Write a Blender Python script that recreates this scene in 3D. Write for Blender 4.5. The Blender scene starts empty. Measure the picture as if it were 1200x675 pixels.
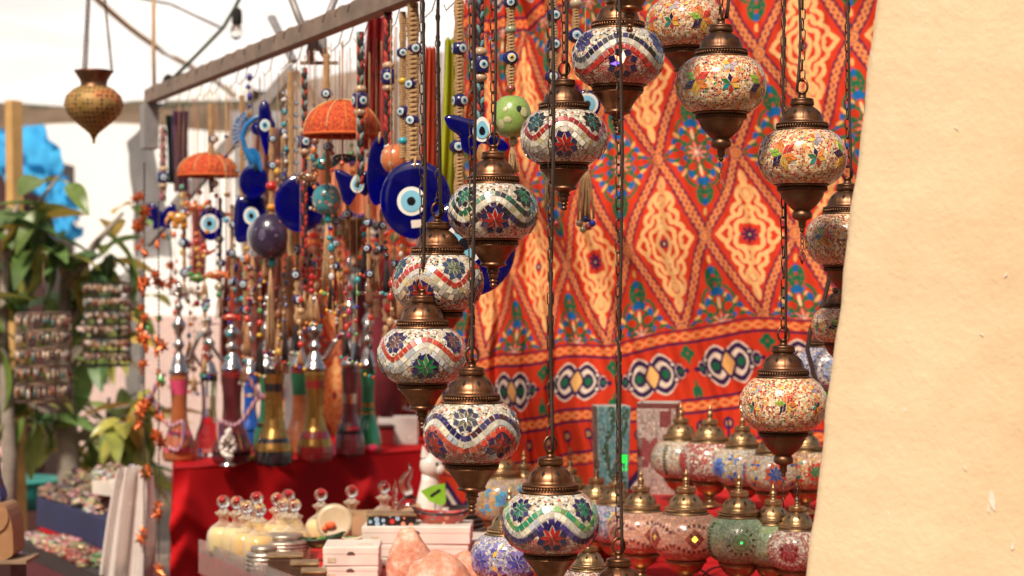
import bpy, math, random
import numpy as np
from mathutils import Vector, Matrix
random.seed(7)
rng = np.random.default_rng(7)
PI = math.pi
scene = bpy.context.scene
C = scene.collection
FPX = 2333.0; CAMZ = 1.5
def P(px, py, Y):
    return Vector(((px-600)/FPX*Y, Y, CAMZ+(337.5-py)/FPX*Y))
def h(s, k=1.0):
    r = [int(s[i:i+2], 16)/255 for i in (0, 2, 4)]
    return tuple((c/12.92 if c <= .04045 else ((c+.055)/1.055)**2.4)*k for c in r)

# ------------------------------------------------------------------ mesh building
class MB:
    def __init__(s): s.v=[]; s.f=[]; s.m=[]; s.c=[]; s.s=[]
    def add(s, vs, fs, mat=0, col=(1,1,1), smooth=True, M=None):
        b=len(s.v)
        if M is not None: vs=[M@Vector(p) for p in vs]
        s.v.extend([tuple(p) for p in vs])
        for f in fs:
            s.f.append(tuple(i+b for i in f)); s.m.append(mat); s.c.append(col); s.s.append(smooth)
        return s
    def box(s, lo, hi, mat=0, col=(1,1,1), M=None, bev=0.0):
        x0,y0,z0=lo; x1,y1,z1=hi
        if bev>0:
            b=bev; vs=[]; 
            for z in (z0,z0+b,z1-b,z1):
                e = b if z in (z0,z1) else 0
                xa,xb,ya,yb=x0+e,x1-e,y0+e,y1-e
                vs+= [(xa+b,ya,z),(xb-b,ya,z),(xb,ya+b,z),(xb,yb-b,z),(xb-b,yb,z),(xa+b,yb,z),(xa,yb-b,z),(xa,ya+b,z)]
            fs=[tuple(range(7,-1,-1)),tuple(range(24,32))]
            for k in range(3):
                for i in range(8):
                    j=(i+1)%8; fs.append((k*8+i,k*8+j,k*8+8+j,k*8+8+i))
            return s.add(vs,fs,mat,col,False,M)
        vs=[(x0,y0,z0),(x1,y0,z0),(x1,y1,z0),(x0,y1,z0),(x0,y0,z1),(x1,y0,z1),(x1,y1,z1),(x0,y1,z1)]
        fs=[(3,2,1,0),(4,5,6,7),(0,1,5,4),(1,2,6,5),(2,3,7,6),(3,0,4,7)]
        return s.add(vs,fs,mat,col,False,M)
    def lathe(s, prof, seg=32, mat=0, col=(1,1,1), M=None, mod=None, smooth=True):
        vs=[]; fs=[]
        n=len(prof)
        for r,z in prof:
            for i in range(seg):
                a=2*PI*i/seg; rr=r*(mod(a,z) if mod else 1)
                vs.append((rr*math.cos(a),rr*math.sin(a),z))
        for k in range(n-1):
            for i in range(seg):
                j=(i+1)%seg
                fs.append((k*seg+i,k*seg+j,(k+1)*seg+j,(k+1)*seg+i) if prof[k+1][1]>=prof[0][1] and prof[-1][1]>prof[0][1] else (k*seg+j,k*seg+i,(k+1)*seg+i,(k+1)*seg+j))
        return s.add(vs,fs,mat,col,smooth,M)
    def tube(s, pts, r, n=6, mat=0, col=(1,1,1), M=None, closed=False, caps=True):
        pts=[Vector(p) for p in pts]; N=len(pts)
        rs = r if isinstance(r,(list,tuple)) else [r]*N
        vs=[]; fs=[]
        up=None
        for i,p in enumerate(pts):
            if closed: t=(pts[(i+1)%N]-pts[i-1])
            else: t=(pts[min(i+1,N-1)]-pts[max(i-1,0)])
            if t.length<1e-9: t=Vector((0,0,1))
            t.normalize()
            if up is None:
                up=Vector((0,1,0)) if abs(t.y)<.9 else Vector((1,0,0))
            a=up-t*up.dot(t)
            if a.length<1e-6: a=t.orthogonal()
            a.normalize(); b=t.cross(a); up=a
            for k in range(n):
                w=2*PI*k/n
                vs.append(p+a*(math.cos(w)*rs[i])+b*(math.sin(w)*rs[i]))
        for i in range(N if closed else N-1):
            i2=(i+1)%N
            for k in range(n):
                k2=(k+1)%n
                fs.append((i*n+k,i*n+k2,i2*n+k2,i2*n+k))
        if caps and not closed:
            fs.append(tuple(range(n-1,-1,-1))); fs.append(tuple((N-1)*n+k for k in range(n)))
        return s.add(vs,fs,mat,col,True,M)
    def sphere(s, c, r, mat=0, col=(1,1,1), seg=14, rings=9, M=None, sc=(1,1,1)):
        prof=[(math.sin(PI*k/rings)*1.0+1e-5,-math.cos(PI*k/rings)) for k in range(rings+1)]
        T=Matrix.Translation(Vector(c))@Matrix.Diagonal((r*sc[0],r*sc[1],r*sc[2],1))
        if M is not None: T=M@T
        return s.lathe(prof,seg,mat,col,T)
    def poly(s, pts, mat=0, col=(1,1,1), M=None): return s.add(pts,[tuple(range(len(pts)))],mat,col,False,M)
    def prism(s, pts2, d0, d1, mat=0, col=(1,1,1), M=None, smooth=False):
        # outline in XZ, thickness along Y from d0 to d1
        n=len(pts2)
        vs=[(x,d0,z) for x,z in pts2]+[(x,d1,z) for x,z in pts2]
        fs=[tuple(range(n)),tuple(range(2*n-1,n-1,-1))]+[(i,(i+1)%n,n+(i+1)%n,n+i)[::-1] for i in range(n)]
        return s.add(vs,fs,mat,col,smooth,M)
    def disc(s, c, rx, rz, mat=0, col=(1,1,1), n=28, M=None, y=0.0, dome=0.0):
        # little domed disc facing -Y
        vs=[(c[0],c[1]-dome+y,c[2])]; fs=[]
        for q,fr in enumerate((.5,.85,1.0)):
            for i in range(n):
                a=2*PI*i/n; vs.append((c[0]+rx*fr*math.cos(a),c[1]+y-dome*(1-fr*fr),c[2]+rz*fr*math.sin(a)))
        for i in range(n):
            j=(i+1)%n; fs.append((0,1+i,1+j))
            for q in range(2): fs.append((1+q*n+i,1+(q+1)*n+i,1+(q+1)*n+j,1+q*n+j))
        return s.add(vs,fs,mat,col,True,M)
    def mesh(s, name, mats):
        me=bpy.data.meshes.new(name)
        me.from_pydata(s.v,[],s.f)
        for m in (mats if isinstance(mats,(list,tuple)) else [mats]): me.materials.append(m)
        me.polygons.foreach_set('material_index',s.m)
        me.polygons.foreach_set('use_smooth',s.s)
        if any(c!=(1,1,1) for c in s.c):
            at=me.color_attributes.new('Col','FLOAT_COLOR','CORNER')
            lt=np.array([len(f) for f in s.f]); cc=np.ones((len(s.c),4),dtype=np.float32); cc[:,:3]=np.array(s.c)[:,:3]
            at.data.foreach_set('color',np.repeat(cc,lt,axis=0).ravel())
        me.update()
        return me
    def obj(s, name, mats, parent=None, M=None):
        return link(name, s.mesh(name,mats), parent, M)
def link(name, me, parent=None, M=None):
    o=bpy.data.objects.new(name,me); C.objects.link(o)
    if parent is not None: o.parent=parent
    if M is not None: o.matrix_local=M if isinstance(M,Matrix) else Matrix.Translation(Vector(M))
    return o
def thing(name, label, cat, loc=(0,0,0), rz=0, group=None):
    o=bpy.data.objects.new(name,None); C.objects.link(o)
    o.empty_display_size=.05; o.location=loc; o.rotation_euler=(0,0,rz)
    return tag(o,label,cat,group)
def tag(o,label,cat,group=None):
    o['label']=label; o['category']=cat
    if group: o['group']=group
    return o
def struct(o): o['kind']='structure'; return o
def T(*a): return Matrix.Translation(Vector(a))
def Rx(a): return Matrix.Rotation(a,4,'X')
def Ry(a): return Matrix.Rotation(a,4,'Y')
def Rz(a): return Matrix.Rotation(a,4,'Z')
def S(x,y=None,z=None):
    if y is None: y=z=x
    return Matrix.Diagonal((x,y,z,1))

# ------------------------------------------------------------------ materials
def newmat(name):
    m=bpy.data.materials.new(name); m.use_nodes=True
    nt=m.node_tree; b=nt.nodes['Principled BSDF']
    return m,nt,b
def N(nt,t,**kw):
    n=nt.nodes.new(t)
    for k,v in kw.items():
        if k in n.inputs: n.inputs[k].default_value=v
        else: setattr(n,k,v)
    return n
def setp(b,**kw):
    for k,v in kw.items():
        k=k.replace('_',' ')
        if k=='Base Color': v=(*v[:3],1)
        b.inputs[k].default_value=v
def ramp(nt,stops,interp='LINEAR'):
    r=nt.nodes.new('ShaderNodeValToRGB'); cr=r.color_ramp; cr.interpolation=interp
    while len(cr.elements)<len(stops): cr.elements.new(.5)
    for e,(p,c) in zip(cr.elements,stops): e.position=p; e.color=(*c[:3],1)
    return r
def mat(name, col, rough=.6, metal=0, var=.25, scale=40, bump=.1, bscale=None, coat=0, attr=False, trans=0, sheen=0, sub=0, **kw):
    """general material: base colour broken up by noise, noise bump"""
    m,nt,b=newmat(name); L=nt.links
    setp(b,Roughness=rough,Metallic=metal)
    if coat: setp(b,Coat_Weight=coat,Coat_Roughness=.08)
    if trans: setp(b,Transmission_Weight=trans)
    if sheen: setp(b,Sheen_Weight=sheen)
    for k,v in kw.items(): setp(b,**{k:v})
    tc=N(nt,'ShaderNodeTexCoord')
    no=N(nt,'ShaderNodeTexNoise',Scale=scale,Detail=5.0); L.new(tc.outputs['Object'],no.inputs['Vector'])
    r=ramp(nt,[(.25,(1-var,)*3),(.75,(1+var*.5,)*3)]); L.new(no.outputs['Fac'],r.inputs[0])
    mx=N(nt,'ShaderNodeMix',data_type='RGBA',blend_type='MULTIPLY'); mx.inputs['Factor'].default_value=1
    if attr:
        a=N(nt,'ShaderNodeVertexColor',layer_name='Col'); L.new(a.outputs['Color'],mx.inputs[6])
    else: mx.inputs[6].default_value=(*col[:3],1)
    L.new(r.outputs[0],mx.inputs[7]); L.new(mx.outputs[2],b.inputs['Base Color'])
    r2=N(nt,'ShaderNodeMapRange'); r2.inputs[3].default_value=max(rough-.12,.02); r2.inputs[4].default_value=min(rough+.15,1)
    L.new(no.outputs['Fac'],r2.inputs[0]); L.new(r2.outputs[0],b.inputs['Roughness'])
    if bump:
        n2=N(nt,'ShaderNodeTexNoise',Scale=bscale or scale*2.5,Detail=4.0); L.new(tc.outputs['Object'],n2.inputs['Vector'])
        bp=N(nt,'ShaderNodeBump',Strength=bump,Distance=.003); L.new(n2.outputs['Fac'],bp.inputs['Height']); L.new(bp.outputs[0],b.inputs['Normal'])
    return m
def brass(name,c1,c2,rough=.36):
    m,nt,b=newmat(name); L=nt.links
    tc=N(nt,'ShaderNodeTexCoord'); oi=N(nt,'ShaderNodeObjectInfo')
    ad=N(nt,'ShaderNodeVectorMath',operation='ADD'); L.new(tc.outputs['Object'],ad.inputs[0]); L.new(oi.outputs['Random'],ad.inputs[1])
    no=N(nt,'ShaderNodeTexNoise',Scale=38.0,Detail=7.0,Roughness=.65); L.new(ad.outputs[0],no.inputs['Vector'])
    r=ramp(nt,[(.32,c1),(.62,c2)]); L.new(no.outputs['Fac'],r.inputs[0])
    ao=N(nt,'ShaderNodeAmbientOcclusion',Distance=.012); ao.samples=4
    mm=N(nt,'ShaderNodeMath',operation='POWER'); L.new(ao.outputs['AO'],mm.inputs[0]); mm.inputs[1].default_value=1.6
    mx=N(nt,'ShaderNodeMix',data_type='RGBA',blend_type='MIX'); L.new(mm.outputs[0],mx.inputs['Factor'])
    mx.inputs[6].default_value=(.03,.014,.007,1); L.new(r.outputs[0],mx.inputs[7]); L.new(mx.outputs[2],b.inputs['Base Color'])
    setp(b,Metallic=.9,Roughness=rough)
    r2=N(nt,'ShaderNodeMapRange'); r2.inputs[3].default_value=rough-.1; r2.inputs[4].default_value=rough+.22; L.new(no.outputs['Fac'],r2.inputs[0]); L.new(r2.outputs[0],b.inputs['Roughness'])
    n2=N(nt,'ShaderNodeTexNoise',Scale=260.0,Detail=3.0); L.new(tc.outputs['Object'],n2.inputs['Vector'])
    bp=N(nt,'ShaderNodeBump',Strength=.12,Distance=.001); L.new(n2.outputs['Fac'],bp.inputs['Height']); L.new(bp.outputs[0],b.inputs['Normal'])
    return m
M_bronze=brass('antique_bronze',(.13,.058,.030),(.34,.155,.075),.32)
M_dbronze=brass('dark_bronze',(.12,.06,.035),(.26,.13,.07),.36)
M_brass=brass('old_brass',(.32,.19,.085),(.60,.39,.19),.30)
M_hole=mat('dark_opening',(.012,.008,.006),.9,var=.1)
M_chain=brass('chain_metal',(.10,.065,.045),(.24,.15,.10),.42)
M_cord=mat('brown_cord',(.055,.032,.022),.45,scale=200)
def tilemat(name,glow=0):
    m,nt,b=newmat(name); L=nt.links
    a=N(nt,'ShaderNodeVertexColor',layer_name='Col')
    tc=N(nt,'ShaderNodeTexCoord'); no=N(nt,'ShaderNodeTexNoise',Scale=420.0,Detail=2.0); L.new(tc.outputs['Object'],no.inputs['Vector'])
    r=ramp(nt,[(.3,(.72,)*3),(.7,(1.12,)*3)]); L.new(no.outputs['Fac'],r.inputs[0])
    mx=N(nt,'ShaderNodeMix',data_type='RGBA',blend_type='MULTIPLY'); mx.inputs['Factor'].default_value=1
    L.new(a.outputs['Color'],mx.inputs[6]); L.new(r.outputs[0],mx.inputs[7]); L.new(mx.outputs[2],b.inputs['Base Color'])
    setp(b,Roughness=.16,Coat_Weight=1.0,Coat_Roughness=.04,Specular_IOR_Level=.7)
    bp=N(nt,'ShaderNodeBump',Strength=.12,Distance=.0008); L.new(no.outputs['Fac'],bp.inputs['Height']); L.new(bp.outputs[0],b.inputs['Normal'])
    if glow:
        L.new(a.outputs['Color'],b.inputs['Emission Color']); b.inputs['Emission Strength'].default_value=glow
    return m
M_tile=tilemat('glass_tile'); M_lit=tilemat('lit_glass_tile',3.5)  # glow is put into the tiles; no bulb shows through the opaque globes
def beadmat(name,palA,palB,size=.0031,grout=(.74,.64,.50)):
    m,nt,b=newmat(name); L=nt.links
    tc=N(nt,'ShaderNodeTexCoord')
    vo=N(nt,'ShaderNodeTexVoronoi',Scale=1/size,Randomness=.9); L.new(tc.outputs['Object'],vo.inputs['Vector'])
    ve=N(nt,'ShaderNodeTexVoronoi',Scale=1/size,Randomness=.9,feature='DISTANCE_TO_EDGE'); L.new(tc.outputs['Object'],ve.inputs['Vector'])
    sp=N(nt,'ShaderNodeSeparateColor'); L.new(vo.outputs['Color'],sp.inputs[0])
    def pr(p):
        st=[]; acc=0; tot=sum(w for w,_ in p)
        for w,c in p: st.append((acc/tot,c)); acc+=w
        r=ramp(nt,st,'CONSTANT'); L.new(sp.outputs[0],r.inputs[0]); return r
    ra=pr(palA); rb=pr(palB)
    a=N(nt,'ShaderNodeVertexColor',layer_name='Col'); s2=N(nt,'ShaderNodeSeparateColor'); L.new(a.outputs['Color'],s2.inputs[0])
    st=N(nt,'ShaderNodeMath',operation='GREATER_THAN'); L.new(s2.outputs[0],st.inputs[0]); st.inputs[1].default_value=.5
    mx=N(nt,'ShaderNodeMix',data_type='RGBA'); L.new(st.outputs[0],mx.inputs['Factor']); L.new(ra.outputs[0],mx.inputs[6]); L.new(rb.outputs[0],mx.inputs[7])
    vr=ramp(nt,[(0,(.45,)*3),(1,(1.3,)*3)]); L.new(sp.outputs[1],vr.inputs[0])
    m1=N(nt,'ShaderNodeMix',data_type='RGBA',blend_type='MULTIPLY'); m1.inputs['Factor'].default_value=1; L.new(mx.outputs[2],m1.inputs[6]); L.new(vr.outputs[0],m1.inputs[7])
    ed=N(nt,'ShaderNodeMapRange'); ed.inputs[1].default_value=.02; ed.inputs[2].default_value=.09; L.new(ve.outputs['Distance'],ed.inputs[0])
    g=N(nt,'ShaderNodeMix',data_type='RGBA'); L.new(ed.outputs[0],g.inputs['Factor']); g.inputs[6].default_value=(*grout,1); L.new(m1.outputs[2],g.inputs[7])
    gt=N(nt,'ShaderNodeMath',operation='GREATER_THAN'); L.new(s2.outputs[1],gt.inputs[0]); gt.inputs[1].default_value=.5
    g2=N(nt,'ShaderNodeMix',data_type='RGBA'); L.new(gt.outputs[0],g2.inputs['Factor']); L.new(g.outputs[2],g2.inputs[6]); g2.inputs[7].default_value=(*[q*.85 for q in grout],1)
    L.new(g2.outputs[2],b.inputs['Base Color'])
    hh=N(nt,'ShaderNodeMath',operation='MULTIPLY_ADD'); L.new(ed.outputs[0],hh.inputs[0]); hh.inputs[1].default_value=1.0; L.new(sp.outputs[2],hh.inputs[2])
    bp=N(nt,'ShaderNodeBump',Strength=.55,Distance=.0009); L.new(hh.outputs[0],bp.inputs['Height']); L.new(bp.outputs[0],b.inputs['Normal'])
    setp(b,Roughness=.18,Coat_Weight=.6,Coat_Roughness=.06)
    return m
W1=(.86,.79,.64); W2=(.74,.70,.60); SIL=(.50,.49,.45); RD=(.62,.045,.03); DR=(.30,.015,.02); GR=(.03,.22,.08); NV=(.025,.018,.09); BL=(.03,.09,.50)
OR=(.78,.22,.04); YE=(.80,.48,.06); PK=(.75,.35,.30); TL=(.02,.33,.34); BK=(.02,.02,.025); GD=(.55,.38,.14); CO=(.72,.33,.20); LG=(.30,.48,.16)
silver=[(5,W1),(2,W2),(2,SIL),(1.3,BK),(1.6,GD),(.9,(.1,.15,.2)),(1,RD)]
redw=[(7,RD),(2,W1),(2,(.7,.2,.15)),(2,DR)]
multi=[(3,W1),(2,RD),(1,BK),(1,OR),(.8,GR),(.6,BL),(1,GD),(.6,YE),(1,DR)]
jewel=[(6,(.88,.74,.50)),(3,(.85,.62,.36)),(4.6,OR),(4,RD),(1.6,YE),(.9,NV),(.6,GR),(1.6,DR)]
B_silred=beadmat('beads_silver_red',silver,redw)
B_silmul=beadmat('beads_silver_multi',silver,multi)
B_sil=beadmat('beads_silver',silver,silver)
B_silpink=beadmat('beads_silver_pink',silver,[(5,W1),(3,RD),(2,(.75,.5,.45)),(1,DR)])
B_jewel=beadmat('beads_jewel',jewel,jewel,.0032,(.84,.68,.44))
B_coral=beadmat('beads_coral',[(6,CO),(3,(.75,.45,.3)),(1,W1)],[(5,(.45,.2,.12)),(3,CO)],.0026,(.6,.42,.3))
B_green=beadmat('beads_green',[(5,(.25,.42,.22)),(3,(.12,.3,.12)),(2,(.5,.6,.4))],[(5,LG),(3,(.4,.5,.2))],.0026,(.5,.5,.38))
B_pale=beadmat('beads_pale',[(5,(.70,.58,.36)),(3,W1),(1,OR),(1,(.3,.4,.5)),(1,(.2,.3,.25))],[(5,(.35,.03,.03)),(2,W1),(2,RD)],.003)
B_blue=beadmat('beads_blue',[(4,(.10,.13,.42)),(3,(.35,.4,.6)),(2,(.5,.4,.4)),(1,W1),(1,NV)],[(4,(.4,.55,.7)),(3,W1),(2,(.2,.3,.6))],.003)
B_gold=beadmat('beads_gold',[(4,(.55,.38,.12)),(3,YE),(2,(.3,.45,.45)),(2,(.4,.2,.4))],[(4,(.1,.1,.4)),(3,YE)],.0032)

# ------------------------------------------------------------------ lantern
RG=.065
def globe_r(s):
    """s = height coordinate -1..1 along the meridian -> (r, z) in globe radii"""
    a=s*1.02
    ca=math.cos(a); sa=math.sin(a)
    return (abs(ca)**.66*1.0, math.copysign(abs(sa)**1.0*.70,sa))
# arc length table
_ss=np.linspace(-1,1,401); _rz=np.array([globe_r(s) for s in _ss])
_al=np.concatenate([[0],np.cumsum(np.hypot(*(np.diff(_rz,axis=0).T)))]); _al-=_al[200]
AMAX=_al[-1]
def gpt(th,al,off=0.0):
    r=float(np.interp(al,_al,_rz[:,0])); z=float(np.interp(al,_al,_rz[:,1]))
    e=.01; r2=float(np.interp(al+e,_al,_rz[:,0])); z2=float(np.interp(al+e,_al,_rz[:,1])); r1=float(np.interp(al-e,_al,_rz[:,0])); z1=float(np.interp(al-e,_al,_rz[:,1]))
    tr,tz=r2-r1,z2-z1; l=math.hypot(tr,tz) or 1; nr,nz=tz/l,-tr/l
    r+=nr*off; z+=nz*off
    return (r*math.cos(th),r*math.sin(th),z), r
def grad(al): return float(np.interp(al,_al,_rz[:,0]))
class Globe:
    """th=0 is the front design axis. All lengths in globe radii."""
    def __init__(s): s.t=[]; s.flowers=[]; s.zone=None; s.band=None
    def tile(s,th0,al0,pts,col,mat=1,var=.25,frame=None):
        s.t.append((th0,al0,pts,col,mat,var))
    def build(s,name,bead):
        mb=MB(); seg=120; rows=44
        vs=[];cols=[]
        for k in range(rows+1):
            al=-AMAX+2*AMAX*k/rows
            for i in range(seg):
                vs.append(gpt(2*PI*i/seg,al)[0])
        for k in range(rows):
            al=-AMAX+2*AMAX*(k+.5)/rows
            for i in range(seg):
                th=2*PI*(i+.5)/seg; j=(i+1)%seg
                z=s.zone(th,al) if s.zone else 0; g=s.band(th,al) if s.band else 0
                for (ft,fa,fr) in s.flowers:
                    d=(th-ft+PI)%(2*PI)-PI
                    if math.hypot(d*grad(al),al-fa)<fr: g=1
                mb.add([],[],0)
                mb.f.append((k*seg+i,k*seg+j,(k+1)*seg+j,(k+1)*seg+i)); mb.m.append(0); mb.c.append((float(z),float(g),0.001)); mb.s.append(True)
        mb.v=[tuple(x*RG for x in p) for p in vs]
        rr=random.Random(5)
        for th0,al0,pts,col,mt,var in s.t:
            cx=sum(p[0] for p in pts)/len(pts); cy=sum(p[1] for p in pts)/len(pts)
            k=1+rr.uniform(-var,var); c=tuple(min(x*k,.95) for x in col)
            ta,tb=rr.uniform(-.10,.10),rr.uniform(-.10,.10)
            up=[];lo=[]
            for a,b in pts:
                al=al0+b; al=max(-AMAX,min(AMAX,al)); r=grad(al)
                th=th0+a/max(r,.3)
                o=.016+ta*(a-cx)+tb*(b-cy)
                up.append(tuple(x*RG for x in gpt(th,al,o)[0])); lo.append(tuple(x*RG for x in gpt(th,al,-.01)[0]))
            n=len(pts)
            mb.add(up+lo,[tuple(range(n))]+[(i,n+i,n+(i+1)%n,(i+1)%n) for i in range(n)],mt,c,False)
        return mb.mesh(name,[bead,M_tile,M_lit])
def shrink(pts,g):
    cx=sum(p[0] for p in pts)/len(pts); cy=sum(p[1] for p in pts)/len(pts)
    out=[]
    for p in pts:
        d=math.hypot(p[0]-cx,p[1]-cy); k=max(0,(d-g)/d) if d>0 else 0
        out.append((cx+(p[0]-cx)*k,cy+(p[1]-cy)*k))
    return out
def pol(r,a): return (r*math.cos(a),r*math.sin(a))
def star8(G,th,al,L,inner,outer,rot=0,lit=None,k=8):
    w=PI/k
    tip=2*L*math.cos(w)
    for i in range(k):
        a=rot+2*w*i
        q=[(0,0),pol(L,a-w),pol(tip,a),pol(L,a+w)]
        m=1; c=inner
        if lit and i in lit: m,c=2,lit[i]
        G.tile(th,al,shrink(q,.012),c,m)
        e=pol(L,a+w); t1=pol(tip,a); t2=pol(tip,a+2*w)
        far=(t1[0]+t2[0]-e[0],t1[1]+t2[1]-e[1])
        G.tile(th,al,shrink([e,t2,far,t1][::-1],.012),outer)
    G.flowers.append((th,al,L*1.75))
def rhombi(G,th,al,L,cols,rot=0,split=False,k=6):
    w=PI/k
    for i in range(k):
        a=rot+2*w*i; c=cols[i%len(cols)]
        u=pol(L,a-w*.95); v=pol(L,a+w*.95)
        if split:
            for p in (0,.5):
                for q in (0,.5):
                    f=lambda s,t:(u[0]*s+v[0]*t,u[1]*s+v[1]*t)
                    G.tile(th,al,shrink([f(p,q),f(p+.5,q),f(p+.5,q+.5),f(p,q+.5)],.011),c)
        else: G.tile(th,al,shrink([(0,0),u,(u[0]+v[0],u[1]+v[1]),v],.012),c)
    G.flowers.append((th,al,L*.9))
def wave_design(top,mid,bot,fl_in,fl_out,ft_in,ft_out,phase=0,n=4,A=.225,ctr=.02,lit=None,size=.124):
    G=Globe(); rr=random.Random(hash((top[0],n,phase))%999 if False else 3)
    cen=lambda th: ctr+A*math.cos(n*(th-phase))
    G.zone=lambda th,al: 1 if al<cen(th) else 0
    G.band=lambda th,al: 1 if abs(al-cen(th))<.20 else 0
    for off,cols,sz in ((.135,top,size),(.0,mid,.12),(-.135,bot,size)):
        acc=0; last=None; M=1400; nxt=0
        for i in range(M+1):
            th=2*PI*i/M; c=cen(th); r=grad(c); sl=-A*n*math.sin(n*(th-phase)); 
            tx,ty=r,sl; l=math.hypot(tx,ty); nx,ny=-ty/l,tx/l
            al=c+ny*off; tt=th+nx*off/r
            p=(tt,al)
            if last is not None:
                acc+=math.hypot((p[0]-last[0])*grad(al),p[1]-last[1])
            last=p
            if acc>=nxt and i<M-4:
                step=size*1.04; nxt+=step
                ux,uy=tx/l,ty/l; hx=size*.44; hy=sz*.45
                q=[(-ux*hx-nx*hy,-uy*hx-ny*hy),(ux*hx-nx*hy,uy*hx-ny*hy),(ux*hx+nx*hy,uy*hx+ny*hy),(-ux*hx+nx*hy,-uy*hx+ny*hy)]
                G.tile(tt,al,q,rr.choice(cols))
    for k in range(n):
        th=phase+2*PI*k/n
        star8(G,th,ctr-.25,.148,fl_in,fl_out,PI/8*0,lit if k==0 else None)
        star8(G,th+PI/n,ctr+.31,.122,ft_in,ft_out)
    return G
def jewel_design(phase=0,size=.215,second=True,k=4,cols=None,al=.0):
    G=Globe(); rr=random.Random(int(phase*10)+2)
    cs=cols or [RD,OR,(.25,.45,.05),NV,YE,OR]
    for i in range(k):
        th=phase+2*PI*i/k
        rhombi(G,th,al+rr.uniform(-.06,.06),size,cs[i%3:]+cs[:i%3],rr.uniform(0,1),True)
        rhombi(G,th+PI/k,al-.05,size*.62,[OR,NV,GR,TL,RD,YE],rr.uniform(0,1))
        rhombi(G,th+PI/k,al+.38,size*.55,[(.5,.4,.5),OR,YE,(.3,.35,.4)],rr.uniform(0,1),k=5)
    return G
def diamond_design(a,b,c,lit=None,n=5):
    G=Globe()
    G.zone=lambda th,al: 1 if abs(al)>.42 else 0
    for k in range(n):
        th=2*PI*k/n
        for du,dv,col in ((0,.0,c),(-.19,0,a),(.19,0,a),(0,.19,a),(0,-.19,a),(-.10,.10,b),(.10,.10,b),(-.10,-.10,b),(.10,-.10,b)):
            q=[(du-.085,dv),(du,dv-.09),(du+.085,dv),(du,dv+.09)]
            lt=lit is not None and k==0 and du==0 and dv==0
            G.tile(th,0,shrink(q,.004),lit if lt else col,2 if lt else 1)
        for i in range(9):
            t=(i-4)/4; x=t*PI/n*.95
            for sg in (1,-1):
                y=sg*(.38-.20*abs(t)**1.5)
                q=[(x*.95-.042,y-.045),(x*.95+.042,y-.045),(x*.95+.042,y+.045),(x*.95-.042,y+.045)]
                G.tile(th,0,q,b)
    return G
def round_design(cols,petal,cen,n=3,lit=None):
    G=Globe()
    for k in range(n):
        th=2*PI*k/n
        for ri,(rad,m) in enumerate(((.05,6),(.11,12),(.17,18),(.23,24))):
            for i in range(m):
                a0=2*PI*i/m; a1=a0+2*PI/m*.86
                q=[pol(rad-.022,a0),pol(rad+.022,a0),pol(rad+.022,a1),pol(rad-.022,a1)][::-1]
                G.tile(th,0,q,cols[ri%len(cols)])
        G.tile(th,0,[pol(.035,i*PI/3) for i in range(6)],cen,2 if lit and k==0 else 1)
        for i in range(14):
            a=2*PI*(i+.5)/14
            q=[pol(.28,a-.13),pol(.40,a),pol(.28,a+.13)]; q=[pol(.27,a),pol(.34,a-.13),pol(.44,a),pol(.34,a+.13)]
            G.tile(th,0,shrink(q,.01),petal)
        G.flowers.append((th,0,.27))
        for sg in (1,-1):
            for i in range(7):
                x=PI/n*1.0; y=sg*(.1*i-.0)
                if abs(y)<.6:
                    G.tile(th+PI/n,0,[(-.05,y-.03),(.05,y-.03),(.05,y+.03),(-.05,y+.03)],petal)
    return G
def burst_design(c1,c2,c3,n=4):
    G=Globe()
    for k in range(n):
        th=2*PI*k/n
        star8(G,th,0,.14,c1,c2); 
        for i in range(18):
            a=2*PI*i/18; r=.46
            G.tile(th,0,shrink([pol(.40,a-.12),pol(.50,a-.12),pol(.50,a+.12),pol(.40,a+.12)],.012),c3)
    return G
_mc={}
def cached(key,fn):
    if key not in _mc: _mc[key]=fn()
    return _mc[key]
def sc(prof,k=RG): return [(r*k,z*k) for r,z in prof]
CAP=[(.50,.56),(.60,.585),(.615,.61),(.60,.64),(.565,.655),(.555,.70),(.565,.745),(.585,.755),(.585,.775),(.555,.79),(.50,.805),(.475,.83),(.468,.87),(.455,.92),(.43,.975),(.39,1.03),(.34,1.08),(.285,1.125),(.245,1.15),(.235,1.165),(.262,1.18),(.272,1.205),(.268,1.25),(.255,1.29),(.262,1.30),(.25,1.325),(.20,1.34),(.12,1.35),(.088,1.365),(.085,1.44),(.095,1.45),(.095,1.475),(.06,1.49),(.001,1.49)]
CUPA=[(.001,-1.70),(.05,-1.69),(.075,-1.665),(.078,-1.63),(.05,-1.60),(.05,-1.585),(.085,-1.565),(.09,-1.54),(.06,-1.515),(.062,-1.50),(.10,-1.485),(.105,-1.40),(.09,-1.375),(.14,-1.36),(.15,-1.335),(.125,-1.315),(.13,-1.27),(.20,-1.235),(.275,-1.215),(.30,-1.195),(.30,-1.165),(.275,-1.145),(.285,-1.12),(.35,-1.02),(.43,-.91),(.50,-.82),(.535,-.785),(.555,-.77),(.555,-.75),(.535,-.735),(.53,-.70),(.535,-.655),(.575,-.645),(.60,-.625),(.60,-.60),(.57,-.585),(.50,-.56)]
CUPB=[(.001,-1.68),(.04,-1.67),(.06,-1.64),(.045,-1.61),(.05,-1.58),(.08,-1.56),(.085,-1.43),(.10,-1.41),(.17,-1.385),(.215,-1.35),(.225,-1.29),(.22,-1.24),(.195,-1.21),(.185,-1.19),(.215,-1.17),(.27,-1.12),(.36,-1.03),(.43,-.94),(.475,-.85),(.49,-.79),(.53,-.765),(.545,-.745),(.53,-.73),(.53,-.69),(.54,-.655),(.575,-.645),(.60,-.625),(.60,-.60),(.57,-.585),(.50,-.56)]
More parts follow.
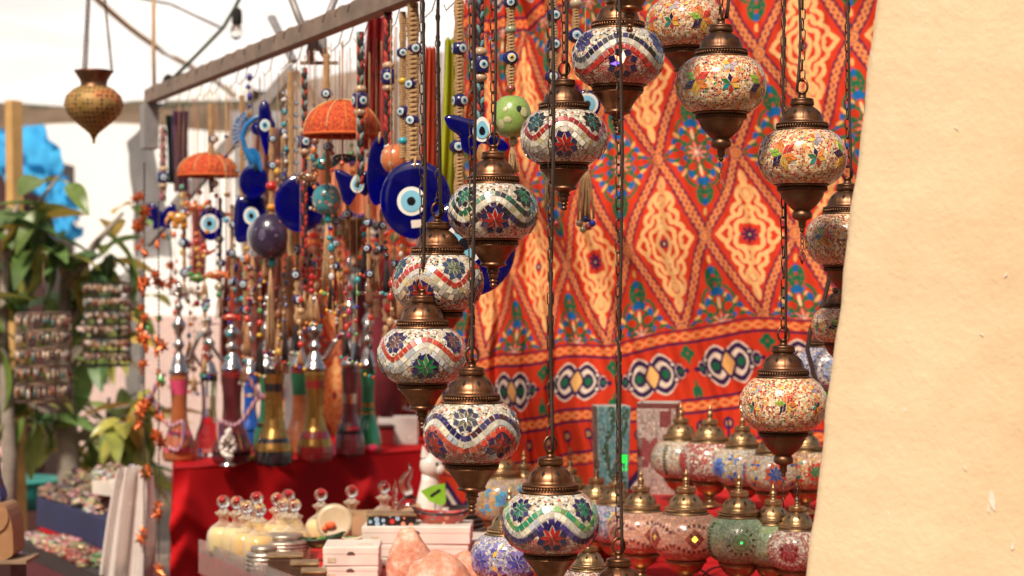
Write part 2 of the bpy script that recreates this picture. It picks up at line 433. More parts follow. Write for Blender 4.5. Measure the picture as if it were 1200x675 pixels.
CUPC=[(.001,-1.46),(.42,-1.46),(.43,-1.44),(.41,-1.41),(.30,-1.37),(.18,-1.32),(.13,-1.27),(.14,-1.22),(.19,-1.19),(.19,-1.16),(.15,-1.13),(.20,-1.09),(.34,-1.02),(.43,-.93),(.48,-.84),(.50,-.79),(.545,-.77),(.555,-.75),(.535,-.735),(.53,-.70),(.535,-.655),(.575,-.645),(.60,-.625),(.60,-.60),(.57,-.585),(.50,-.56)]
def capmesh(metal):
    mb=MB()
    def mod(a,z):
        z=z/RG
        if .85<z<1.13:
            d=((a*8/(2*PI)+.5)%1)-.5
            return 1+.022*math.exp(-(d/.05)**2)-.02*(1-abs(d)*2)**0*(.5+.5*math.cos(2*PI*d))*.5
        return 1
    mb.lathe(sc(CAP),96,mod=mod)
    # diamond openings, set proud of the dome
    for i in range(8):
        a=2*PI*(i+0.5)/8+PI/8*0
        def q(da,z):
            r=np.interp(z,[p[1] for p in CAP],[p[0] for p in CAP])+.009; return (r*RG*math.cos(a+da),r*RG*math.sin(a+da),z*RG)
        mb.add([q(0,1.02),q(0,.955),q(.10,1.02),q(0,1.09),q(-.10,1.02)],[(0,1,2),(0,2,3),(0,3,4),(0,4,1)],1,(1,1,1),False)
    return mb.mesh('top_cap',[metal,M_hole])
def ropemesh(metal,zc,r0,n=56,slant=.5):
    mb=MB()
    for i in range(n):
        a=2*PI*i/n
        M=Rz(a)@T(r0*RG,0,zc*RG)@Rx(slant*.7)@S(.020*RG,.024*RG,.045*RG)
        mb.sphere((0,0,0),1,0,seg=7,rings=5,M=M)
    return mb.mesh('bead_band',[metal])
def cupmesh(metal,kind):
    prof={'A':CUPA,'B':CUPB,'C':CUPC}[kind]
    mb=MB()
    def mod(a,z):
        z=z/RG
        if kind=='A' and -1.12<z<-.80: return 1-.03*(.5+.5*math.cos(8*a))*min(1,(z+1.12)/.1,(-.80-z)/.05)
        if kind!='A' and -1.05<z<-.8: return 1+.012*math.exp(-((((a*6/(2*PI))%1)-.5)/.04)**2)
        return 1
    mb.lathe(sc(prof),96 if kind=='A' else 64,mod=mod)
    return mb.mesh('bottom_cup',[metal])
def link_mb(mb,z,L,w,r,ang,off=(0,0)):
    pts=[]
    for i in range(12):
        a=2*PI*i/12; x=math.cos(a)*w/2; zz=math.sin(a)*w/2+math.copysign((L-w)/2,math.sin(a)+1e-9)
        pts.append((x,0,zz))
    mb.tube(pts,r,5,M=T(off[0],off[1],z)@Rz(ang),closed=True)
def chain_mesh(length,kind=0,seed=0):
    """hanging chain from z=0 up to z=length"""
    mb=MB(); rr=random.Random(seed); z=0;i=0
    if kind==0: L,w,r=.0175,.0085,.00105
    else: L,w,r=.0105,.0075,.0009
    while z<length:
        link_mb(mb,z+L/2,L*rr.uniform(.96,1.04),w,r,(0.5 if i%2 else PI/2+.5)+rr.uniform(-.35,.35),(rr.uniform(-.0006,.0006),0))
        z+=L-2.4*r; i+=1
        if kind==1 and i%2==0:
            mb.tube([(0,0,z-.002),(0.0003,0,z+.012),(0,0,z+.024)],.0009,5); z+=.021
    return mb.mesh('chain',[M_chain])
def cord_mesh(length,seed):
    rr=random.Random(seed); ph=rr.uniform(0,6); pts=[];n=int(length/.02)+4
    a1=rr.uniform(.0025,.005)
    for i in range(n+1):
        z=length*i/n
        pts.append((a1*math.sin(z*14+ph)+.0062+.0025*math.sin(z*37+ph),.002*math.cos(z*11+ph)+.002,z))
    mb=MB(); mb.tube(pts,.0020,6)
    if seed%2: mb.tube([(p[0]-.003+.0015*math.sin(p[2]*60),p[1]+.001,p[2]) for p in pts],.0017,6)
    return mb.mesh('cord',[M_cord])
def ornament_mesh():
    mb=MB()
    for i in range(3): link_mb(mb,-.006-.008*i,.0095,.0055,.0007,i*PI/2)
    mb.tube([(0,0,-.028),(.007,0,-.036),(0,0,-.048),(-.007,0,-.036)],.0009,5,closed=True)
    mb.tube([(0,0,-.031),(.004,0,-.037),(0,0,-.045),(-.004,0,-.037)],.0007,5,closed=True)
    return mb.mesh('pendant',[M_chain])
def ringmesh():
    mb=MB(); pts=[(math.cos(a)*.135*RG,0,math.sin(a)*.165*RG) for a in [2*PI*i/20 for i in range(20)]]
    mb.tube(pts,.028*RG,7,closed=True); return mb.mesh('hanging_ring',[M_bronze])
def wirefinial():
    mb=MB(); mb.lathe(sc([(.06,1.48),(.09,1.50),(.09,1.56),(.05,1.58),(.045,1.64),(.001,1.66)]),12)
    for a0 in (0,PI/2):
        for s in (1,-1):
            mb.tube([(0,0,1.60*RG),(s*.09*RG,0,1.72*RG),(s*.10*RG,0,1.84*RG),(s*.03*RG,0,1.98*RG),(0,0,2.1*RG)],.016*RG,5,M=Rz(a0+.4))
    return mb.mesh('wire_finial',[M_chain])
def spikefinial():
    mb=MB(); mb.lathe(sc([(.06,1.48),(.10,1.50),(.10,1.55),(.06,1.58),(.05,1.64),(.075,1.68),(.04,1.72),(.02,1.80),(.001,1.84)]),14); return mb.mesh('finial',[M_brass])
def lantern(name,label,px,py,w,globe,metal='bronze',cup='A',hang=None,chainkind=0,cord=True,rz=0.0,group=None,Y=None,finial=None,tilt=0,parts='all',R=None,ring=True):
    met={'bronze':M_bronze,'dark':M_dbronze,'brass':M_brass}[metal]
    Y=Y or 303.0/w
    k=(w/FPX*Y)/(2*RG)
    loc=P(px,py,Y)
    o=thing(name,label,'lantern',loc,0,group); o.scale=(k,k,k); o.rotation_euler=(0,tilt,rz-PI/2)
    link('globe',globe,o)
    link('top_cap',cached(('cap',metal),lambda:capmesh(met)),o)
    link('bead_band',cached(('rope',metal,1),lambda:ropemesh(met,.70,.575)),o)
    c=link('bottom_cup',cached(('cup',metal,cup),lambda:cupmesh(met,cup)),o)
    link('bead_band',cached(('rope',metal,2),lambda:ropemesh(met,-.70,.55,64,0)),c)
    if cup=='B': link('pendant',cached('orn',ornament_mesh),c,T(0,0,-1.66*RG))
    if hang is not None:
        link('hanging_ring',cached('ring',ringmesh),o,T(0,0,1.60*RG)@Rz(PI/2+.3))
        L=(hang-loc.z)/k
        ch=link('chain',chain_mesh(L-1.72*RG,chainkind,int(px)),o,T(0,0,1.72*RG))
        if cord: link('cord',cord_mesh(L-1.48*RG,int(px)),o,T(.0,.0,1.48*RG))
    if finial=='wire': link('finial',cached('wf',wirefinial),o)
    elif finial=='spike': link('finial',cached('sf',spikefinial),o)
    return o
# ------------------------------------------------------------------ camera, light, world
cam=bpy.data.cameras.new('camera'); co=bpy.data.objects.new('camera',cam); C.objects.link(co)
co.location=(0,0,CAMZ); co.rotation_euler=(PI/2,0,0)
cam.sensor_width=36; cam.lens=70; cam.clip_end=500; cam.clip_start=.05
cam.dof.use_dof=True; cam.dof.focus_distance=2.95; cam.dof.aperture_fstop=5.6
scene.camera=co
w=bpy.data.worlds.new('World'); scene.world=w; w.use_nodes=True
nt=w.node_tree; bg=nt.nodes['Background']
sky=nt.nodes.new('ShaderNodeTexSky'); sky.sky_type='NISHITA'; sky.sun_disc=False
SE,SA=math.radians(48),math.radians(200)   # elevation, compass angle of the sun
sky.sun_elevation=SE; sky.sun_rotation=SA; sky.dust_density=2.0
mxw=nt.nodes.new('ShaderNodeMix'); mxw.data_type='RGBA'; mxw.blend_type='MULTIPLY'; mxw.inputs['Factor'].default_value=1
nt.links.new(sky.outputs[0],mxw.inputs[6]); mxw.inputs[7].default_value=(1.15,.97,.80,1)
nt.links.new(mxw.outputs[2],bg.inputs[0]); bg.inputs[1].default_value=.135
sl=bpy.data.lights.new('sun','SUN'); sl.energy=4.6; sl.angle=math.radians(9); sl.color=(1,.90,.77)
so=bpy.data.objects.new('sun',sl); C.objects.link(so)
# sun direction: from behind the camera, a bit to the left
sd=Vector((math.sin(SA)*math.cos(SE),math.cos(SA)*math.cos(SE),math.sin(SE)))
so.rotation_euler=(-sd).to_track_quat('-Z','Y').to_euler()
so.location=sd*20
scene.view_settings.view_transform='Standard'; scene.view_settings.look='None'; scene.view_settings.exposure=0
scene.cycles.use_denoising=True; scene.cycles.max_bounces=8; scene.cycles.transparent_max_bounces=12
scene.cycles.sample_clamp_indirect=6

# ------------------------------------------------------------------ ground
mg=mat('paving_stone',(.15,.115,.085),.85,var=.35,scale=3,bump=.3)
g=MB(); g.poly([(-60,-30,0),(60,-30,0),(60,200,0),(-60,200,0)]); struct(g.obj('ground',mg))

# ------------------------------------------------------------------ plaster wall on the right
def plaster():
    m,nt,b=newmat('cream_plaster'); L=nt.links
    tc=N(nt,'ShaderNodeTexCoord')
    n1=N(nt,'ShaderNodeTexNoise',Scale=1.3,Detail=5.0,Roughness=.5); L.new(tc.outputs['Object'],n1.inputs['Vector'])
    r=ramp(nt,[(.32,(.71,.46,.26)),(.46,(.76,.57,.35)),(.62,(.78,.615,.40))]); L.new(n1.outputs['Fac'],r.inputs[0])
    n2=N(nt,'ShaderNodeTexNoise',Scale=26.0,Detail=8.0,Roughness=.62); L.new(tc.outputs['Object'],n2.inputs['Vector'])
    n3=N(nt,'ShaderNodeTexNoise',Scale=120.0,Detail=6.0); L.new(tc.outputs['Object'],n3.inputs['Vector'])
    mu=N(nt,'ShaderNodeMath',operation='MULTIPLY_ADD'); L.new(n2.outputs['Fac'],mu.inputs[0]); mu.inputs[1].default_value=2.4; L.new(n3.outputs['Fac'],mu.inputs[2])
    # scratches / chips
    mp=N(nt,'ShaderNodeMapping'); mp.inputs['Scale'].default_value=(9,9,4); L.new(tc.outputs['Object'],mp.inputs[0])
    v=N(nt,'ShaderNodeTexNoise',Scale=1.6,Detail=9.0,Roughness=.72,Distortion=.6); L.new(mp.outputs[0],v.inputs['Vector'])
    rv=ramp(nt,[(.665,(0,0,0)),(.675,(1,1,1))]); L.new(v.outputs['Fac'],rv.inputs[0])
    mx=N(nt,'ShaderNodeMix',data_type='RGBA'); L.new(rv.outputs[0],mx.inputs['Factor']); L.new(r.outputs[0],mx.inputs[6]); mx.inputs[7].default_value=(.86,.72,.54,1)
    fine=ramp(nt,[(.3,(.95,.945,.93)),(.7,(1.03,1.03,1.03))]); L.new(n2.outputs['Fac'],fine.inputs[0])
    mz=N(nt,'ShaderNodeMix',data_type='RGBA',blend_type='MULTIPLY'); mz.inputs['Factor'].default_value=1; L.new(mx.outputs[2],mz.inputs[6]); L.new(fine.outputs[0],mz.inputs[7])
    L.new(mz.outputs[2],b.inputs['Base Color'])
    bp=N(nt,'ShaderNodeBump',Strength=.34,Distance=.003); L.new(mu.outputs[0],bp.inputs['Height']); 
    b2=N(nt,'ShaderNodeBump',Strength=.5,Distance=.003); b2.invert=True; L.new(rv.outputs[0],b2.inputs['Height']); L.new(bp.outputs[0],b2.inputs['Normal'])
    L.new(b2.outputs[0],b.inputs['Normal']); setp(b,Roughness=.85)
    return m
mw=plaster()
wb=MB()
zz=[0,.6,1.0,1.15]+[1.2+.02*i for i in range(40)]+[2.2,2.8,3.4]
rr=random.Random(3); vs=[]
for z in zz:
    px_edge=945+(675-((CAMZ-z)*FPX/2.4+337.5))*(83/675)
    x=(px_edge-600)/FPX*2.4 + .0012*math.sin(z*31)+.0008*math.sin(z*77+1)
    bulge=.0 
    prof=[(x+.45,3.2),(x+.10,2.62),(x+.012,2.425),(x+.002,2.408),(x+.000,2.400),(x+.006,2.392),(x+.10,2.34),(x+.5,2.10),(x+1.3,1.6)]
    vs+= [(a,b,z) for a,b in prof]
n=9; fs=[]
for k in range(len(zz)-1):
    for i in range(n-1): fs.append((k*n+i,k*n+i+1,(k+1)*n+i+1,(k+1)*n+i))
wb.add(vs,fs)
wo=wb.obj('plaster_wall',mw); tag(wo,'cream plaster wall with worn rounded corner and tapering edge','wall')

# ------------------------------------------------------------------ printed cloth
def bez(p0,p1,p2,p3,n=14):
    t=np.linspace(0,1,n)[:,None]; p0,p1,p2,p3=map(np.array,(p0,p1,p2,p3))
    return (1-t)**3*p0+3*(1-t)**2*t*p1+3*(1-t)*t*t*p2+t**3*p3
def circ(cx,cy,r,a0=0,a1=360,n=22,ry=None):
    a=np.radians(np.linspace(a0,a1,n)); return np.stack([cx+r*np.cos(a),cy+(ry or r)*np.sin(a)],1)
def dist(X,Y,lines):
    d=np.full(X.shape,9.,dtype=np.float32)
    for l in lines:
        for (ax,ay),(bx,by) in zip(l[:-1],l[1:]):
            vx,vy=bx-ax,by-ay; q=vx*vx+vy*vy+1e-12
            t=np.clip(((X-ax)*vx+(Y-ay)*vy)/q,0,1)
            d=np.minimum(d,np.hypot(X-ax-t*vx,Y-ay-t*vy))
    return d
RED=(.56,.040,.014); STR=(.74,.25,.08); YEL=(.80,.43,.14); PALE=(.83,.56,.29); NAV=(.04,.015,.07); GRN=(.015,.13,.055); BLU=(.01,.12,.36); WHT=(.80,.66,.52)
def put(A,m,c): A[m]=c
def cloth_tile(nx,ny,odd):
    x=(np.arange(nx)+.5)/nx-.5; y=(np.arange(ny)+.5)/ny*2-1
    X,Y=np.meshgrid(x,y); Xm=np.abs(X)*.97; Ym=np.abs(Y)
    Xs=Xm/.80; Ys=Ym/.90
    A=np.empty(X.shape+(3,),dtype=np.float32); A[:]=RED
    D=np.abs(X)/.5+np.abs(Y)
    # arabesque
    L=[bez((0,.86),(.035,.80),(.05,.74),(0,.68)),bez((0,.68),(.09,.66),(.12,.56),(.05,.50)),bez((.05,.50),(-.02,.46),(.0,.38),(.06,.36)),
       bez((.07,.66),(.17,.58),(.19,.50),(.13,.46)),bez((.13,.46),(.10,.42),(.20,.42),(.235,.34)),bez((.235,.34),(.25,.24),(.15,.22),(.13,.30)),
       bez((.13,.30),(.12,.36),(.10,.38),(.06,.36)),bez((.06,.36),(.0,.30),(.05,.20),(.12,.18)),bez((.12,.18),(.20,.16),(.20,.08),(.16,.0)),
       bez((.23,.22),(.31,.20),(.34,.12),(.29,.09)),bez((.29,.09),(.25,.07),(.25,.02),(.27,0)),bez((.33,.10),(.38,.07),(.40,.03),(.43,0)),bez((0,.60),(.03,.58),(.03,.56),(0,.54))]
    if odd: L+= [bez((0,.19),(.06,.18),(.09,.16),(.12,.18))]
    else: L+= [bez((0,.22),(.02,.14),(.07,.10),(.09,.04)),bez((.09,.04),(.10,.02),(.10,.01),(.10,0))]
    d=dist(Xs,Ys,L); ins=D<.88
    put(A,ins&(d<.027),PALE); put(A,ins&(d<.017),YEL)
    ang=np.arctan2(Y,X*.97); rad=np.hypot(X*.97,Y)
    R0=.105 if odd else .06
    pet=rad<R0*(.35+.65*np.abs(np.cos(ang*4)))
    put(A,pet,NAV); put(A,rad<.014,PALE)
    # floral fill in the gaps, centred on (.5,1)
    X2=.5-np.abs(X); Y2=1-np.abs(Y); out=D>1.12
    X2m=X2*.97
    L=[circ(.10,.16,.075,0,300),bez((.0,.50),(.06,.42),(.02,.30),(.10,.235)),circ(.20,.10,.06,-60,200),bez((.03,.62),(.08,.56),(.10,.48),(.05,.40)),bez((.17,.16),(.22,.26),(.17,.36),(.10,.40)),bez((.26,.06),(.32,.08),(.34,.03),(.38,.02)),bez((.0,.05),(.05,.03),(.1,.06),(.14,.02)),circ(.07,.50,.035,90,300)]
    d=dist(X2m,Y2,L); put(A,out&(d<.017),GRN)
    def ell(cx,cy,rx,ry,a,c):
        ca,sa=math.cos(a),math.sin(a); u=(X2m-cx)*ca+(Y2-cy)*sa; v=-(X2m-cx)*sa+(Y2-cy)*ca
        put(A,out&((u/(rx*1.0))**2+(v/(ry*1.0))**2<1),c)
    ell(.0,.60,.03,.05,0,BLU); ell(.045,.57,.02,.045,-.6,GRN); ell(.0,.72,.018,.05,0,YEL)
    ell(.0,.36,.035,.05,0,BLU); ell(.05,.34,.02,.05,-.8,BLU); ell(.09,.30,.015,.035,-.9,YEL)
    ell(.13,.26,.03,.05,.4,BLU); ell(.20,.22,.02,.05,-.7,YEL); ell(.24,.16,.03,.04,.3,BLU); ell(.16,.06,.025,.03,0,BLU)
    ell(.28,.10,.018,.045,1.2,YEL); ell(.32,.05,.03,.02,0,BLU); ell(.12,.12,.03,.02,0,GRN)
    a2=np.arctan2(Y2,X2m); r2=np.hypot(X2m,Y2); put(A,out&(r2<.12*(.2+.8*np.abs(np.cos(a2*4))**3)),PK if odd else (.75,.33,.20)); put(A,out&(r2<.02),WHT)
    ell(.0,.22,.02,.07,0,PALE)
    # interlaced strap along the diamond edges
    dn=(1-D)/2.29; e=Xm/.485; t=(Ym-Xm*.4)*.97
    s1=.028*np.sin(2*PI*t/.17); put(A,np.abs(dn)<.060,NAV); put(A,np.abs(dn)<.044,(.45,.035,.02))
    inn=np.abs(dn)<.048; 
    q=np.minimum(np.abs(dn-s1),np.abs(dn+s1)); put(A,inn&(q<.022),NAV); put(A,inn&(q<.0155),STR)
    for cx,cy in ((.485,0),(0,1)):
        rr_=np.hypot(Xm-cx,Ym-cy); put(A,rr_<.075,NAV); put(A,np.abs(rr_-.05)<.014,STR); put(A,rr_<.03,STR)
    return A
def cloth_border(U,w):
    """border strips, w = distance beyond the diamond field"""
    A=np.empty(U.shape+(3,),dtype=np.float32); A[:]=RED
    def guil(c,hw=.055):
        d=w-c; s1=.034*np.sin(2*PI*U/.30)
        put(A,np.abs(d)<.088,NAV); put(A,np.abs(d)<.06,RED); q=np.minimum(np.abs(d-s1),np.abs(d+s1)); put(A,(np.abs(d)<.07)&(q<.019),STR)
    guil(.09); guil(.90); guil(1.42)
    x=(U-.5)-np.round(U-.5); X=np.abs(x)*.97; Y=w-.48; Ya=np.abs(Y)
    def lobe(cx,cy,rx,ry,p=2.0): return (np.abs((X-cx)/rx))**p+(np.abs((Ya-cy)/ry))**p
    a=lobe(.13,0,.165,.21,1.6); put(A,a<1.25,WHT); put(A,a<1.08,NAV); put(A,a<.62,WHT); put(A,(lobe(.15,0,.075,.10,1.7)<1),NAV); put(A,lobe(.155,0,.045,.05)<1,GRN)
    b=lobe(0,0,.075,.13,1.2); put(A,b<1.5,NAV); put(A,b<1,YEL)
    c=lobe(.34,0,.045,.07); put(A,c<1.5,WHT); put(A,c<1.2,NAV); put(A,lobe(.345,0,.025,.03)<1,GRN); put(A,lobe(.42,0,.035,.03)<1,NAV)
    put(A,lobe(.27,.09,.05,.035)<1,NAV); put(A,lobe(.27,.09,.025,.017)<1,WHT)
    x=U-np.round(U); X=np.abs(x)*.97
    for cx,cy in ((0,.235),(.05,.29),(0,.34)): put(A,np.hypot(X-cx,(w-cy))<.042,GRN)
    put(A,(X<.012)&(np.abs(w-.36)<.06),GRN)
    put(A,((X-.03)/.03)**2+((w-.74)/.07)**2<1,GRN); put(A,((X-.0)/.02)**2+((w-.68)/.09)**2<1,GRN)
    # row of small dark palmettes
    x=U*3; x=x-np.round(x); X=np.abs(x)/3; put(A,((X)/.06)**2+((w-1.14)/.075)**2<1,NAV); put(A,((X)/.03)**2+((w-1.14)/.04)**2<1,YEL); put(A,(X<.012)&(np.abs(w-1.2)<.12),NAV)
    z=np.abs(((U*2)%1)-.5); q=w-1.62-z*.5; put(A,(w>1.5)&(np.abs(q)<.05),NAV); put(A,(w>1.5)&(np.abs(q-.09)<.04),WHT); put(A,(w>1.5)&(np.abs(q-.18)<.05),NAV); put(A,(w>1.5)&(q>.24)&(q<.42),YEL)
    put(A,w>2.25,RED)
    return A
def cloth_mesh(name,mapf,u0,u1,v0,v1,du,dv):
    us=np.linspace(u0,u1,int((u1-u0)*du)+1); vs_=np.linspace(v0,v1,int((v1-v0)*dv)+1)
    U,V=np.meshgrid(us,vs_)
    TN=(300,600)
    te=cached('tile0',lambda:cloth_tile(*TN,False)); to=cached('tile1',lambda:cloth_tile(*TN,True))
    k=np.round(U); x=U-k; y=V-2*np.round(V/2)
    ix=np.clip(((x+.5)*TN[0]).astype(int),0,TN[0]-1); iy=np.clip(((y+1)/2*TN[1]).astype(int),0,TN[1]-1)
    A=np.where((k.astype(int)%2==0)[...,None],to[iy,ix],te[iy,ix])
    wq=np.abs(V-1)-2; B=cloth_border(U,wq); A=np.where((wq>0)[...,None],B,A)
    # soften printing one step
    A=(A*2+np.roll(A,1,0)+np.roll(A,1,1))/4
    nz=rng.normal(0,.05,U.shape)[...,None]; A=np.clip(A*(1+nz),0.003,.95)
    X,Yc,Z=mapf(U,V)
    ny,nx=U.shape; me=bpy.data.meshes.new(name)
    co=np.stack([X,Yc,Z],-1).reshape(-1,3).astype(np.float32)
    idx=np.arange(ny*nx).reshape(ny,nx); q=np.stack([idx[:-1,:-1],idx[:-1,1:],idx[1:,1:],idx[1:,:-1]],-1).reshape(-1,4)
    me.vertices.add(len(co)); me.vertices.foreach_set('co',co.ravel())
    me.loops.add(q.size); me.loops.foreach_set('vertex_index',q.ravel().astype(np.int32))
    me.polygons.add(len(q)); me.polygons.foreach_set('loop_start',np.arange(0,q.size,4,dtype=np.int32)); me.polygons.foreach_set('loop_total',np.full(len(q),4,dtype=np.int32))
    me.update(calc_edges=True); me.polygons.foreach_set('use_smooth',np.ones(len(q),dtype=bool))
    at=me.color_attributes.new('Col','FLOAT_COLOR','POINT'); c4=np.ones((ny*nx,4),dtype=np.float32); c4[:,:3]=A.reshape(-1,3); at.data.foreach_set('color',c4.ravel())
    return me
def clothmat(name='printed_cotton'):
    m,nt,b=newmat(name); L=nt.links
    a=N(nt,'ShaderNodeVertexColor',layer_name='Col'); tc=N(nt,'ShaderNodeTexCoord')
    no=N(nt,'ShaderNodeTexNoise',Scale=3.0,Detail=5.0); L.new(tc.outputs['Object'],no.inputs['Vector'])
    r=ramp(nt,[(.3,(.82,)*3),(.7,(1.1,)*3)]); L.new(no.outputs['Fac'],r.inputs[0])
    mx=N(nt,'ShaderNodeMix',data_type='RGBA',blend_type='MULTIPLY'); mx.inputs['Factor'].default_value=1; L.new(a.outputs['Color'],mx.inputs[6]); L.new(r.outputs[0],mx.inputs[7])
    L.new(mx.outputs[2],b.inputs['Base Color']); setp(b,Roughness=.85,Specular_IOR_Level=.08)
    n2=N(nt,'ShaderNodeTexNoise',Scale=500.0,Detail=2.0); L.new(tc.outputs['Object'],n2.inputs['Vector'])
    bp=N(nt,'ShaderNodeBump',Strength=.2,Distance=.001); L.new(n2.outputs['Fac'],bp.inputs['Height']); L.new(bp.outputs[0],b.inputs['Normal'])
    return m
M_print=clothmat()
def sm(x,xs,ys):
    # smooth interpolation (average of shifted linear ones)
    return sum(np.interp(x+d,xs,ys) for d in (-.45,-.3,-.15,0,.15,.3,.45))/7
def map_main(U,V):
    px=sm(U,[-7,-6,-5,-4,-3,-2,-1,0,1,2,3],[425,470,518,570,628,695,782,878,978,1085,1195])-V*np.interp(U,[-5,-4,-1],[-7,2,16.5])
    py=sm(U,[-7,-6,-5,-4,-3,-2,-1,0,1,2,3],[322,324,325,324,317,302,287,275,262,250,240])-V*sm(U,[-6,-3,-2,-1,0,1],[94,95,97,98,101,104])
    Yd=np.interp(U,[-7,-5,-2,1,3],[5.15,5.0,4.68,4.55,4.5])
    px=px+4*np.sin(V*2.1+U*1.3)+2.5*np.sin(V*4.7+U*2.2); py=py+4*np.sin(U*2.3+V*.8)+2*np.sin(U*5.1+V)
    X=(px-600)/FPX*Yd; Z=CAMZ+(337.5-py)/FPX*Yd
    g=np.clip((-U+.5)/4,0.15,1)
    F=.030*g*np.sin(2*PI*(U*.95+.06*V)+.6*np.sin(V*1.3))+.018*g*np.sin(2*PI*(U*2.1+.1*V)+1.3*np.sin(V*.9+U))+.006*np.sin(2*PI*(U*.45-.12*V)+1)+.005*np.sin(2*PI*(U*4.3+.2*V)+2*np.sin(V))
    sag=.012*np.sin(V*2.2+U*1.7)
    return X,Yd+F+sag,Z
oc=link('printed_cloth',cloth_mesh('printed_cloth',map_main,-4.9,2.2,-3.3,3.9,105,105)); oc.data.materials.append(M_print)
tag(oc,'large red printed cloth with yellow diamond arabesques hung behind the lanterns','cloth')

# ------------------------------------------------------------------ hanging lanterns
HT=2.62
NVW=(.06,.04,.16)
GRT=(.02,.16,.08); WT=[(.78,.70,.52),(.60,.54,.44),(.74,.70,.62),(.50,.46,.40),(.45,.50,.55),(.80,.74,.58)]; WG=WT+[(.6,.5,.25)]
g1=wave_design([GRT,(.02,.1,.05),(.03,.03,.04)],WG,[BK,(.05,.02,.03),NV],(.42,.012,.01),NV,GRT,BK,0.05,4).build('globe',B_silpink)
g2=wave_design([(.5,.03,.02),(.45,.05,.03)],WG,[(.75,.6,.4),(.7,.5,.3),(.35,.3,.25)],(.36,.012,.01),NV,(.1,.14,.08),(.03,.05,.12),-.35,4).build('globe',B_silmul)
g3=wave_design([(.5,.04,.02),(.6,.08,.04)],WT,[W1,(.5,.5,.5)],(.01,.20,.06),NV,(.15,.06,.05),NV,.12,4).build('globe',B_silmul)
g4=wave_design([NV,NVW,(.08,.03,.04)],WT,[(.6,.05,.03),(.65,.10,.05)],(.36,.02,.015),NV,(.10,.09,.05),(.03,.03,.06),PI/4-.12,4,lit=None).build('globe',B_silred)
g5=wave_design([(.02,.26,.12),(.04,.30,.14),(.2,.4,.12)],WT,[NV,NVW,(.05,.03,.18)],(.46,.015,.012),NV,(.01,.15,.10),NV,0.02,4).build('globe',B_silred)
g7=wave_design([(.35,.02,.02),(.45,.03,.02),(.3,.02,.03)],WG,[W1,(.6,.5,.4)],(.42,.012,.01),NV,(.02,.1,.09),BK,-.02,4).build('globe',B_sil)
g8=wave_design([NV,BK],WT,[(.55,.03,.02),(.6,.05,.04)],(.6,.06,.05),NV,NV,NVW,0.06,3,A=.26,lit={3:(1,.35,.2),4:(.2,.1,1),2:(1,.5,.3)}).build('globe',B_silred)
j1=jewel_design(.35).build('globe',B_jewel); j2=jewel_design(-.5).build('globe',B_jewel); j3=jewel_design(.05,.155).build('globe',B_jewel); j4=jewel_design(.8,.16).build('globe',B_jewel)
GH='mosaic glass lanterns hanging on chains'
lantern('hanging_lantern','silver mosaic lantern with dark green tile wave and red star, before the blue disc',578,248,105,g1,hang=HT,group=GH)
lantern('hanging_lantern','silver mosaic lantern with brick red tile wave, partly behind the green-star lantern',513,331,106,g2,hang=HT,group=GH,chainkind=1)
lantern('hanging_lantern','silver mosaic lantern with a green and navy star under a red tile wave',495,416,104,g3,hang=HT,group=GH,Y=2.80)
lantern('hanging_lantern','mosaic lantern with navy tile wave dipping over red tiles, above the salt rocks',553,506,113,g4,hang=HT,group=GH,rz=0)
lantern('hanging_lantern','mosaic lantern with green and navy tile waves over red beads, lowest whole hanging lantern',645,611,113,g5,hang=HT,group=GH,metal='bronze')
lantern('hanging_lantern','silver mosaic lantern with dark red wave tiles beside the painted green ceramic ball',661,161,101,g7,metal='dark',hang=HT,group=GH)
lantern('hanging_lantern','red and white mosaic lantern with navy star tiles glowing in place of a bulb',724,68,107,g8,hang=HT,group=GH,Y=3.0)
lantern('hanging_lantern','bronze lantern cup and finial cut by the frame top, over the lit lantern',738,-52,106,g4,hang=HT,group=GH,Y=2.72)
lantern('hanging_lantern','topmost jewelled bead lantern, partly covered by the one with a big hanging ring',803,28,92,j1,metal='dark',cup='A',hang=HT,group=GH,Y=3.3)
lantern('hanging_lantern','jewelled bead lantern with large hanging ring and small central tile flower',845,100,106,j2,metal='dark',cup='B',hang=HT,group=GH,rz=PI/4+.5+.1)
lantern('hanging_lantern','jewelled bead lantern with navy and orange side flower and leaf pendant below',940,185,104,j1,metal='dark',cup='B',hang=HT,group=GH,rz=-.95)
lantern('hanging_lantern','jewelled bead lantern half cut off by the plaster wall, below the long double chain',993,281,98,j4,metal='dark',cup='B',hang=HT,group=GH,Y=3.1)
lantern('hanging_lantern','small jewelled bead lantern tucked against the plaster wall above the blue one',984,381,66,j1,metal='dark',cup='B',hang=None,group=GH,Y=3.25,rz=1.0)
lantern('hanging_lantern','jewelled bead lantern with central split tile flower, just above the table lanterns',918,473,102,j3,metal='dark',cup='B',hang=HT,group=GH,rz=-.12)
lantern('hanging_lantern','bronze lantern showing only its domed cap at the frame bottom, under long chain',725,729,112,g2,hang=HT,group=GH,Y=2.68)
bj=burst_design(SIL,(.3,.4,.6),W1).build('globe',B_blue)
lantern('hanging_lantern','pale blue crackled mosaic lantern almost hidden by the plaster wall',972,432,84,bj,metal='dark',cup='B',hang=None,group=GH,Y=3.6)
# curved power cable that drops behind the right lanterns
mb=MB(); pts=[P(972,300,3.5),P(972,325,3.5),P(965,355,3.5),P(950,385,3.5),P(946,410,3.5),P(954,440,3.5),P(966,470,3.5),P(972,500,3.5)]
mb.tube([p for p in pts],.0042,7); o=mb.obj('power_cable',M_cord); tag(o,'thick dark cable curving down beside the pale blue lantern','cable')
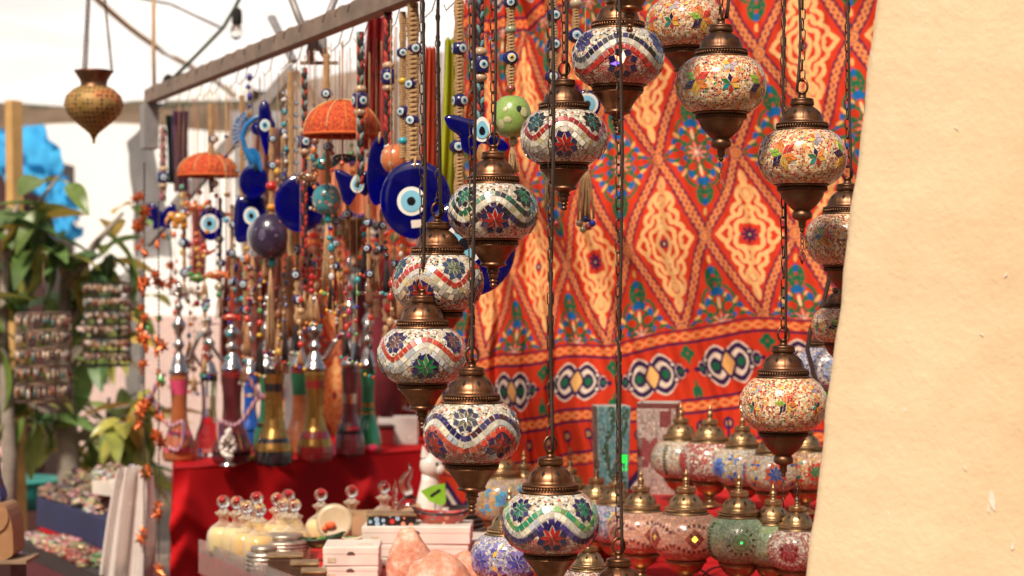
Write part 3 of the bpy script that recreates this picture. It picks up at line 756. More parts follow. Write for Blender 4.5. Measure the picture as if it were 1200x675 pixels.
# rail that carries the chains, above the frame
mb=MB(); mb.tube([(-.6,2.6,2.63),(-.2,2.85,2.63),(.3,2.95,2.63),(1.0,3.05,2.63)],.012,8); mb.tube([(-.6,3.1,2.62),(1.0,3.25,2.62)],.012,8)
o=mb.obj('hanging_rail',M_chain); tag(o,'metal rail carrying the lantern chains above the stall','rail')

# ------------------------------------------------------------------ unseen houses added behind the camera for dark reflections
M_ston=mat('brown_street_stone',(.20,.13,.085),.85,var=.4,scale=1.5,bump=.4)
for (lb,x0,x1,y0,y1,hh) in (('unseen brown stone house added behind the camera for dark reflections',-9,9,-8.4,-8,7),('unseen brown stone house added on the left to block sky light',-11.4,-11,-8,2,6.5),('unseen brown stone house added on the right to block sky light',5.0,5.4,-8,1,6.5)):
    o=thing('added_stone_house',lb,'house',((x0+x1)/2,(y0+y1)/2,0)); a,b_=(x1-x0)/2,(y1-y0)/2
    mb=MB(); mb.box((-a,-b_,0),(a,b_,hh)); mb.obj('wall',M_ston,o)
    mb=MB(); mb.box((-a-.15,-b_-.15,hh),(a+.15,b_+.15,hh+.25)); mb.obj('roof',M_ston,o)
    n=4
    for i in range(n):
        t=(i+.5)/n*2-1
        for z0,z1,nm in ((0.02,2.2,'door'),(3.4,4.8,'window')):
            mb=MB()
            if a>b_: mb.box((t*a-.5,b_+.003,z0),(t*a+.5,b_+.05,z1))
            else:
                sx=1 if x0<0 else -1; mb.box((min(sx*(a+.003),sx*(a+.05)),t*b_-.4,z0),(max(sx*(a+.003),sx*(a+.05)),t*b_+.4,z1))
            mb.obj(nm,M_hole,o)
# ------------------------------------------------------------------ front counter
from mathutils import noise as mn
M_redcloth=mat('red_tablecloth',(.55,.008,.010),.7,var=.3,scale=6,bump=.15,bscale=300)
M_wood=mat('weathered_wood',(.30,.19,.11),.75,var=.4,scale=18,bump=.4)
M_plastic=mat('clear_plastic_wrap',(.85,.80,.75),.12,var=.05,trans=.85,scale=30,bump=.5,bscale=60)
ZT=.935
t=thing('display_counter','low display counter under red cloth that carries lanterns, boxes and rocks','counter',(0,3.9,0))
def cpoly(pts,z0,z1,mb,mat_=0,bev=.012):
    n=len(pts); cx=sum(p[0] for p in pts)/n; cy=sum(p[1] for p in pts)/n
    vs=[]
    for z,e in ((z0,0),(z1-bev,0),(z1-bev*.3,.004),(z1,bev)):
        for x,y in pts:
            d=math.hypot(x-cx,y-cy); vs.append((cx+(x-cx)*(1-e/d),cy+(y-cy)*(1-e/d)-3.9,z))
    fs=[tuple(range(3*n,4*n))]
    for k in range(3):
        for i in range(n): fs.append((k*n+i,k*n+(i+1)%n,(k+1)*n+(i+1)%n,(k+1)*n+i))
    mb.add(vs,fs,mat_,smooth=False)
mb=MB(); cpoly([(-.673,4.62),(-.673,4.3),(-.36,3.64),(-.2,3.2),(.95,3.2),(.95,4.5),(-.1,4.62)],.25,ZT,mb); mb.obj('cloth_cover',M_redcloth,t)
mb=MB(); cpoly([(.12,4.12),(.95,4.02),(.95,4.47),(.12,4.47)],ZT+.001,1.05,mb); mb.obj('raised_step',M_redcloth,t)
for x,y in ((-.55,4.4),(.85,4.4),(.85,3.3),(-.12,3.35)):
    mb=MB(); mb.box((x-.025,y-3.925,0),(x+.025,y-3.875,.26)); mb.obj('leg',M_wood,t)
mb=MB(); mb.box((-.006,0,-.05),(.0,.86,.022),M=Matrix.Translation((-.677+0,4.3-3.9,ZT))@Rz(math.atan2(-.66,.313)-PI/2)) ; mb.obj('plastic_edge',M_plastic,t)

# ------------------------------------------------------------------ table lanterns
def stand(label,px,py,w,z0,globe,rz=0,finial='spike',metal='brass'):
    w=w*1.10; Y=(CAMZ-z0)*FPX/((py-337.5)+.73*w)
    return lantern('table_lantern',label,px,py,w,globe,metal=metal,cup='C',Y=Y,rz=rz,finial=finial,group='mosaic lanterns standing on the counter')
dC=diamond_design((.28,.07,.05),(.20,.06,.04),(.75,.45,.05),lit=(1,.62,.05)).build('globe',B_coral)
dC2=diamond_design((.30,.08,.05),(.22,.06,.05),(.1,.12,.05)).build('globe',B_coral)
dG=round_design([(.20,.42,.18),(.10,.30,.12)],(.02,.07,.03),(.02,.7,.15),lit=True).build('globe',B_green)
dG2=diamond_design((.02,.12,.05),(.25,.3,.12),(.6,.3,.15)).build('globe',B_green)
dM=burst_design((.35,.02,.03),(.25,.02,.02),(.75,.68,.6)).build('globe',beadmat('beads_maroon',[(5,(.32,.03,.03)),(3,W1),(2,(.6,.3,.2))],[(1,DR)],.003))
dR=burst_design((.55,.03,.03),(.45,.02,.02),(.7,.6,.5)).build('globe',beadmat('beads_crimson',[(5,(.45,.03,.03)),(3,W1),(2,DR)],[(1,DR)],.0045))
dP=round_design([(.20,.30,.16),(.28,.38,.2)],(.06,.08,.05),(.2,.3,.15),n=2).build('globe',B_pale)
def starfield(bead,c1,c2,n=5,L=.15):
    G=Globe()
    for k in range(n):
        star8(G,2*PI*k/n,.0,L,c1,c2); 
        G2=2*PI*(k+.5)/n; rhombi(G,G2,.3,.14,[c1,YE,c2]); rhombi(G,G2,-.28,.14,[c2,c1,YE])
    return G.build('globe',bead)
dB=starfield(B_pale,(.02,.12,.55),(.10,.25,.6)); dS=starfield(B_pale,(.03,.10,.40),(.65,.12,.05),4,.18)
dT=starfield(B_blue,(.05,.35,.35),(.1,.2,.25)); dGo=starfield(B_gold,(.03,.35,.75),(.05,.5,.8),5,.14); dBl=starfield(B_blue,(.06,.06,.35),(.2,.15,.4),6,.14)
stand('coral beaded table lantern with dark diamonds and a glowing yellow centre',804,627,77,ZT,dC,.15,'spike')
stand('coral beaded table lantern with dark green diamonds, just left of the glowing one',751,622,71,ZT,dC2,.3,'spike')
stand('teal and silver mosaic table lantern peeking between the coral and the red ones',722,612,64,ZT,dT,.4,'wire')
stand('crimson and white mosaic table lantern beside the long hanging chain',699,607,64,ZT,dR,0,'wire')
stand('green beaded table lantern with concentric tile rings and a bright green centre',866,631,76,ZT,dG,-.05,'spike')
stand('green and coral diamond table lantern between the ringed green and maroon ones',906,637,70,ZT,dG2,.25,'spike')
stand('maroon and white mosaic table lantern against the plaster wall edge',934,643,68,ZT,dM,-.4,'wire')
stand('pale table lantern with green round medallion on the raised step',798,537,64,1.05,dP,.9,'spike')
stand('crimson crackle table lantern second on the raised step',832,540,66,1.05,dR,.3,'spike')
stand('pale table lantern with blue tile stars on the raised step',870,546,64,1.05,dB,.2,'spike')
stand('pale table lantern with orange and blue stars under the split-flower lantern',905,553,62,1.05,dS,0,'spike')
stand('many coloured beaded table lantern at the wall end of the raised step',944,550,64,1.05,bj if False else starfield(B_jewel,GR,RD,5,.14),.2,'wire')
stand('gold and violet table lantern with bright blue stars behind the boxes',588,583,72,ZT,dGo,.1,'spike')
stand('small amber table lantern just behind the blue-starred one',614,588,60,ZT+.001,dGo,1.3,'spike')
stand('brass capped table lantern hidden behind the green and navy wave lantern',668,593,60,ZT+.002,dC2,.8,'wire')
stand('violet blue crackled table lantern beside the salt rocks',597,653,82,ZT,dBl,.2,'spike')
stand('brass capped table lantern low at the frame bottom beside the wave lantern',690,690,68,ZT,dM,.2,'wire')

# ------------------------------------------------------------------ mosaic vases
def vase(name,label,px0,px1,ptop,Y,z0,rz,fn,flare=.85,n=18,m=34):
    wd=(px1-px0)/FPX*Y*.78; x=((px0+px1)/2-600)/FPX*Y; z1=CAMZ+(337.5-ptop)/FPX*Y; H=z1-z0
    o=thing(name,label,'vase',(x,Y,z0),rz,'square mosaic vases')
    mb=MB(); b=wd/2*flare; tp=wd/2; th=.005
    M0=lambda r,z:[(-r,-r,z),(r,-r,z),(r,r,z),(-r,r,z)]
    vs=M0(b,0)+M0(tp,H)+M0(tp-th,H)+M0(b-th,.01)
    fs=[(3,2,1,0),(12,13,14,15)]
    for k in range(3):
        for i in range(4): fs.append((k*4+i,k*4+(i+1)%4,k*4+4+(i+1)%4,k*4+4+i))
    mb.add(vs,fs,0,(.6,.55,.5),False)
    rr=random.Random(int(px0))
    for side in range(4):
        M=Rz(side*PI/2)
        for j in range(m):
            for i in range(n):
                u=(i+.5)/n; v=(j+.5)/m; r=b+(tp-b)*v
                c=fn(u,v,side,rr); lit=False
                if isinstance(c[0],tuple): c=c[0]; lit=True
                k=rr.uniform(.7,1.2); c=tuple(min(.95,q*k) for q in c)
                du=.43/n*2; dz=.43/m*H; y=-(r+.001+rr.uniform(0,.0006))
                X=(u*2-1)
                mb.add([((X-du)*r,y,v*H-dz),((X+du)*r,y,v*H-dz),((X+du)*r,y+rr.uniform(-.0004,.0004),v*H+dz),((X-du)*r,y,v*H+dz)],[(0,1,2,3)],2 if lit else 1,c,False,M)
    mb.obj('vase_body',[mat(name+'_grout',(.5,.45,.4),.8),M_tile,M_lit],o)
    return o
def tealf(u,v,s,rr):
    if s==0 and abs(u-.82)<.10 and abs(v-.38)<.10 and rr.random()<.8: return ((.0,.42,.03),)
    x=.35+.12*math.sin(v*9); x2=.75+.1*math.sin(v*8+1)
    if min(abs(u-x),abs(u-x2))<.10 and rr.random()<.75: return (.02,.10,.05)
    return rr.choice([(.10,.36,.38),(.14,.42,.45),(.3,.5,.5),(.08,.28,.33)])
def pinkf(u,v,s,rr):
    if v>.95 or u>.93: return (.22,.03,.03)
    if .58<u<.86 and .72+.1*(u-.5)<v<.9+.1*(u-.5): return (.30,.03,.04)
    d=math.hypot(u-.3,(v-.45)*1.8); a=math.atan2((v-.45)*1.8,u-.3)
    if d<.34*(.5+.5*abs(math.cos(a*3))): return (.38,.05,.06)
    return rr.choice([(.62,.42,.36),(.7,.5,.42),(.55,.38,.33),(.72,.6,.52)])
vase('mosaic_vase','tall teal mosaic vase with dark green vines and a green glow',691,741,475,4.30,1.05,.12,tealf)
vase('mosaic_vase','square pink mosaic vase with dark red flower and dark rim',742,803,471,4.38,1.05,-.16,pinkf,.95)

# ------------------------------------------------------------------ salt rocks
m,nt,b=newmat('salt_crystal'); L=nt.links; M_salt=m
tc=N(nt,'ShaderNodeTexCoord'); no=N(nt,'ShaderNodeTexNoise',Scale=30.0,Detail=9.0,Roughness=.7); L.new(tc.outputs['Object'],no.inputs['Vector'])
r=ramp(nt,[(.36,(.55,.16,.09)),(.5,(.70,.30,.18)),(.62,(.82,.54,.42))]); L.new(no.outputs['Fac'],r.inputs[0]); L.new(r.outputs[0],b.inputs['Base Color'])
setp(b,Roughness=.42,Subsurface_Weight=.2,Subsurface_Scale=.02); b.inputs['Subsurface Radius'].default_value=(1,.35,.2)
bp=N(nt,'ShaderNodeBump',Strength=.9,Distance=.006); L.new(no.outputs['Fac'],bp.inputs['Height']); L.new(bp.outputs[0],b.inputs['Normal'])
def rock(label,px,wpx,ptop,Y,seed,dep=.8):
    wd=wpx/FPX*Y; x=(px-600)/FPX*Y; H=CAMZ+(337.5-ptop)/FPX*Y-ZT
    rr=random.Random(seed); pl=[]
    for i in range(16):
        a=rr.uniform(0,2*PI); e=rr.uniform(-.5,1.2); pl.append((Vector((math.cos(a)*math.cos(e),math.sin(a)*math.cos(e),math.sin(e))),rr.uniform(.80,.98)))
    mb=MB(); vs=[];fs=[];R,Sg=26,36
    for k in range(R+1):
        for i in range(Sg):
            ph=PI*k/R; th=2*PI*i/Sg; d=Vector((math.sin(ph)*math.cos(th),math.sin(ph)*math.sin(th),-math.cos(ph)))
            q=1.0
            for n_,c in pl:
                dd=d.dot(n_)
                if dd>0: q=min(q,max(c,.86)/dd)
            q*=1+.05*mn.noise(d*2.3+Vector((seed,0,0)))+.035*mn.noise(d*6+Vector((seed,0,0)))
            z=d.z*q; tp=1-.16*max(z,0)
            vs.append((d.x*q*wd/2*tp*1.05,d.y*q*wd/2*dep*tp,max((z*.5+.5)*H*1.03-.012,0)))
    for k in range(R):
        for i in range(Sg): fs.append((k*Sg+i,k*Sg+(i+1)%Sg,(k+1)*Sg+(i+1)%Sg,(k+1)*Sg+i))
    mb.add(vs,fs); o=mb.obj('salt_rock',M_salt,None,T(x,Y,ZT)); tag(o,label,'rock','pink salt rocks on the counter')
rock('tall narrow orange salt rock leaning by the white boxes',480,52,611,3.62,3)
rock('broad rounded orange salt rock in front of the others',512,80,639,3.50,9)
rock('rounded pinkish salt rock touching the broad one beside it',546,52,639,3.56,14)

# ------------------------------------------------------------------ boxes
M_card=mat('white_card',(.74,.65,.56),.65,var=.22,scale=14,bump=.15)
M_brown=mat('brown_card',(.45,.28,.15),.75,var=.15,scale=30)
M_stick=mat('aged_sticker',(.62,.50,.34),.6,var=.3,scale=200)
M_slot=mat('dark_slot',(.10,.06,.05),.9)
def cardbox(label,px0,px1,ptop,Y,hh,rz=0,dep=.12,grp='white card boxes stacked on the counter'):
    w_=(px1-px0)/FPX*Y; x=((px0+px1)/2-600)/FPX*Y; z1=CAMZ+(337.5-ptop)/FPX*Y
    o=thing('white_box',label,'box',(x,Y+dep/2,z1-hh),rz,grp)
    mb=MB(); mb.box((-w_/2,-dep/2,0),(w_/2,dep/2,hh*.985),bev=.0016); mb.obj('box_body',M_card,o)
    mb=MB(); mb.box((-w_/2-.0008,-dep/2-.0008,hh*.60),(w_/2+.0008,dep/2+.0008,hh*.99),bev=.0016); mb.obj('lid',M_card,o)
    mb=MB(); mb.prism([(math.cos(a)*.008,math.sin(a)*.006+hh*.6) for a in [PI*i/10 for i in range(11)]],-dep/2-.0016,-dep/2-.0010); mb.obj('thumb_notch',M_slot,o)
    mb=MB(); mb.box((-w_*.42,-dep/2-.0013,hh*.20),(-w_*.42+.016,-dep/2-.0010,hh*.44)); mb.obj('paper_sticker',M_stick,o); mb=MB(); mb.box((w_*.1,-dep*.2,hh*.992),(w_*.1+.03,-dep*.2+.018,hh*.996)); mb.obj('paper_sticker',M_stick,o)
cardbox('white card box on top of the short stack left of the salt rocks',378,443,641,3.86,.037,.02)
cardbox('white card box at the bottom of the short stack beside the tins',378,443,663.5,3.862,.0265,.0,.118)
cardbox('long white card box on top of the stack behind the salt rocks',425,552,617,4.02,.036,-.03)
cardbox('long white card box in the middle, under the topmost long box',428,549,638,4.022,.026,-.01)
cardbox('long white card box at the bottom of the stack behind the rocks',430,550,653.5,4.024,.0185,.02)
cardbox('white card box on top of the small stack beside the blue-starred lantern',543,584,633,4.16,.022,.05,.14)
cardbox('white card box at the bottom beside the violet blue lantern',541,583,646,4.158,.0125,.0,.1)
# open brown carton and printed tin
def bx(name,label,cat,px0,px1,ptop,pbot,Y,dep,mats,rz=0,extra=None):
    w_=(px1-px0)/FPX*Y; x=((px0+px1)/2-600)/FPX*Y; z1=CAMZ+(337.5-ptop)/FPX*Y; z0=CAMZ+(337.5-pbot)/FPX*Y
    o=thing(name,label,cat,(x,Y,z0),rz); return o,w_,z1-z0
o,w_,hh=bx('brown_carton','open brown cardboard carton behind the white boxes','carton',412,470,601,626,4.35,.12,None,.1)
mb=MB(); t_=.002
for lo,hi in (((-w_/2,-.06,0),(w_/2,-.06+t_,hh)),((-w_/2,.06-t_,0),(w_/2,.06,hh)),((-w_/2,-.058,0.001),(-w_/2+t_,.058,hh)),((w_/2-t_,-.058,0.001),(w_/2,.058,hh)),((-w_/2+t_,-.057,.001),(w_/2-t_,.057,.003))): mb.box(lo,hi)
mb.obj('carton_walls',M_brown,o)
for s in (-1,1):
    mb=MB(); mb.box((0,-.055,-.001),(.045,.055,.001),M=T(s*w_/2,0,hh)@Rz(0 if s>0 else PI)@Ry(-.35)); mb.obj('flap',M_brown,o)
def painted(name,bands,rough=.3):
    m,nt,b=newmat(name); L=nt.links
    a=N(nt,'ShaderNodeVertexColor',layer_name='Col'); tc=N(nt,'ShaderNodeTexCoord')
    vo=N(nt,'ShaderNodeTexVoronoi',Scale=70.0); L.new(tc.outputs['Object'],vo.inputs['Vector'])
    sp=N(nt,'ShaderNodeSeparateColor'); L.new(vo.outputs['Color'],sp.inputs[0])
    st=[(i/len(bands),c) for i,c in enumerate(bands)]; r=ramp(nt,st,'CONSTANT'); L.new(sp.outputs[0],r.inputs[0])
    di=N(nt,'ShaderNodeMath',operation='LESS_THAN'); L.new(vo.outputs['Distance'],di.inputs[0]); di.inputs[1].default_value=.36
    mx=N(nt,'ShaderNodeMix',data_type='RGBA'); L.new(di.outputs[0],mx.inputs['Factor']); L.new(a.outputs['Color'],mx.inputs[6]); L.new(r.outputs[0],mx.inputs[7])
    L.new(mx.outputs[2],b.inputs['Base Color']); setp(b,Roughness=rough,Coat_Weight=.6)
    return m
M_flor=painted('floral_enamel',[(.6,.04,.03),(.75,.65,.5),(.1,.25,.14),(.7,.25,.15),(.3,.45,.6)])
M_florg=painted('green_enamel',[(.10,.25,.05),(.16,.32,.08),(.30,.33,.05),(.05,.15,.04),(.10,.25,.05)])
def boat(name,label,px,wpx,py,Y,M_,base,rim,rz=0,tilt=0,z=None):
    L_=wpx/FPX*Y/2; o=thing(name,label,'dish',P(px,py,Y),rz); o.rotation_euler=(0,tilt,rz)
    mb=MB(); vs=[];fs=[];n=28;K=7
    for k in range(K):
        q=k/(K-1); s=.35+.65*q**.7
        for i in range(n):
            a=2*PI*i/n; x=math.copysign(abs(math.cos(a))**1.0,math.cos(a)); vs.append((x*L_*s,math.sin(a)*L_*.42*s*(1-.35*abs(x)**3),q**1.6*L_*.42+ (abs(x)**3)*L_*.16*q))
    for k in range(K-1):
        for i in range(n): fs.append((k*n+i,k*n+(i+1)%n,(k+1)*n+(i+1)%n,(k+1)*n+i))
    fs.append(tuple(range(n-1,-1,-1)))
    mb.add(vs,fs,0,base)
    inner=[(x*.93,y*.93,zz+.003) for x,y,zz in vs]; mb.add(inner,[f[::-1] for f in fs],0,base)
    mb.obj('dish_bowl',M_,o)
    mb=MB(); mb.tube([Vector(vs[(K-1)*n+i])*1.0 for i in range(n)],.0022,6,closed=True); mb.obj('rim',mat(name+'_rim',rim,.35),o)
    return o
boat('painted_dish','red floral boat shaped dish with dark rim on the long white box',517,70,616,4.08,M_flor,(.42,.05,.035),(.03,.02,.02),.05,.04)
boat('painted_dish','green and yellow striped boat shaped dish with upturned end, near the tins',380,52,642,4.10,M_florg,(.03,.05,.02),(.02,.05,.02),.2,-.12)
boat('painted_dish','small green boat shaped dish tucked behind the short box stack',415,30,637,4.14,M_florg,(.06,.15,.04),(.7,.6,.4),-.3,-.1)
# black printed tin with red flowers
w0=thing('printed_tin','black tin box with red printed flowers lying on the long white box','tin',P(459,616,4.07),.06)
mb=MB(); mb.box((-.05,-.035,0),(.05,.035,.024),0,(.015,.012,.012),bev=.002); mb.obj('tin_body',M_flor,w0); mb=MB(); mb.box((-.051,-.036,.0225),(.051,.036,.027),0,(.25,.17,.09),bev=.0015); mb.obj('lid',M_brass,w0)

# ------------------------------------------------------------------ perfume bottles
def glassmat(name,col,rough=.03):
    m,nt,b=newmat(name); setp(b,Base_Color=col,Roughness=rough,Transmission_Weight=1.0,IOR=1.45)
    tc=N(nt,'ShaderNodeTexCoord'); no=N(nt,'ShaderNodeTexNoise',Scale=60.0); nt.links.new(tc.outputs['Object'],no.inputs['Vector'])
    bp=N(nt,'ShaderNodeBump',Strength=.08,Distance=.001); nt.links.new(no.outputs['Fac'],bp.inputs['Height']); nt.links.new(bp.outputs[0],b.inputs['Normal']); return m
M_glass=glassmat('clear_glass',(.97,.95,.90))
def thinglass():
    m,nt,b=newmat('thin_glass'); L=nt.links; tr=N(nt,'ShaderNodeBsdfTransparent'); tr.inputs[0].default_value=(.98,.94,.84,1); setp(b,Base_Color=(.9,.80,.60),Roughness=.05,Coat_Weight=1)
    lw=N(nt,'ShaderNodeLayerWeight',Blend=.30); mr=N(nt,'ShaderNodeMapRange'); mr.inputs[3].default_value=.10; mr.inputs[4].default_value=.85; L.new(lw.outputs['Facing'],mr.inputs[0])
    ms=N(nt,'ShaderNodeMixShader'); L.new(mr.outputs[0],ms.inputs[0]); L.new(tr.outputs[0],ms.inputs[1]); L.new(b.outputs[0],ms.inputs[2]); L.new(ms.outputs[0],nt.nodes['Material Output'].inputs['Surface']); return m
M_thin=thinglass(); M_oil=mat('amber_oil',(.82,.54,.18),.08,var=.1,trans=.15); M_oil2=mat('pale_oil',(.84,.70,.38),.08,var=.1,trans=.15); M_rose=mat('rose_oil',(.75,.25,.2),.08,var=.1,trans=.1)
BODY=[(.001,0),(.026,0),(.033,.004),(.036,.014),(.036,.03),(.034,.045),(.027,.058),(.016,.066),(.010,.070),(.0095,.078),(.012,.081),(.018,.086),(.0185,.089),(.012,.091),(.009,.095)]
def bottle(label,px,py,oil,k=1.0,rz=0):
    Y=1059/(py-337.5)/ (1.0); z=ZT
    Y=(CAMZ-ZT-.111*k)*FPX/(py-337.5)
    o=thing('perfume_bottle',label,'bottle',((px-600)/FPX*Y,Y,z),rz,'glass perfume bottles with ball stoppers'); 
    def body():
        mb=MB(); mb.lathe([(r*k,zz*k) for r,zz in BODY],32,mod=lambda a,zz:1+.025*math.cos(8*a)*(1 if zz<.06*k else 0)); return mb.mesh('flask',[M_thin])
    link('flask',cached(('fl',k),body),o)
    def liq():
        mb=MB(); mb.lathe([(.001,.004*k),(.027*k,.004*k),(.032*k,.012*k),(.0325*k,.042*k),(.031*k,.050*k),(.022*k,.057*k),(.001,.057*k)],24); return mb.mesh('oil',[oil])
    link('oil',cached(('oil',oil.name,k),liq),o)
    def ball():
        mb=MB(); mb.sphere((0,0,.111*k),.0145*k,seg=24,rings=16); mb.lathe([(.0001,.086*k),(.007*k,.086*k),(.006*k,.092*k),(.008*k,.0975*k)],14); return mb.mesh('ball_stopper',[M_glass])
    link('ball_stopper',cached(('ball',k),ball),o)
BL_=[(262,588,M_oil2,'outermost at the plastic edge'),(278,589,M_oil2,'second from the plastic edge'),(289,594,M_oil,'third from the plastic edge, lower than its neighbours'),(301,584,M_oil,'at the back of the outer cluster'),(304,597,M_oil,'lowest of the outer cluster, touching the tins'),(325,585,M_oil,'first behind the silver bangle tins'),(332,591,M_oil2,'second behind the silver bangle tins'),(338,581,M_oil2,'tallest behind the silver bangle tins'),(345,592,M_oil,'last behind the silver bangle tins'),(376,580,M_oil2,'alone before the pale plate'),(412,576,M_oil2,'alone behind the open carton'),(450,571,M_rose,'with rose tinted oil beside the slim spire flask')]
for i,(px,py,ol,tx) in enumerate(BL_): bottle('ball stoppered glass bottle '+tx,px,py,ol,1.0,i*.7)
# slim spire flask
o=thing('spire_flask','slim clear flask with pointed spire stopper','bottle',(((463-600)/FPX*4.45),4.45,ZT)); mb=MB()
mb.lathe([(.001,0),(.012,0),(.013,.03),(.012,.07),(.006,.08),(.009,.085),(.006,.089),(.0001,.09)],16); mb.obj('flask',M_glass,o); mb=MB(); mb.lathe([(.0001,.0905),(.006,.091),(.0035,.097),(.007,.108),(.004,.124),(.0001,.140)],14); mb.obj('spire_stopper',M_glass,o)
# pink glass bird bottle
o=thing('swirl_bottle','pink swirled glass bottle with a curling flame stopper','bottle',((480-600)/FPX*4.42,4.42,ZT))
Mpk=glassmat('pink_glass',(.90,.45,.42),.08)
mb=MB(); mb.lathe([(.001,0),(.02,0),(.012,.02),(.01,.035),(.022,.05),(.03,.068),(.028,.085),(.016,.098),(.010,.105),(.0001,.108)],24); mb.obj('flask',Mpk,o)
mb=MB(); mb.tube([(0,0,.106),(-.008,0,.12),(-.012,0,.135),(-.004,0,.148),(.003,0,.16),(-.002,0,.178)],[.010,.014,.013,.010,.006,.001],12); mb.obj('flame_stopper',glassmat('frosted_glass',(.95,.85,.8),.25),o)
# white ceramic cat
o=thing('ceramic_cat','white ceramic cat figurine sitting behind the floral dish','figurine',((504-600)/FPX*4.42,4.42,ZT),.9); o.scale=(1.2,1.2,1.3)
Mw=mat('white_ceramic',(.78,.70,.62),.3,var=.08,coat=.5)
mb=MB(); mb.lathe([(.001,0),(.035,0),(.038,.02),(.034,.05),(.025,.085),(.019,.105),(.017,.118),(.001,.12)],24,M=S(1,.8,1)); mb.sphere((0,-.004,.132),.024,seg=18,rings=12,sc=(1,.9,.92)); mb.sphere((0,-.024,.126),.009)
for s in(-1,1):
    mb.lathe([(.0085,0),(.006,.008),(.0005,.020)],8,M=T(s*.014,0,.148)@Ry(s*.3)); mb.lathe([(.009,0),(.008,.03),(.007,.06)],10,M=T(s*.014,-.026,0)); mb.sphere((s*.014,-.032,.005),.009,sc=(.9,1.3,.6))
mb.tube([(.03,.01,.01),(.045,0,.015),(.045,-.025,.012),(.03,-.04,.01)],[.008,.007,.006,.004],8); mb.obj('cat_body',Mw,o)
mb=MB(); 
for s in(-1,1): mb.sphere((s*.009,-.0245,.136),.0026)
mb.obj('eyes',M_hole,o)
# green price tag, trays
o=thing('price_tag','bright green folded tag standing beside the ceramic cat','tag',P(510,578,4.3),-.2); mb=MB(); mb.prism([(-.032,.004),(-.008,.016),(.022,.022),(.024,-.018),(.016,-.026),(-.012,-.018)],-.001,.001); mb.obj('tag_card',mat('green_card',(.22,.48,.02),.5),o); mb=MB(); mb.box((-.012,-.0024,-.003),(.014,-.0012,.003),M=Ry(-.6)); mb.obj('tag_slot',M_hole,o); mb=MB(); mb.tube([(0,0,-.02),(0,0,-.109)],.0012,5); mb.obj('stalk',M_cord,o)
for i in range(6):
    o=thing('metal_tray','grey metal tray in the stack behind the green tag, '+['bottom','second from bottom','third from bottom','third from top','second from top','topmost'][i]+' one','tray',((535-600)/FPX*4.45+.002*math.sin(i*3),4.48,ZT+.012*i),.1*math.sin(i*2),'metal trays stacked behind the green tag')
    mb=MB(); mb.lathe([(.001,.002),(.05,.002),(.062,.008),(.066,.0115),(.063,.012),(.058,.009),(.05,.0045),(.001,.0045)],28,M=S(1.1,.8,1)); mb.obj('tray_dish',mat('tray_metal_%d'%i,[(.18,.15,.12),(.3,.26,.2),(.12,.1,.09)][i%3],.4,metal=.6),o)
# silver bangle tins (ribbed round boxes), three flat tins
M_silv=mat('ribbed_silver',(.55,.45,.36),.32,metal=.75,var=.4,scale=90,bump=.3)
def ribs(label,px,py,Y,R,n,hh):
    o=thing('bangle_tin',label,'tin',((px-600)/FPX*Y,Y,ZT),0,'ribbed silver bangle tins')
    mb=MB(); pr=[(.001,0)]
    for i in range(n): pr+=[(R*.93,hh*i/n+.0005),(R,hh*(i+.25)/n),(R,hh*(i+.7)/n),(R*.93,hh*(i+.95)/n)]
    pr+=[(R*.9,hh+.002),(.001,hh+.003)]; mb.lathe(pr,40,mod=lambda a,z:1+.012*math.cos(24*a)); mb.obj('tin_body',M_silv,o)
    mb=MB(); mb.lathe([(.001,hh+.0035),(R*.72,hh+.0035),(R*.74,hh+.009),(R*.7,hh+.013),(.001,hh+.014)],32); mb.obj('lid',M_silv,o)
ribs('tall ribbed silver bangle tin behind the brown tins',334,0,4.10,.052,7,.046); ribs('short ribbed silver bangle tin at the front of the bottles',309,0,4.00,.036,4,.034)
M_tin=mat('brown_tin',(.10,.05,.03),.4,metal=.3,coat=.3)
for i,(px,Y,k) in enumerate(((335,3.92,1.0),(357,3.84,.8),(368,3.76,.7))):
    o=thing('brown_tin',['largest dark brown tin with gilt lid','middle dark brown tin with gilt lid','smallest dark brown tin, next to the white boxes'][i],'tin',((px-600)/FPX*Y,Y,ZT),.1,'dark brown tins with gilt lids')
    mb=MB(); mb.box((-.034*k,-.03,0),(.034*k,.03,.036-.004*i),bev=.003); mb.obj('tin_body',M_tin,o); mb=MB(); mb.box((-.035*k,-.031,.0355-.004*i),(.035*k,.031,.042-.004*i),bev=.002); mb.obj('lid',M_brass,o)
# pale plate
o=thing('pale_plate','pale plate propped up behind the green dish with an orange flower on it','plate',P(392,612,4.22)); mb=MB(); mb.lathe([(.001,0),(.03,.0),(.038,.004),(.039,.006),(.03,.003),(.001,.003)],30,M=Rx(PI/2*.85)); mb.obj('plate_disc',mat('cream_plate',(.55,.42,.26),.35,var=.15,coat=.4),o)
mb=MB(); mb.sphere((-.008,-.012,-.004),.009,sc=(1.3,.5,.9)); mb.sphere((-.02,-.01,-.012),.006); mb.obj('flower',mat('orange_flower',(.75,.15,.04),.5),o)
# black wires on the red cloth below the table lanterns
for i,(a,b_) in enumerate((((815,668),(850,650)),((845,672),(800,655)))):
    pa=P(a[0],a[1],3.75); pb=P(b_[0],b_[1],4.0); pa.z=pb.z=ZT+.003; mb=MB(); mid=(pa+pb)/2+Vector((0,.05,.02)); mb.tube([pa*(1-t)**2+mid*2*t*(1-t)+pb*t*t for t in [k/10 for k in range(11)]],.0022,6)
    o=mb.obj('lamp_wire',M_cord); tag(o,['dark lamp wire curving over the red cloth toward the green lantern','dark lamp wire curving over the red cloth under the coral lantern'][i],'cable')
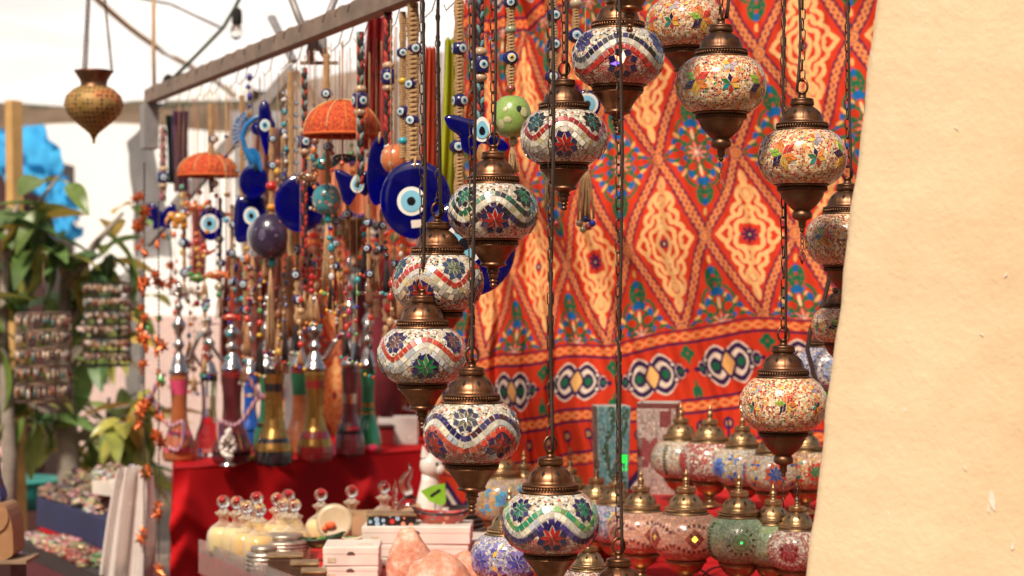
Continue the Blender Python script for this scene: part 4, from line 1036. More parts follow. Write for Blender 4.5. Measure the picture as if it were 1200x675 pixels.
# ------------------------------------------------------------------ back table with water pipes
ZB=1.03
def line_pt(px,py): 
    Y=(CAMZ-ZB)*FPX/(py-337.5); return ((px-600)/FPX*Y,Y)
A_=line_pt(205,549); B_=line_pt(492,527)
A_=Vector((A_[0],A_[1],0)); B_=Vector((B_[0],B_[1],0)); dr=(B_-A_).normalized(); nr=Vector((-dr.y,dr.x,0))
if nr.y<0: nr=-nr
nr=Vector((-.15,.85,0)).normalized()
t=thing('pipe_table','long table with a draped dark red cloth that carries the water pipes','table',(A_.x,A_.y,0))
Lt=(B_-A_).length+.35
mb=MB(); vs=[];fs=[];nx,nz=150,60
rowsz=[ZB+.0*i for i in range(1)]
def cl(u,zq):  # draped front; u along, zq 0..1 down
    s=u*Lt
    droop=abs(math.sin(PI*((s-.05)/.62)))  # swags pinned along the edge
    z=ZB-zq*.95
    f=.030*math.sin(s*14+zq*3+1.5*math.sin(zq*4+s*3))*min(zq*3,1)+.016*math.sin(s*31+2*zq+2*math.sin(s*5))*min(zq*2,1)+.03*zq
    sw=.055*math.exp(-((zq-.10-.20*droop)/.05)**2)+.035*math.exp(-((zq-.2-.25*droop)/.04)**2)+.03*math.exp(-((zq-.34-.3*droop)/.1)**2)
    p=A_+dr*s-Vector((0,1,0))*(f+sw+.01)
    return (p.x-A_.x,p.y-A_.y,z)
for k in range(nz+1):
    for i in range(nx+1): vs.append(cl(i/nx,k/nz))
for k in range(nz):
    for i in range(nx): a=k*(nx+1)+i; fs.append((a,a+nx+1,a+nx+2,a+1))
# top
b0=len(vs)
for k in range(5):
    for i in range(nx+1):
        p=A_+dr*(i/nx*Lt)+nr*(-.012+(.85+.012)*k/4); vs.append((p.x-A_.x,p.y-A_.y,ZB+(0.0 if k else 0)))
for k in range(4):
    for i in range(nx): a=b0+k*(nx+1)+i; fs.append((a,a+1,a+nx+2,a+nx+1))
# left side of the cloth
b0=len(vs)
for k in range(21):
    for i in range(13):
        p=A_+nr*(-.012+.862*i/12); zq=k/20; p=p-dr*(.012*math.sin(i*1.7)*zq+.02*zq); vs.append((p.x-A_.x,p.y-A_.y,ZB-zq*.95))
for k in range(20):
    for i in range(12): a=b0+k*13+i; fs.append((a,a+1,a+14,a+13))
mb.add(vs,fs); M_dred=mat('dark_red_cloth',(.50,.006,.009),.75,var=.45,scale=4,bump=.12,bscale=400,Specular_IOR_Level=.15); mb.obj('draped_cloth',M_dred,t)
for u in (.1,Lt-.1):
    for v in (.1,.75):
        p=dr*u+nr*v; mb=MB(); mb.box((p.x-.02,p.y-.02,0),(p.x+.02,p.y+.02,ZB-.01)); mb.obj('leg',M_wood,t)
# white sheer plastic sheet over the near corner
M_sheer=mat('sheer_plastic',(.86,.78,.72),.22,var=.12,scale=14,bump=.6,bscale=25,trans=.3)
mb=MB(); vs=[];fs=[]; n1,n2=34,40
for k in range(n2+1):
    for i in range(n1+1):
        u=i/n1; q=k/n2; w_=.065+.075*min(q*1.5,1)**.7
        x=-.02-w_*1.0+u*w_*1.35*(.75+.25*(1-q)); z=ZB+.01-q*.9
        y=-.06-.03*math.sin(u*9+q*2)-.015*math.sin(u*23+q*5)+.02*q
        vs.append((A_.x+x-.05,A_.y+y,z))
for k in range(n2):
    for i in range(n1): a=k*(n1+1)+i; fs.append((a,a+n1+1,a+n1+2,a+1))
mb.add(vs,fs); o=mb.obj('plastic_sheet',M_sheer); tag(o,'crumpled pale plastic sheet hanging at the corner of the red table','sheet')

# water pipes
M_steel=mat('polished_steel',(.60,.57,.54),.18,metal=1,var=.2,scale=60,bump=.05)
def pmat(name,col,trans=.0,rough=.12): return mat(name,col,rough,var=.15,coat=.8,trans=trans,scale=25)
PM_={}
PM={'gold':mat('gold_lustre',(.48,.26,.07),.22,metal=.85,var=.2),'black':pmat('black_glass',(.015,.012,.014)),'red':pmat('dark_red_glass',(.22,.015,.015)),'blue':pmat('blue_glass',(.01,.09,.42)),'green':pmat('green_glass',(.02,.20,.09)),
 'amber':pmat('amber_glass',(.50,.14,.05),.3),'clear':glassmat('milky_glass',(.85,.82,.78),.1),'maroon':pmat('maroon_glass',(.10,.015,.02)),'pink':pmat('pink_enamel',(.60,.06,.14)),'orange':pmat('orange_glass',(.60,.20,.07))}
def pipe(label,px,ptop_stem,pjoin,pbase,wbase,mats,bands,arms=((1,0),),hose=None,Y=None):
    """ptop_stem: pixel row of stem top, pjoin: where the stem meets the glass, pbase: foot of the vase"""
    # depth from the foot on the table top
    if Y is None: Y=(CAMZ-ZB)*FPX/(pbase-337.5)
    s=Y/FPX; x=(px-600)*s; o=thing('water_pipe',label,'water pipe',(x,Y,ZB),0,'water pipes standing on the red table')
    H=(pbase-pjoin)*s; Rb=wbase/2*s*.9; 
    prof=[(.001,0),(.86,0),(.98,.03),(1.0,.10),(.96,.18),(.82,.28),(.62,.38),(.50,.48),(.46,.60),(.47,.74),(.52,.86),(.56,.93),(.58,.97),(.55,1.0),(.001,1.0)]
    mb=MB()
    pr=[(r*Rb,z*H) for r,z in prof]
    # resample so bands get sharp edges
    zz=np.linspace(0,H,60); rrad=np.interp(zz,[p[1] for p in pr[1:-1]],[p[0] for p in pr[1:-1]])
    seg=28
    for k in range(59):
        zc=(k+.5)/59; mi=0
        for z0,z1,m_ in bands:
            if z0<=zc<z1: mi=m_
        a=[(rrad[k],zz[k]),(rrad[k+1],zz[k+1])]; mb.lathe(a,seg,mi)
    mb.lathe([(.0001,0),(rrad[0],0)],seg,0)
    mb.obj('glass_base',[PM[m_] for m_ in mats],o)
    hs=(pjoin-ptop_stem)*s
    st=[(.50,.0),(.60,.02),(.62,.05),(.50,.07),(.42,.14),(.34,.20),(.20,.24),(.18,.28),(.30,.30),(.34,.33),(.22,.36),(.14,.40),(.16,.44),(.36,.50),(.44,.54),(.30,.58),(.14,.62),(.12,.68),(.24,.71),(.26,.74),(.12,.77),(.09,.82),(.10,.86),(.20,.90),(.16,.94),(.10,1.0),(.001,1.0)]
    mb=MB(); mb.lathe([(r*Rb,H+z*hs) for r,z in st],24); mb.obj('stem',M_steel,o)
    for sx,_ in arms:
        mb=MB(); mb.tube([(0,0,H+hs*.12),(sx*Rb*.6,0,H+hs*.18),(sx*Rb*1.0,0,H+hs*.34),(sx*Rb*1.25,0,H+hs*.46)],[.006,.0055,.005,.009],8); mb.obj('hose_port',M_steel,o)
    # clay bowl and tray on top
    mb=MB(); mb.lathe([(.12*Rb,H+hs*.84),(.62*Rb,H+hs*.86),(.66*Rb,H+hs*.875),(.12*Rb,H+hs*.87)],24); mb.obj('ash_tray',M_steel,o)
    if hose:
        pts=[]
        for i in range(40):
            q=i/39; a=q*2*PI*1.4; pts.append((hose*(Rb*.6+Rb*1.1*math.sin(a*.7)),-Rb*1.15-.01*math.cos(a),H*.95-H*.80*q+.02*math.cos(a*2)))
        mb=MB(); mb.tube(pts,.0062,8); mb.obj('hose',M_hose,o)
    return o
m,nt,b=newmat('striped_hose'); wv=N(nt,'ShaderNodeTexWave',Scale=28.0,Distortion=.5); tc=N(nt,'ShaderNodeTexCoord'); nt.links.new(tc.outputs['Object'],wv.inputs['Vector']); r=ramp(nt,[(0,(.08,.05,.25)),(.4,(.6,.5,.42)),(.75,(.6,.15,.06))],'CONSTANT'); nt.links.new(wv.outputs['Fac'],r.inputs[0]); nt.links.new(r.outputs[0],b.inputs['Base Color']); M_hose=m
pipe('amber water pipe with pink bands and a striped coiled hose',210,330,440,540,44,['amber','pink','gold'],[(.30,.36,1),(.12,.16,1),(.78,.95,1)],((1,0),),-1)
pipe('clear glass water pipe between the amber and maroon ones',245,370,440,534,40,['clear','black','maroon'],[(.93,1,1)],((-1,0),))
pipe('dark maroon water pipe with a wide round base and white ornament',272,350,435,543,52,['maroon','red','clear'],[(.93,1,1),(.1,.13,2)],((-1,0),),1)
pipe('short blue water pipe with clear bands',293,360,440,522,34,['blue','clear'],[(.2,.24,1),(.7,.74,1)],((1,0),))
pipe('green water pipe with pale marbling beside the gold and black one',313,345,432,530,38,['green','clear','black'],[(.3,.36,1),(.95,1,2)],())
pipe('gold and black banded water pipe, tallest gold one',321,395,432,545,50,['black','gold'],[(.15,.24,1),(.28,.76,1),(.84,.95,1)],())
pipe('orange and green glass water pipe behind the gold and red one',351,330,432,532,40,['orange','green','red'],[(.7,1,1),(.95,1,2)],((-1,0),))
pipe('gold and dark red banded water pipe with tall steel stem',369,345,435,540,48,['red','gold'],[(.17,.25,1),(.34,.82,1),(.90,1,1)],((1,0),))
pipe('maroon water pipe with white swirls and the tallest steel stem',410,300,432,534,40,['maroon','clear'],[(.60,.72,1),(.25,.34,1)],((1,0),))
pipe('dark green and gold water pipe at the end of the row',431,330,432,530,36,['green','gold'],[(.45,.50,1),(.55,.6,1)],())
# white grape ornament hanging in front of the maroon pipe
o=thing('grape_ornament','white cluster of carved grapes on a stand before the maroon pipe','ornament',(line_pt(269,545)[0],line_pt(269,545)[1]-.03,ZB))
mb=MB(); rr=random.Random(2)
for i in range(46):
    q=i/45; a=rr.uniform(0,6.3); mb.sphere((math.cos(a)*.018*(.3+.7*math.sin(PI*min(q*1.2,1))),math.sin(a)*.012,.02+.075*q),.0065,seg=8,rings=6)
mb.obj('grapes',Mw,o); mb=MB(); mb.lathe([(.001,0),(.022,0),(.024,.004),(.006,.01),(.004,.022)],18); mb.obj('foot',M_steel,o)
# small things on the back table
def onback(px,py,dy=0):
    x,y=line_pt(px,py); return (x,y+dy,ZB)
o=thing('white_jewel_box','small white gift box in front of the gold water pipe','box',onback(345,529),-.1); mb=MB(); mb.box((-.045,-.03,0),(.045,.03,.036),bev=.003); mb.obj('box_body',M_card,o); mb=MB(); mb.box((-.0465,-.0315,.026),(.0465,.0315,.040),bev=.003); mb.obj('lid',M_card,o)
o=thing('yellow_slippers','pair of small yellow slippers lying at the table edge','slippers',onback(313,541)); 
for s in (-1,1):
    mb=MB(); mb.tube([(s*.022-.03,.0,.008),(s*.022,0,.010),(s*.022+.02,0,.014),(s*.022+.028,0,.020)],[.008,.012,.010,.003],10,M=T(0,s*.012,0)); mb.obj('slipper',mat('yellow_leather_%d'%(s+1),(.70,.42,.03),.5),o)
o=thing('pink_scarf','crumpled pink cloth beside the white gift box','scarf',onback(377,533))
mb=MB(); vs=[];fs=[];n=26
for k in range(n):
    for i in range(n):
        x=(i/(n-1)-.5)*.10; y=(k/(n-1)-.5)*.06; r_=math.hypot(x/.05,y/.03); vs.append((x,y,max(0,(.055+.02*mn.noise(Vector((x*60,y*60,1))))*(1-min(r_,1)**1.6)+.008*mn.noise(Vector((x*140,y*140,5))))+.001))
for k in range(n-1):
    for i in range(n-1): a=k*n+i; fs.append((a,a+1,a+n+1,a+n))
mb.add(vs,fs); mb.obj('scarf_cloth',mat('pink_cloth',(.70,.08,.18),.6),o)
o=thing('pink_trinket','small hot pink pouch at the far end of the red table','pouch',onback(434,531)); mb=MB(); mb.sphere((0,0,.014),.016,sc=(1.5,1,.85)); mb.obj('pouch_body',mat('hot_pink',(.80,.03,.10),.5),o); mb=MB(); mb.lathe([(.004,.026),(.009,.034)],10); mb.obj('pouch_neck',mat('hot_pink_dark',(.55,.02,.08),.5),o)
o=thing('red_casket','dark red ribbed casket under a sheet of white bubble wrap','casket',onback(425,525,.12),.2)
mb=MB(); mb.box((-.08,-.05,0),(.08,.05,.05),bev=.004)
for i in range(14): mb.box((-.078+i*.0115,-.053,.004),(-.073+i*.0115,-.050,.042))
mb.obj('casket_body',mat('casket_lacquer',(.25,.02,.02),.3,coat=.5),o)
mb=MB(); mb.box((-.083,-.055,.0505),(.083,.055,.062),bev=.004); mb.obj('lid',mat('casket_lid',(.07,.02,.015),.3),o)
o=thing('clear_crate','clear plastic crate with milky walls next to the red casket','crate',onback(464,523,.13)); mb=MB()
for lo,hi in (((-.06,-.05,0),(.06,-.047,.08)),((-.06,.047,0),(.06,.05,.08)),((-.06,-.0465,0),(-.057,.0465,.08)),((.057,-.0465,0),(.06,.0465,.08)),((-.057,-.0465,0),(.057,.0465,.003))): mb.box(lo,hi)
mb.obj('crate_walls',M_sheer,o)
o=thing('bubble_wrap','white bubble wrap lying over the casket and crate','wrap',(onback(443,515,.16))); mb=MB(); vs=[];fs=[];n=40
for k in range(n):
    for i in range(n):
        x=(i/(n-1)-.5)*.26; y=(k/(n-1)-.5)*.14; vs.append((x,y,.082+.012*mn.noise(Vector((x*18,y*18,2)))+.006*mn.noise(Vector((x*60,y*60,2)))+.02*math.exp(-(x/.06)**2)-.03*max(0,abs(x)-.11)/.02))
for k in range(n-1):
    for i in range(n-1): a=k*n+i; fs.append((a,a+1,a+n+1,a+n))
mb.add(vs,fs); mb.obj('wrap_film',mat('white_wrap',(.78,.72,.68),.3,var=.15,scale=80,bump=.6),o)

# second printed cloth behind the pipes
def map_back(U,V):
    Yd=6.35+.03*np.sin(U*5)+.02*np.sin(U*11+V)
    px=330+(U+2)*62+V*2; py=470-V*58+8*np.sin(U*.9)
    return (px-600)/FPX*Yd,Yd,CAMZ+(337.5-py)/FPX*Yd
oc2=link('printed_cloth',cloth_mesh('printed_cloth',map_back,-2.0,2.3,-2.2,3.6,60,60)); oc2.data.materials.append(M_print); tag(oc2,'smaller red and yellow printed cloth hung behind the water pipes','cloth')
# dark red rolled fabric & posts behind
M_mar=mat('maroon_fabric',(.17,.012,.02),.75,var=.45,scale=14,bump=.3)
mb=MB(); mb.lathe([(.001,0),(.09,0),(.098,.25),(.092,.5),(.085,.56),(.001,.56)],32,mod=lambda a,z:1+.04*math.sin(5*a+z*6)); o=mb.obj('fabric_roll',M_mar,None,T(*P(436,530,6.15))); o.location.z=ZB; tag(o,'tall dark maroon roll of fabric standing behind the water pipes','fabric roll')
M_grey=mat('grey_metal',(.30,.28,.27),.5,metal=.3,var=.2)
mb=MB(); mb.box((-.022,-.022,0),(.022,.022,1.48)); mb.box((-.032,-.032,1.47),(.032,.032,1.50)); o=mb.obj('metal_post',M_grey,None,T((339-600)/FPX*6.0,6.08,0)); tag(o,'grey square metal post standing behind the gold water pipe','post')
# ------------------------------------------------------------------ crossbar that carries the amulets
BN=(-.19,3.7); BF=(-1.046,5.74); BZ=2.035
def bar_Y(px):
    k=(px-600)/FPX; tt=(BN[0]-k*BN[1])/(k*(BF[1]-BN[1])-(BF[0]-BN[0])); return BN[1]+(BF[1]-BN[1])*tt
M_bar=mat('weathered_bar',(.27,.19,.14),.65,var=.4,scale=22,bump=.4)
d=Vector((BF[0]-BN[0],BF[1]-BN[1],0)).normalized(); ang=math.atan2(d.y,d.x)
o=thing('crossbar','long weathered bar from which the amulets hang on wire hooks','bar',(BN[0],BN[1],BZ),ang)
L_=(Vector((BF[0],BF[1],0))-Vector((BN[0],BN[1],0))).length
mb=MB(); mb.box((-.75,-.015,-.004),(L_,.015,.036),bev=.002); mb.obj('beam',M_bar,o)
mb=MB(); mb.box((L_-.03,-.022,-.135),(L_+.025,.022,-.0045),bev=.002); mb.obj('end_bracket',M_grey,o)
hr=random.Random(9)
for i in range(21):
    x=-.2+i*.118+(hr.uniform(-.04,.04) if i else 0); mb=MB(); pts=[(x+.019*math.cos(a)*0,.021*math.cos(a),.016+.026*math.sin(a)) for a in [PI*(.0+1.0*k/10) for k in range(11)]]+[(x,-.021,0),(x,-.012,-.03),(x,.004,-.045),(x,.008,-.035)]
    if i==0: mb.tube(pts,.0011,5); hk=mb.mesh('wire_hook',[M_chain]); link('wire_hook',hk,o); continue
    link('wire_hook',hk,o,T(x,0,0)@Rz(hr.uniform(-.5,.5))@T(.2,0,0))
# diagonal braces and bracket behind
def beam(label,p0,p1,w_,m_=M_bar,name='brace'):
    p0=Vector(p0);p1=Vector(p1); mb=MB(); L=(p1-p0).length; mb.box((-w_/2,-w_/2*.7,0),(w_/2,w_/2*.7,L),bev=.003)
    q=(p1-p0).to_track_quat('Z','Y').to_matrix().to_4x4(); o=mb.obj(name,m_,None,Matrix.Translation(p0)@q); tag(o,label,name.replace('_',' ')); return o
beam('grey diagonal brace rising behind the small orange parasol',P(170,285,6.4),P(345,80,6.4),.055,M_grey)
beam('short wooden diagonal brace near the middle of the crossbar',P(344,72,5.0),P(318,20,5.2),.02,M_grey)
beam('slanted grey brace crossing behind the small beaded jute strand',P(345,85,5.6),P(392,150,5.6),.04,M_bar)
o=thing('metal_bracket','grey forked metal bracket bolted over the crossbar','bracket',P(372,50,4.35))
mb=MB(); 
for a,b_ in (((-.058,.10),(-.012,0)),((.040,.10),(.008,.0)),((-.012,0),(-.014,-.04)),((.008,0),(.022,-.035))): mb.tube([(a[0],0,a[1]),((a[0]+b_[0])/2-.004,0,(a[1]+b_[1])/2),(b_[0],0,b_[1])],.008,8)
mb.box((-.02,-.01,-.018),(.02,.01,.012),bev=.003); mb.obj('fork',M_grey,o); mb=MB(); mb.box((-.038,-.006,-.048),(.045,.006,-.041)); mb.obj('foot_plate',M_bar,o)

# ------------------------------------------------------------------ amulets
M_jute=mat('jute_cord',(.50,.30,.14),.85,var=.35,scale=160,bump=.5)
M_bead=mat('painted_bead',(1,1,1),.25,var=.12,coat=.6,attr=True,scale=120)
M_cloth=mat('dyed_thread',(1,1,1),.8,var=.35,attr=True,scale=220,bump=.4)
def blueglass(name,c):
    m,nt,b=newmat(name); L=nt.links; setp(b,Base_Color=(.004,.004,.09),Roughness=.09,Coat_Weight=.6,Coat_Roughness=.03,Specular_IOR_Level=.4)
    tr=N(nt,'ShaderNodeBsdfTranslucent'); tr.inputs[0].default_value=(.01,.04,.95,1); lw=N(nt,'ShaderNodeLayerWeight',Blend=.35)
    tc=N(nt,'ShaderNodeTexCoord'); no=N(nt,'ShaderNodeTexNoise',Scale=13.0,Detail=2.0,Distortion=1.4); L.new(tc.outputs['Object'],no.inputs['Vector'])
    rr_=ramp(nt,[(.42,(.02,)*3),(.68,(.85,)*3)]); L.new(no.outputs['Fac'],rr_.inputs[0])
    ms=N(nt,'ShaderNodeMixShader'); L.new(rr_.outputs[0],ms.inputs[0]); L.new(b.outputs[0],ms.inputs[1]); L.new(tr.outputs[0],ms.inputs[2])
    L.new(ms.outputs[0],nt.nodes['Material Output'].inputs['Surface'])
    bp=N(nt,'ShaderNodeBump',Strength=.25,Distance=.002); L.new(no.outputs['Fac'],bp.inputs['Height']); L.new(bp.outputs[0],b.inputs['Normal']); return m
M_blue=blueglass('cobalt_glass',(.006,.008,.16)); M_eye=mat('eye_enamel',(1,1,1),.2,var=.05,coat=.7,attr=True)
NB=(.012,.012,.10); EW=(.82,.80,.74); LB=(.22,.52,.68); K=(.01,.01,.012)
WOOD=(.55,.36,.22)
def eye(mb,x,y,z,r,M=None,iris=LB,rz_=None,pup=.35,M2=None):
    rz_=rz_ or r
    for q,c,dy in ((1,EW,0),(.68,iris,-.0007),(pup,K,-.0014)):
        mb.disc((x,y+dy,z),r*q,rz_*q,0,c,20,M=M,dome=r*.10)
def eyebead(parent,x,z,r,turn=0.0,base=NB,iris=LB,Mt=None):
    mb=MB(); mb.sphere((0,0,0),r,0,base,16,10,sc=(1.05,.9,.95))
    for a in (turn,turn+1.9,turn-1.9): 
        M=Rz(a); eye(mb,0,-r*.92,0,r*.55,M=M,iris=iris)
    mb.obj('eye_bead',M_bead,parent,T(x,0,z))
def macrame(parent,z0,z1,w_,seed=0):
    def f():
        mb=MB(); n=max(3,int(abs(z0-z1)/(w_*.42))); rr=random.Random(seed)
        for i in range(n):
            z=-(i+.5)/n*abs(z0-z1); k=1+.18*math.sin(i*.9+seed)
            for s in (-1,1):
                mb.tube([(s*w_*.5*k,0,z-w_*.10),(s*w_*.2,-w_*.30,z+w_*.05*s),(-s*w_*.30,-w_*.26,z+w_*.16),(-s*w_*.46*k,0,z+w_*.12)],w_*.15,5,caps=False)
                mb.tube([(s*w_*.5*k,0,z-w_*.10),(s*w_*.1,w_*.30,z),(-s*w_*.46*k,0,z+w_*.12)],w_*.14,4,caps=False)
        mb.tube([(0,0,0),(0,0,-abs(z0-z1))],w_*.2,5)
        return mb.mesh('macrame_cord',[M_jute])
    link('macrame_cord',f(),parent,T(0,0,max(z0,z1)))
def braid(parent,z0,z1,w_,cols):
    mb=MB(); L=abs(z0-z1); n=int(L/(w_*.35))+4
    for j,c in enumerate(cols):
        ph=2*PI*j/len(cols)
        mb.tube([(w_*.30*math.sin(i*.55+ph),w_*.25*math.sin(2*(i*.55+ph)),-L*i/n) for i in range(n+1)],w_*.24,5,0,c)
    mb.obj('braided_cord',M_cloth,parent,T(0,0,max(z0,z1)))
def cord_(parent,z0,z1,r=.0009,name='thread',m_=None,x0=0,x1=0):
    mb=MB(); mb.tube([(x0,0,z0),((x0+x1)/2,0,(z0+z1)/2),(x1,0,z1)],r,5); mb.obj(name,m_ or M_jute,parent)
def tassel(parent,z0,z1,w_,n=9,col=None,beads=None,seed=0,x=0):
    rr=random.Random(seed); mb=MB(); L=z0-z1
    for i in range(n):
        a=2*PI*i/n; e=w_*.5*rr.uniform(.4,1.1); l=L*rr.uniform(.85,1.0)
        ph=rr.uniform(0,6)
        mb.tube([(x,0,z0),(x+math.cos(a)*e*.55+.001*math.sin(ph),math.sin(a)*e*.5,z0-l*.35),(x+math.cos(a)*e*.85,math.sin(a)*e*.7,z0-l*.7),(x+math.cos(a)*e,math.sin(a)*e*.8,z0-l)],w_*.055+.0006,4,0,col or (.50,.30,.14))
    mb.obj('tassel',M_cloth,parent)
    if beads:
        for i,c in enumerate(beads):
            mb=MB(); mb.sphere(((i-(len(beads)-1)/2)*w_*.6/max(1,len(beads)-1)*1.6+x,-.004*(i%2),z0-L*.96-.003*(i%3)),w_*.22,0,c,12,8); mb.obj('tassel_bead',M_bead,parent)
def cyl(parent,z,w_,hh,turn=.3):
    mb=MB(); mb.lathe([(.001,-hh/2),(w_*.46,-hh/2),(w_*.5,-hh*.42),(w_*.5,hh*.42),(w_*.46,hh/2),(.001,hh/2)],24,0,NB)
    for k in range(4): eye(mb,0,-w_*.5,0,w_*.25,M=Rz(turn+k*PI/2),pup=.36)
    mb.obj('eye_cylinder',M_bead,parent,T(0,0,z))
    for s in (-1,1):
        mb=MB(); mb.sphere((0,0,0),w_*.42,0,WOOD,14,9,sc=(1,1,.72)); mb.obj('wooden_bead',M_bead,parent,T(0,0,z+s*(hh/2+w_*.27)))
def hanger(name,label,cat,px,ptop,Y=None,group=None,hook=True):
    Y=Y or bar_Y(px); o=thing(name,label,cat,P(px,ptop,Y),0,group); s=Y/FPX
    zb=BZ-.03-o.location.z
    if hook and zb>.005 : cord_(o,zb,0,.0008,'hanging_thread')
    return o,s
GA='eye amulets hanging from the crossbar'
def strand(label,px,ptop,items,Y=None,w=8,cat='amulet',name='amulet_strand',grp=GA):
    """items: (kind, row, ...) rows in photograph pixels measured at this strand's own depth"""
    o,s=hanger(name,label,cat,px,ptop,Y,grp)
    z=lambda p:-(p-ptop)*s
    for it in items:
        k=it[0]
        if k=='mac': macrame(o,z(it[1]),z(it[2]),w*s,len(items)+int(px))
        elif k=='braid': braid(o,z(it[1]),z(it[2]),w*s,it[3])
        elif k=='eye': eyebead(o,(it[3] if len(it)>3 else 0)*s,z(it[1]),it[2]*s,it[4] if len(it)>4 else .3, iris=it[5] if len(it)>5 else LB)
        elif k=='cyl': cyl(o,z(it[1]),it[2]*s,it[3]*s,it[4] if len(it)>4 else .35)
        elif k=='bead':
            mb=MB(); mb.sphere(((it[4] if len(it)>4 else 0)*s,0,z(it[1])),it[2]*s,0,it[3],16,10,sc=(1,1,.85)); mb.obj('bead',M_bead,o)
        elif k=='cord': cord_(o,z(it[1]),z(it[2]),(it[3] if len(it)>3 else .35)*s)
        elif k=='tassel': tassel(o,z(it[1]),z(it[2]),it[3]*s,it[4],it[5],it[6] if len(it)>6 else None,int(px))
    return o,s,z
BK1=[(.02,.02,.02),(.45,.05,.03),(.03,.03,.03),(.25,.35,.33)]; BK2=[(.02,.015,.02),(.45,.03,.03),(.5,.06,.04),(.03,.02,.02)]; BK3=[(.02,.02,.025),(.15,.32,.34),(.40,.05,.04),(.03,.03,.04)]
strand('black and orange braided strand with an eye cylinder, in front of the large parasol',422,38,[('braid',38,215,BK1),('cyl',118,18,17,.5)],w=9)
strand('red and black braided strand with an eye cylinder between two wooden beads',455,15,[('braid',15,172,BK2),('cyl',90,17,17,-.1),('bead',172,5,EW)],w=10)
strand('thin twisted jute strand with a yellow bead and a turquoise bead',472,14,[('mac',14,186,0),('eye',62,7,0,.1),('bead',95,5.5,(.70,.42,.02)),('eye',131,8,1,-.5),('bead',165,5.5,(.03,.40,.50))],w=7)
strand('thick jute strand with three eye beads leading to the big blue disc',484,4,[('mac',4,200,0),('eye',57,8.5,2,.2),('eye',99,8,-2,-.4),('eye',141,8.5,-1,-.3)],w=13)
strand('teal and red braided strand with an eye cylinder above the navy star amulet',563,-20,[('braid',-20,148,BK3),('cyl',76,20,19,.4)],w=9,Y=3.35)
strand('jute strand with dark eye beads beside the yellow scarf',538,-20,[('mac',-20,290,0),('eye',57,9,0,.6),('eye',118,9,1,.7),('eye',172,9,-2,.2)],w=10,Y=3.45)
strand('jute strand with small eye beads over the small square bracket',383,64,[('mac',64,112,0),('eye',110,6.5,0,-.1)],w=6)
strand('black braided strand with an eye cylinder left of the large parasol',357,80,[('braid',80,160,BK1),('cyl',166,17,14,.3),('braid',180,300,BK2)],w=7)
o,s,z=strand('jute strand edged with many tiny navy eye beads',341,84,[('mac',84,300,0)],w=7)
for i in range(9):
    for sx in (-1,1): eyebead(o,sx*6*s,z(118+i*14+3*sx),2.6*s,.3*sx)
strand('jute strand with three pale eyes above the small oval disc',248,122,[('mac',122,226,0),('eye',163,5.5,2,.2,(.75,.65,.3)),('eye',191,6,-1,.6),('eye',215,5.5,2,.1,(.6,.6,.3))],w=6)
strand('faded braided strap with an eye cylinder, at the far end of the bar',191,150,[('braid',150,235,[(.35,.12,.14),(.25,.16,.14),(.45,.25,.2)]),('cyl',208,13,12,.3)],w=8)
strand('thin beaded cord hanging right of the small orange parasol',265,112,[('cord',112,300,.8),('bead',160,2.5,NB),('bead',183,2.5,NB),('bead',228,3,(.3,.2,.1)),('bead',258,4,(.1,.35,.5))],w=5)
o,s,z=strand('thin jute strand dotted with tiny beads beside the peacock amulet',283,112,[('mac',112,260,0)],w=4.5)
for i in range(7): eyebead(o,(4 if i%2 else -4)*s,z(140+i*15),2.4*s)
strand('whitish knotted strand with one red and one orange bead',318,150,[('mac',150,300,0),('eye',163,5,1,.2),('eye',194,5.5,1,.2),('bead',218,6.5,(.55,.02,.02)),('bead',243,5.5,(.72,.28,.03))],w=5)
o,s,z=strand('jute strand with two white eyed beads beside the dark parasol rim',384,158,[('mac',158,215,0),('eye',172,6,1,-.2)],w=6)
# strands over the large printed cloth
strand('jute strand with a yellow centred eye, above the painted green ball',598.5,-30,[('mac',-30,103,0),('eye',3,8,0,.0),('bead',35,6.5,(.30,.33,.20)),('eye',68,9,0,.15,(.70,.5,.1)),('bead',104,6,(.30,.06,.04))],w=9,Y=3.30)
strand('jute strand with three eyes side by side with the long chain',649,-30,[('mac',-30,110,0),('eye',18,8.5,0,.3),('eye',52,8.5,0,.3),('eye',90,8.5,-2,.2),('tassel',140,248,20,8,(.5,.3,.14)),('bead',262,5,(.3,.05,.04),3),('bead',258,5,NB,-3)],w=8,Y=3.6)
strand('short jute strand with one large eye beside the lit lantern',675,-30,[('mac',-30,34,0),('bead',4,7.5,(.50,.38,.24)),('eye',42,9.5,0,.1)],w=8,Y=3.5)
o,s,z=strand('knotted cord with tassels and a cluster of small dark beads under the dark wave lantern',686,170,[('cord',170,190,1),('tassel',190,262,18,9,(.50,.30,.14))],w=8,Y=3.6)
for i,(dx,pz,c) in enumerate(((-7,262,(.3,.2,.12)),(0,257,NB),(3,266,(.3,.03,.03)),(8,262,(.02,.04,.4)),(-3,269,(.35,.3,.15)))):
    mb=MB(); mb.sphere((dx*s,-.01,z(pz)),4.3*s,0,c); mb.obj('bead',M_bead,o)
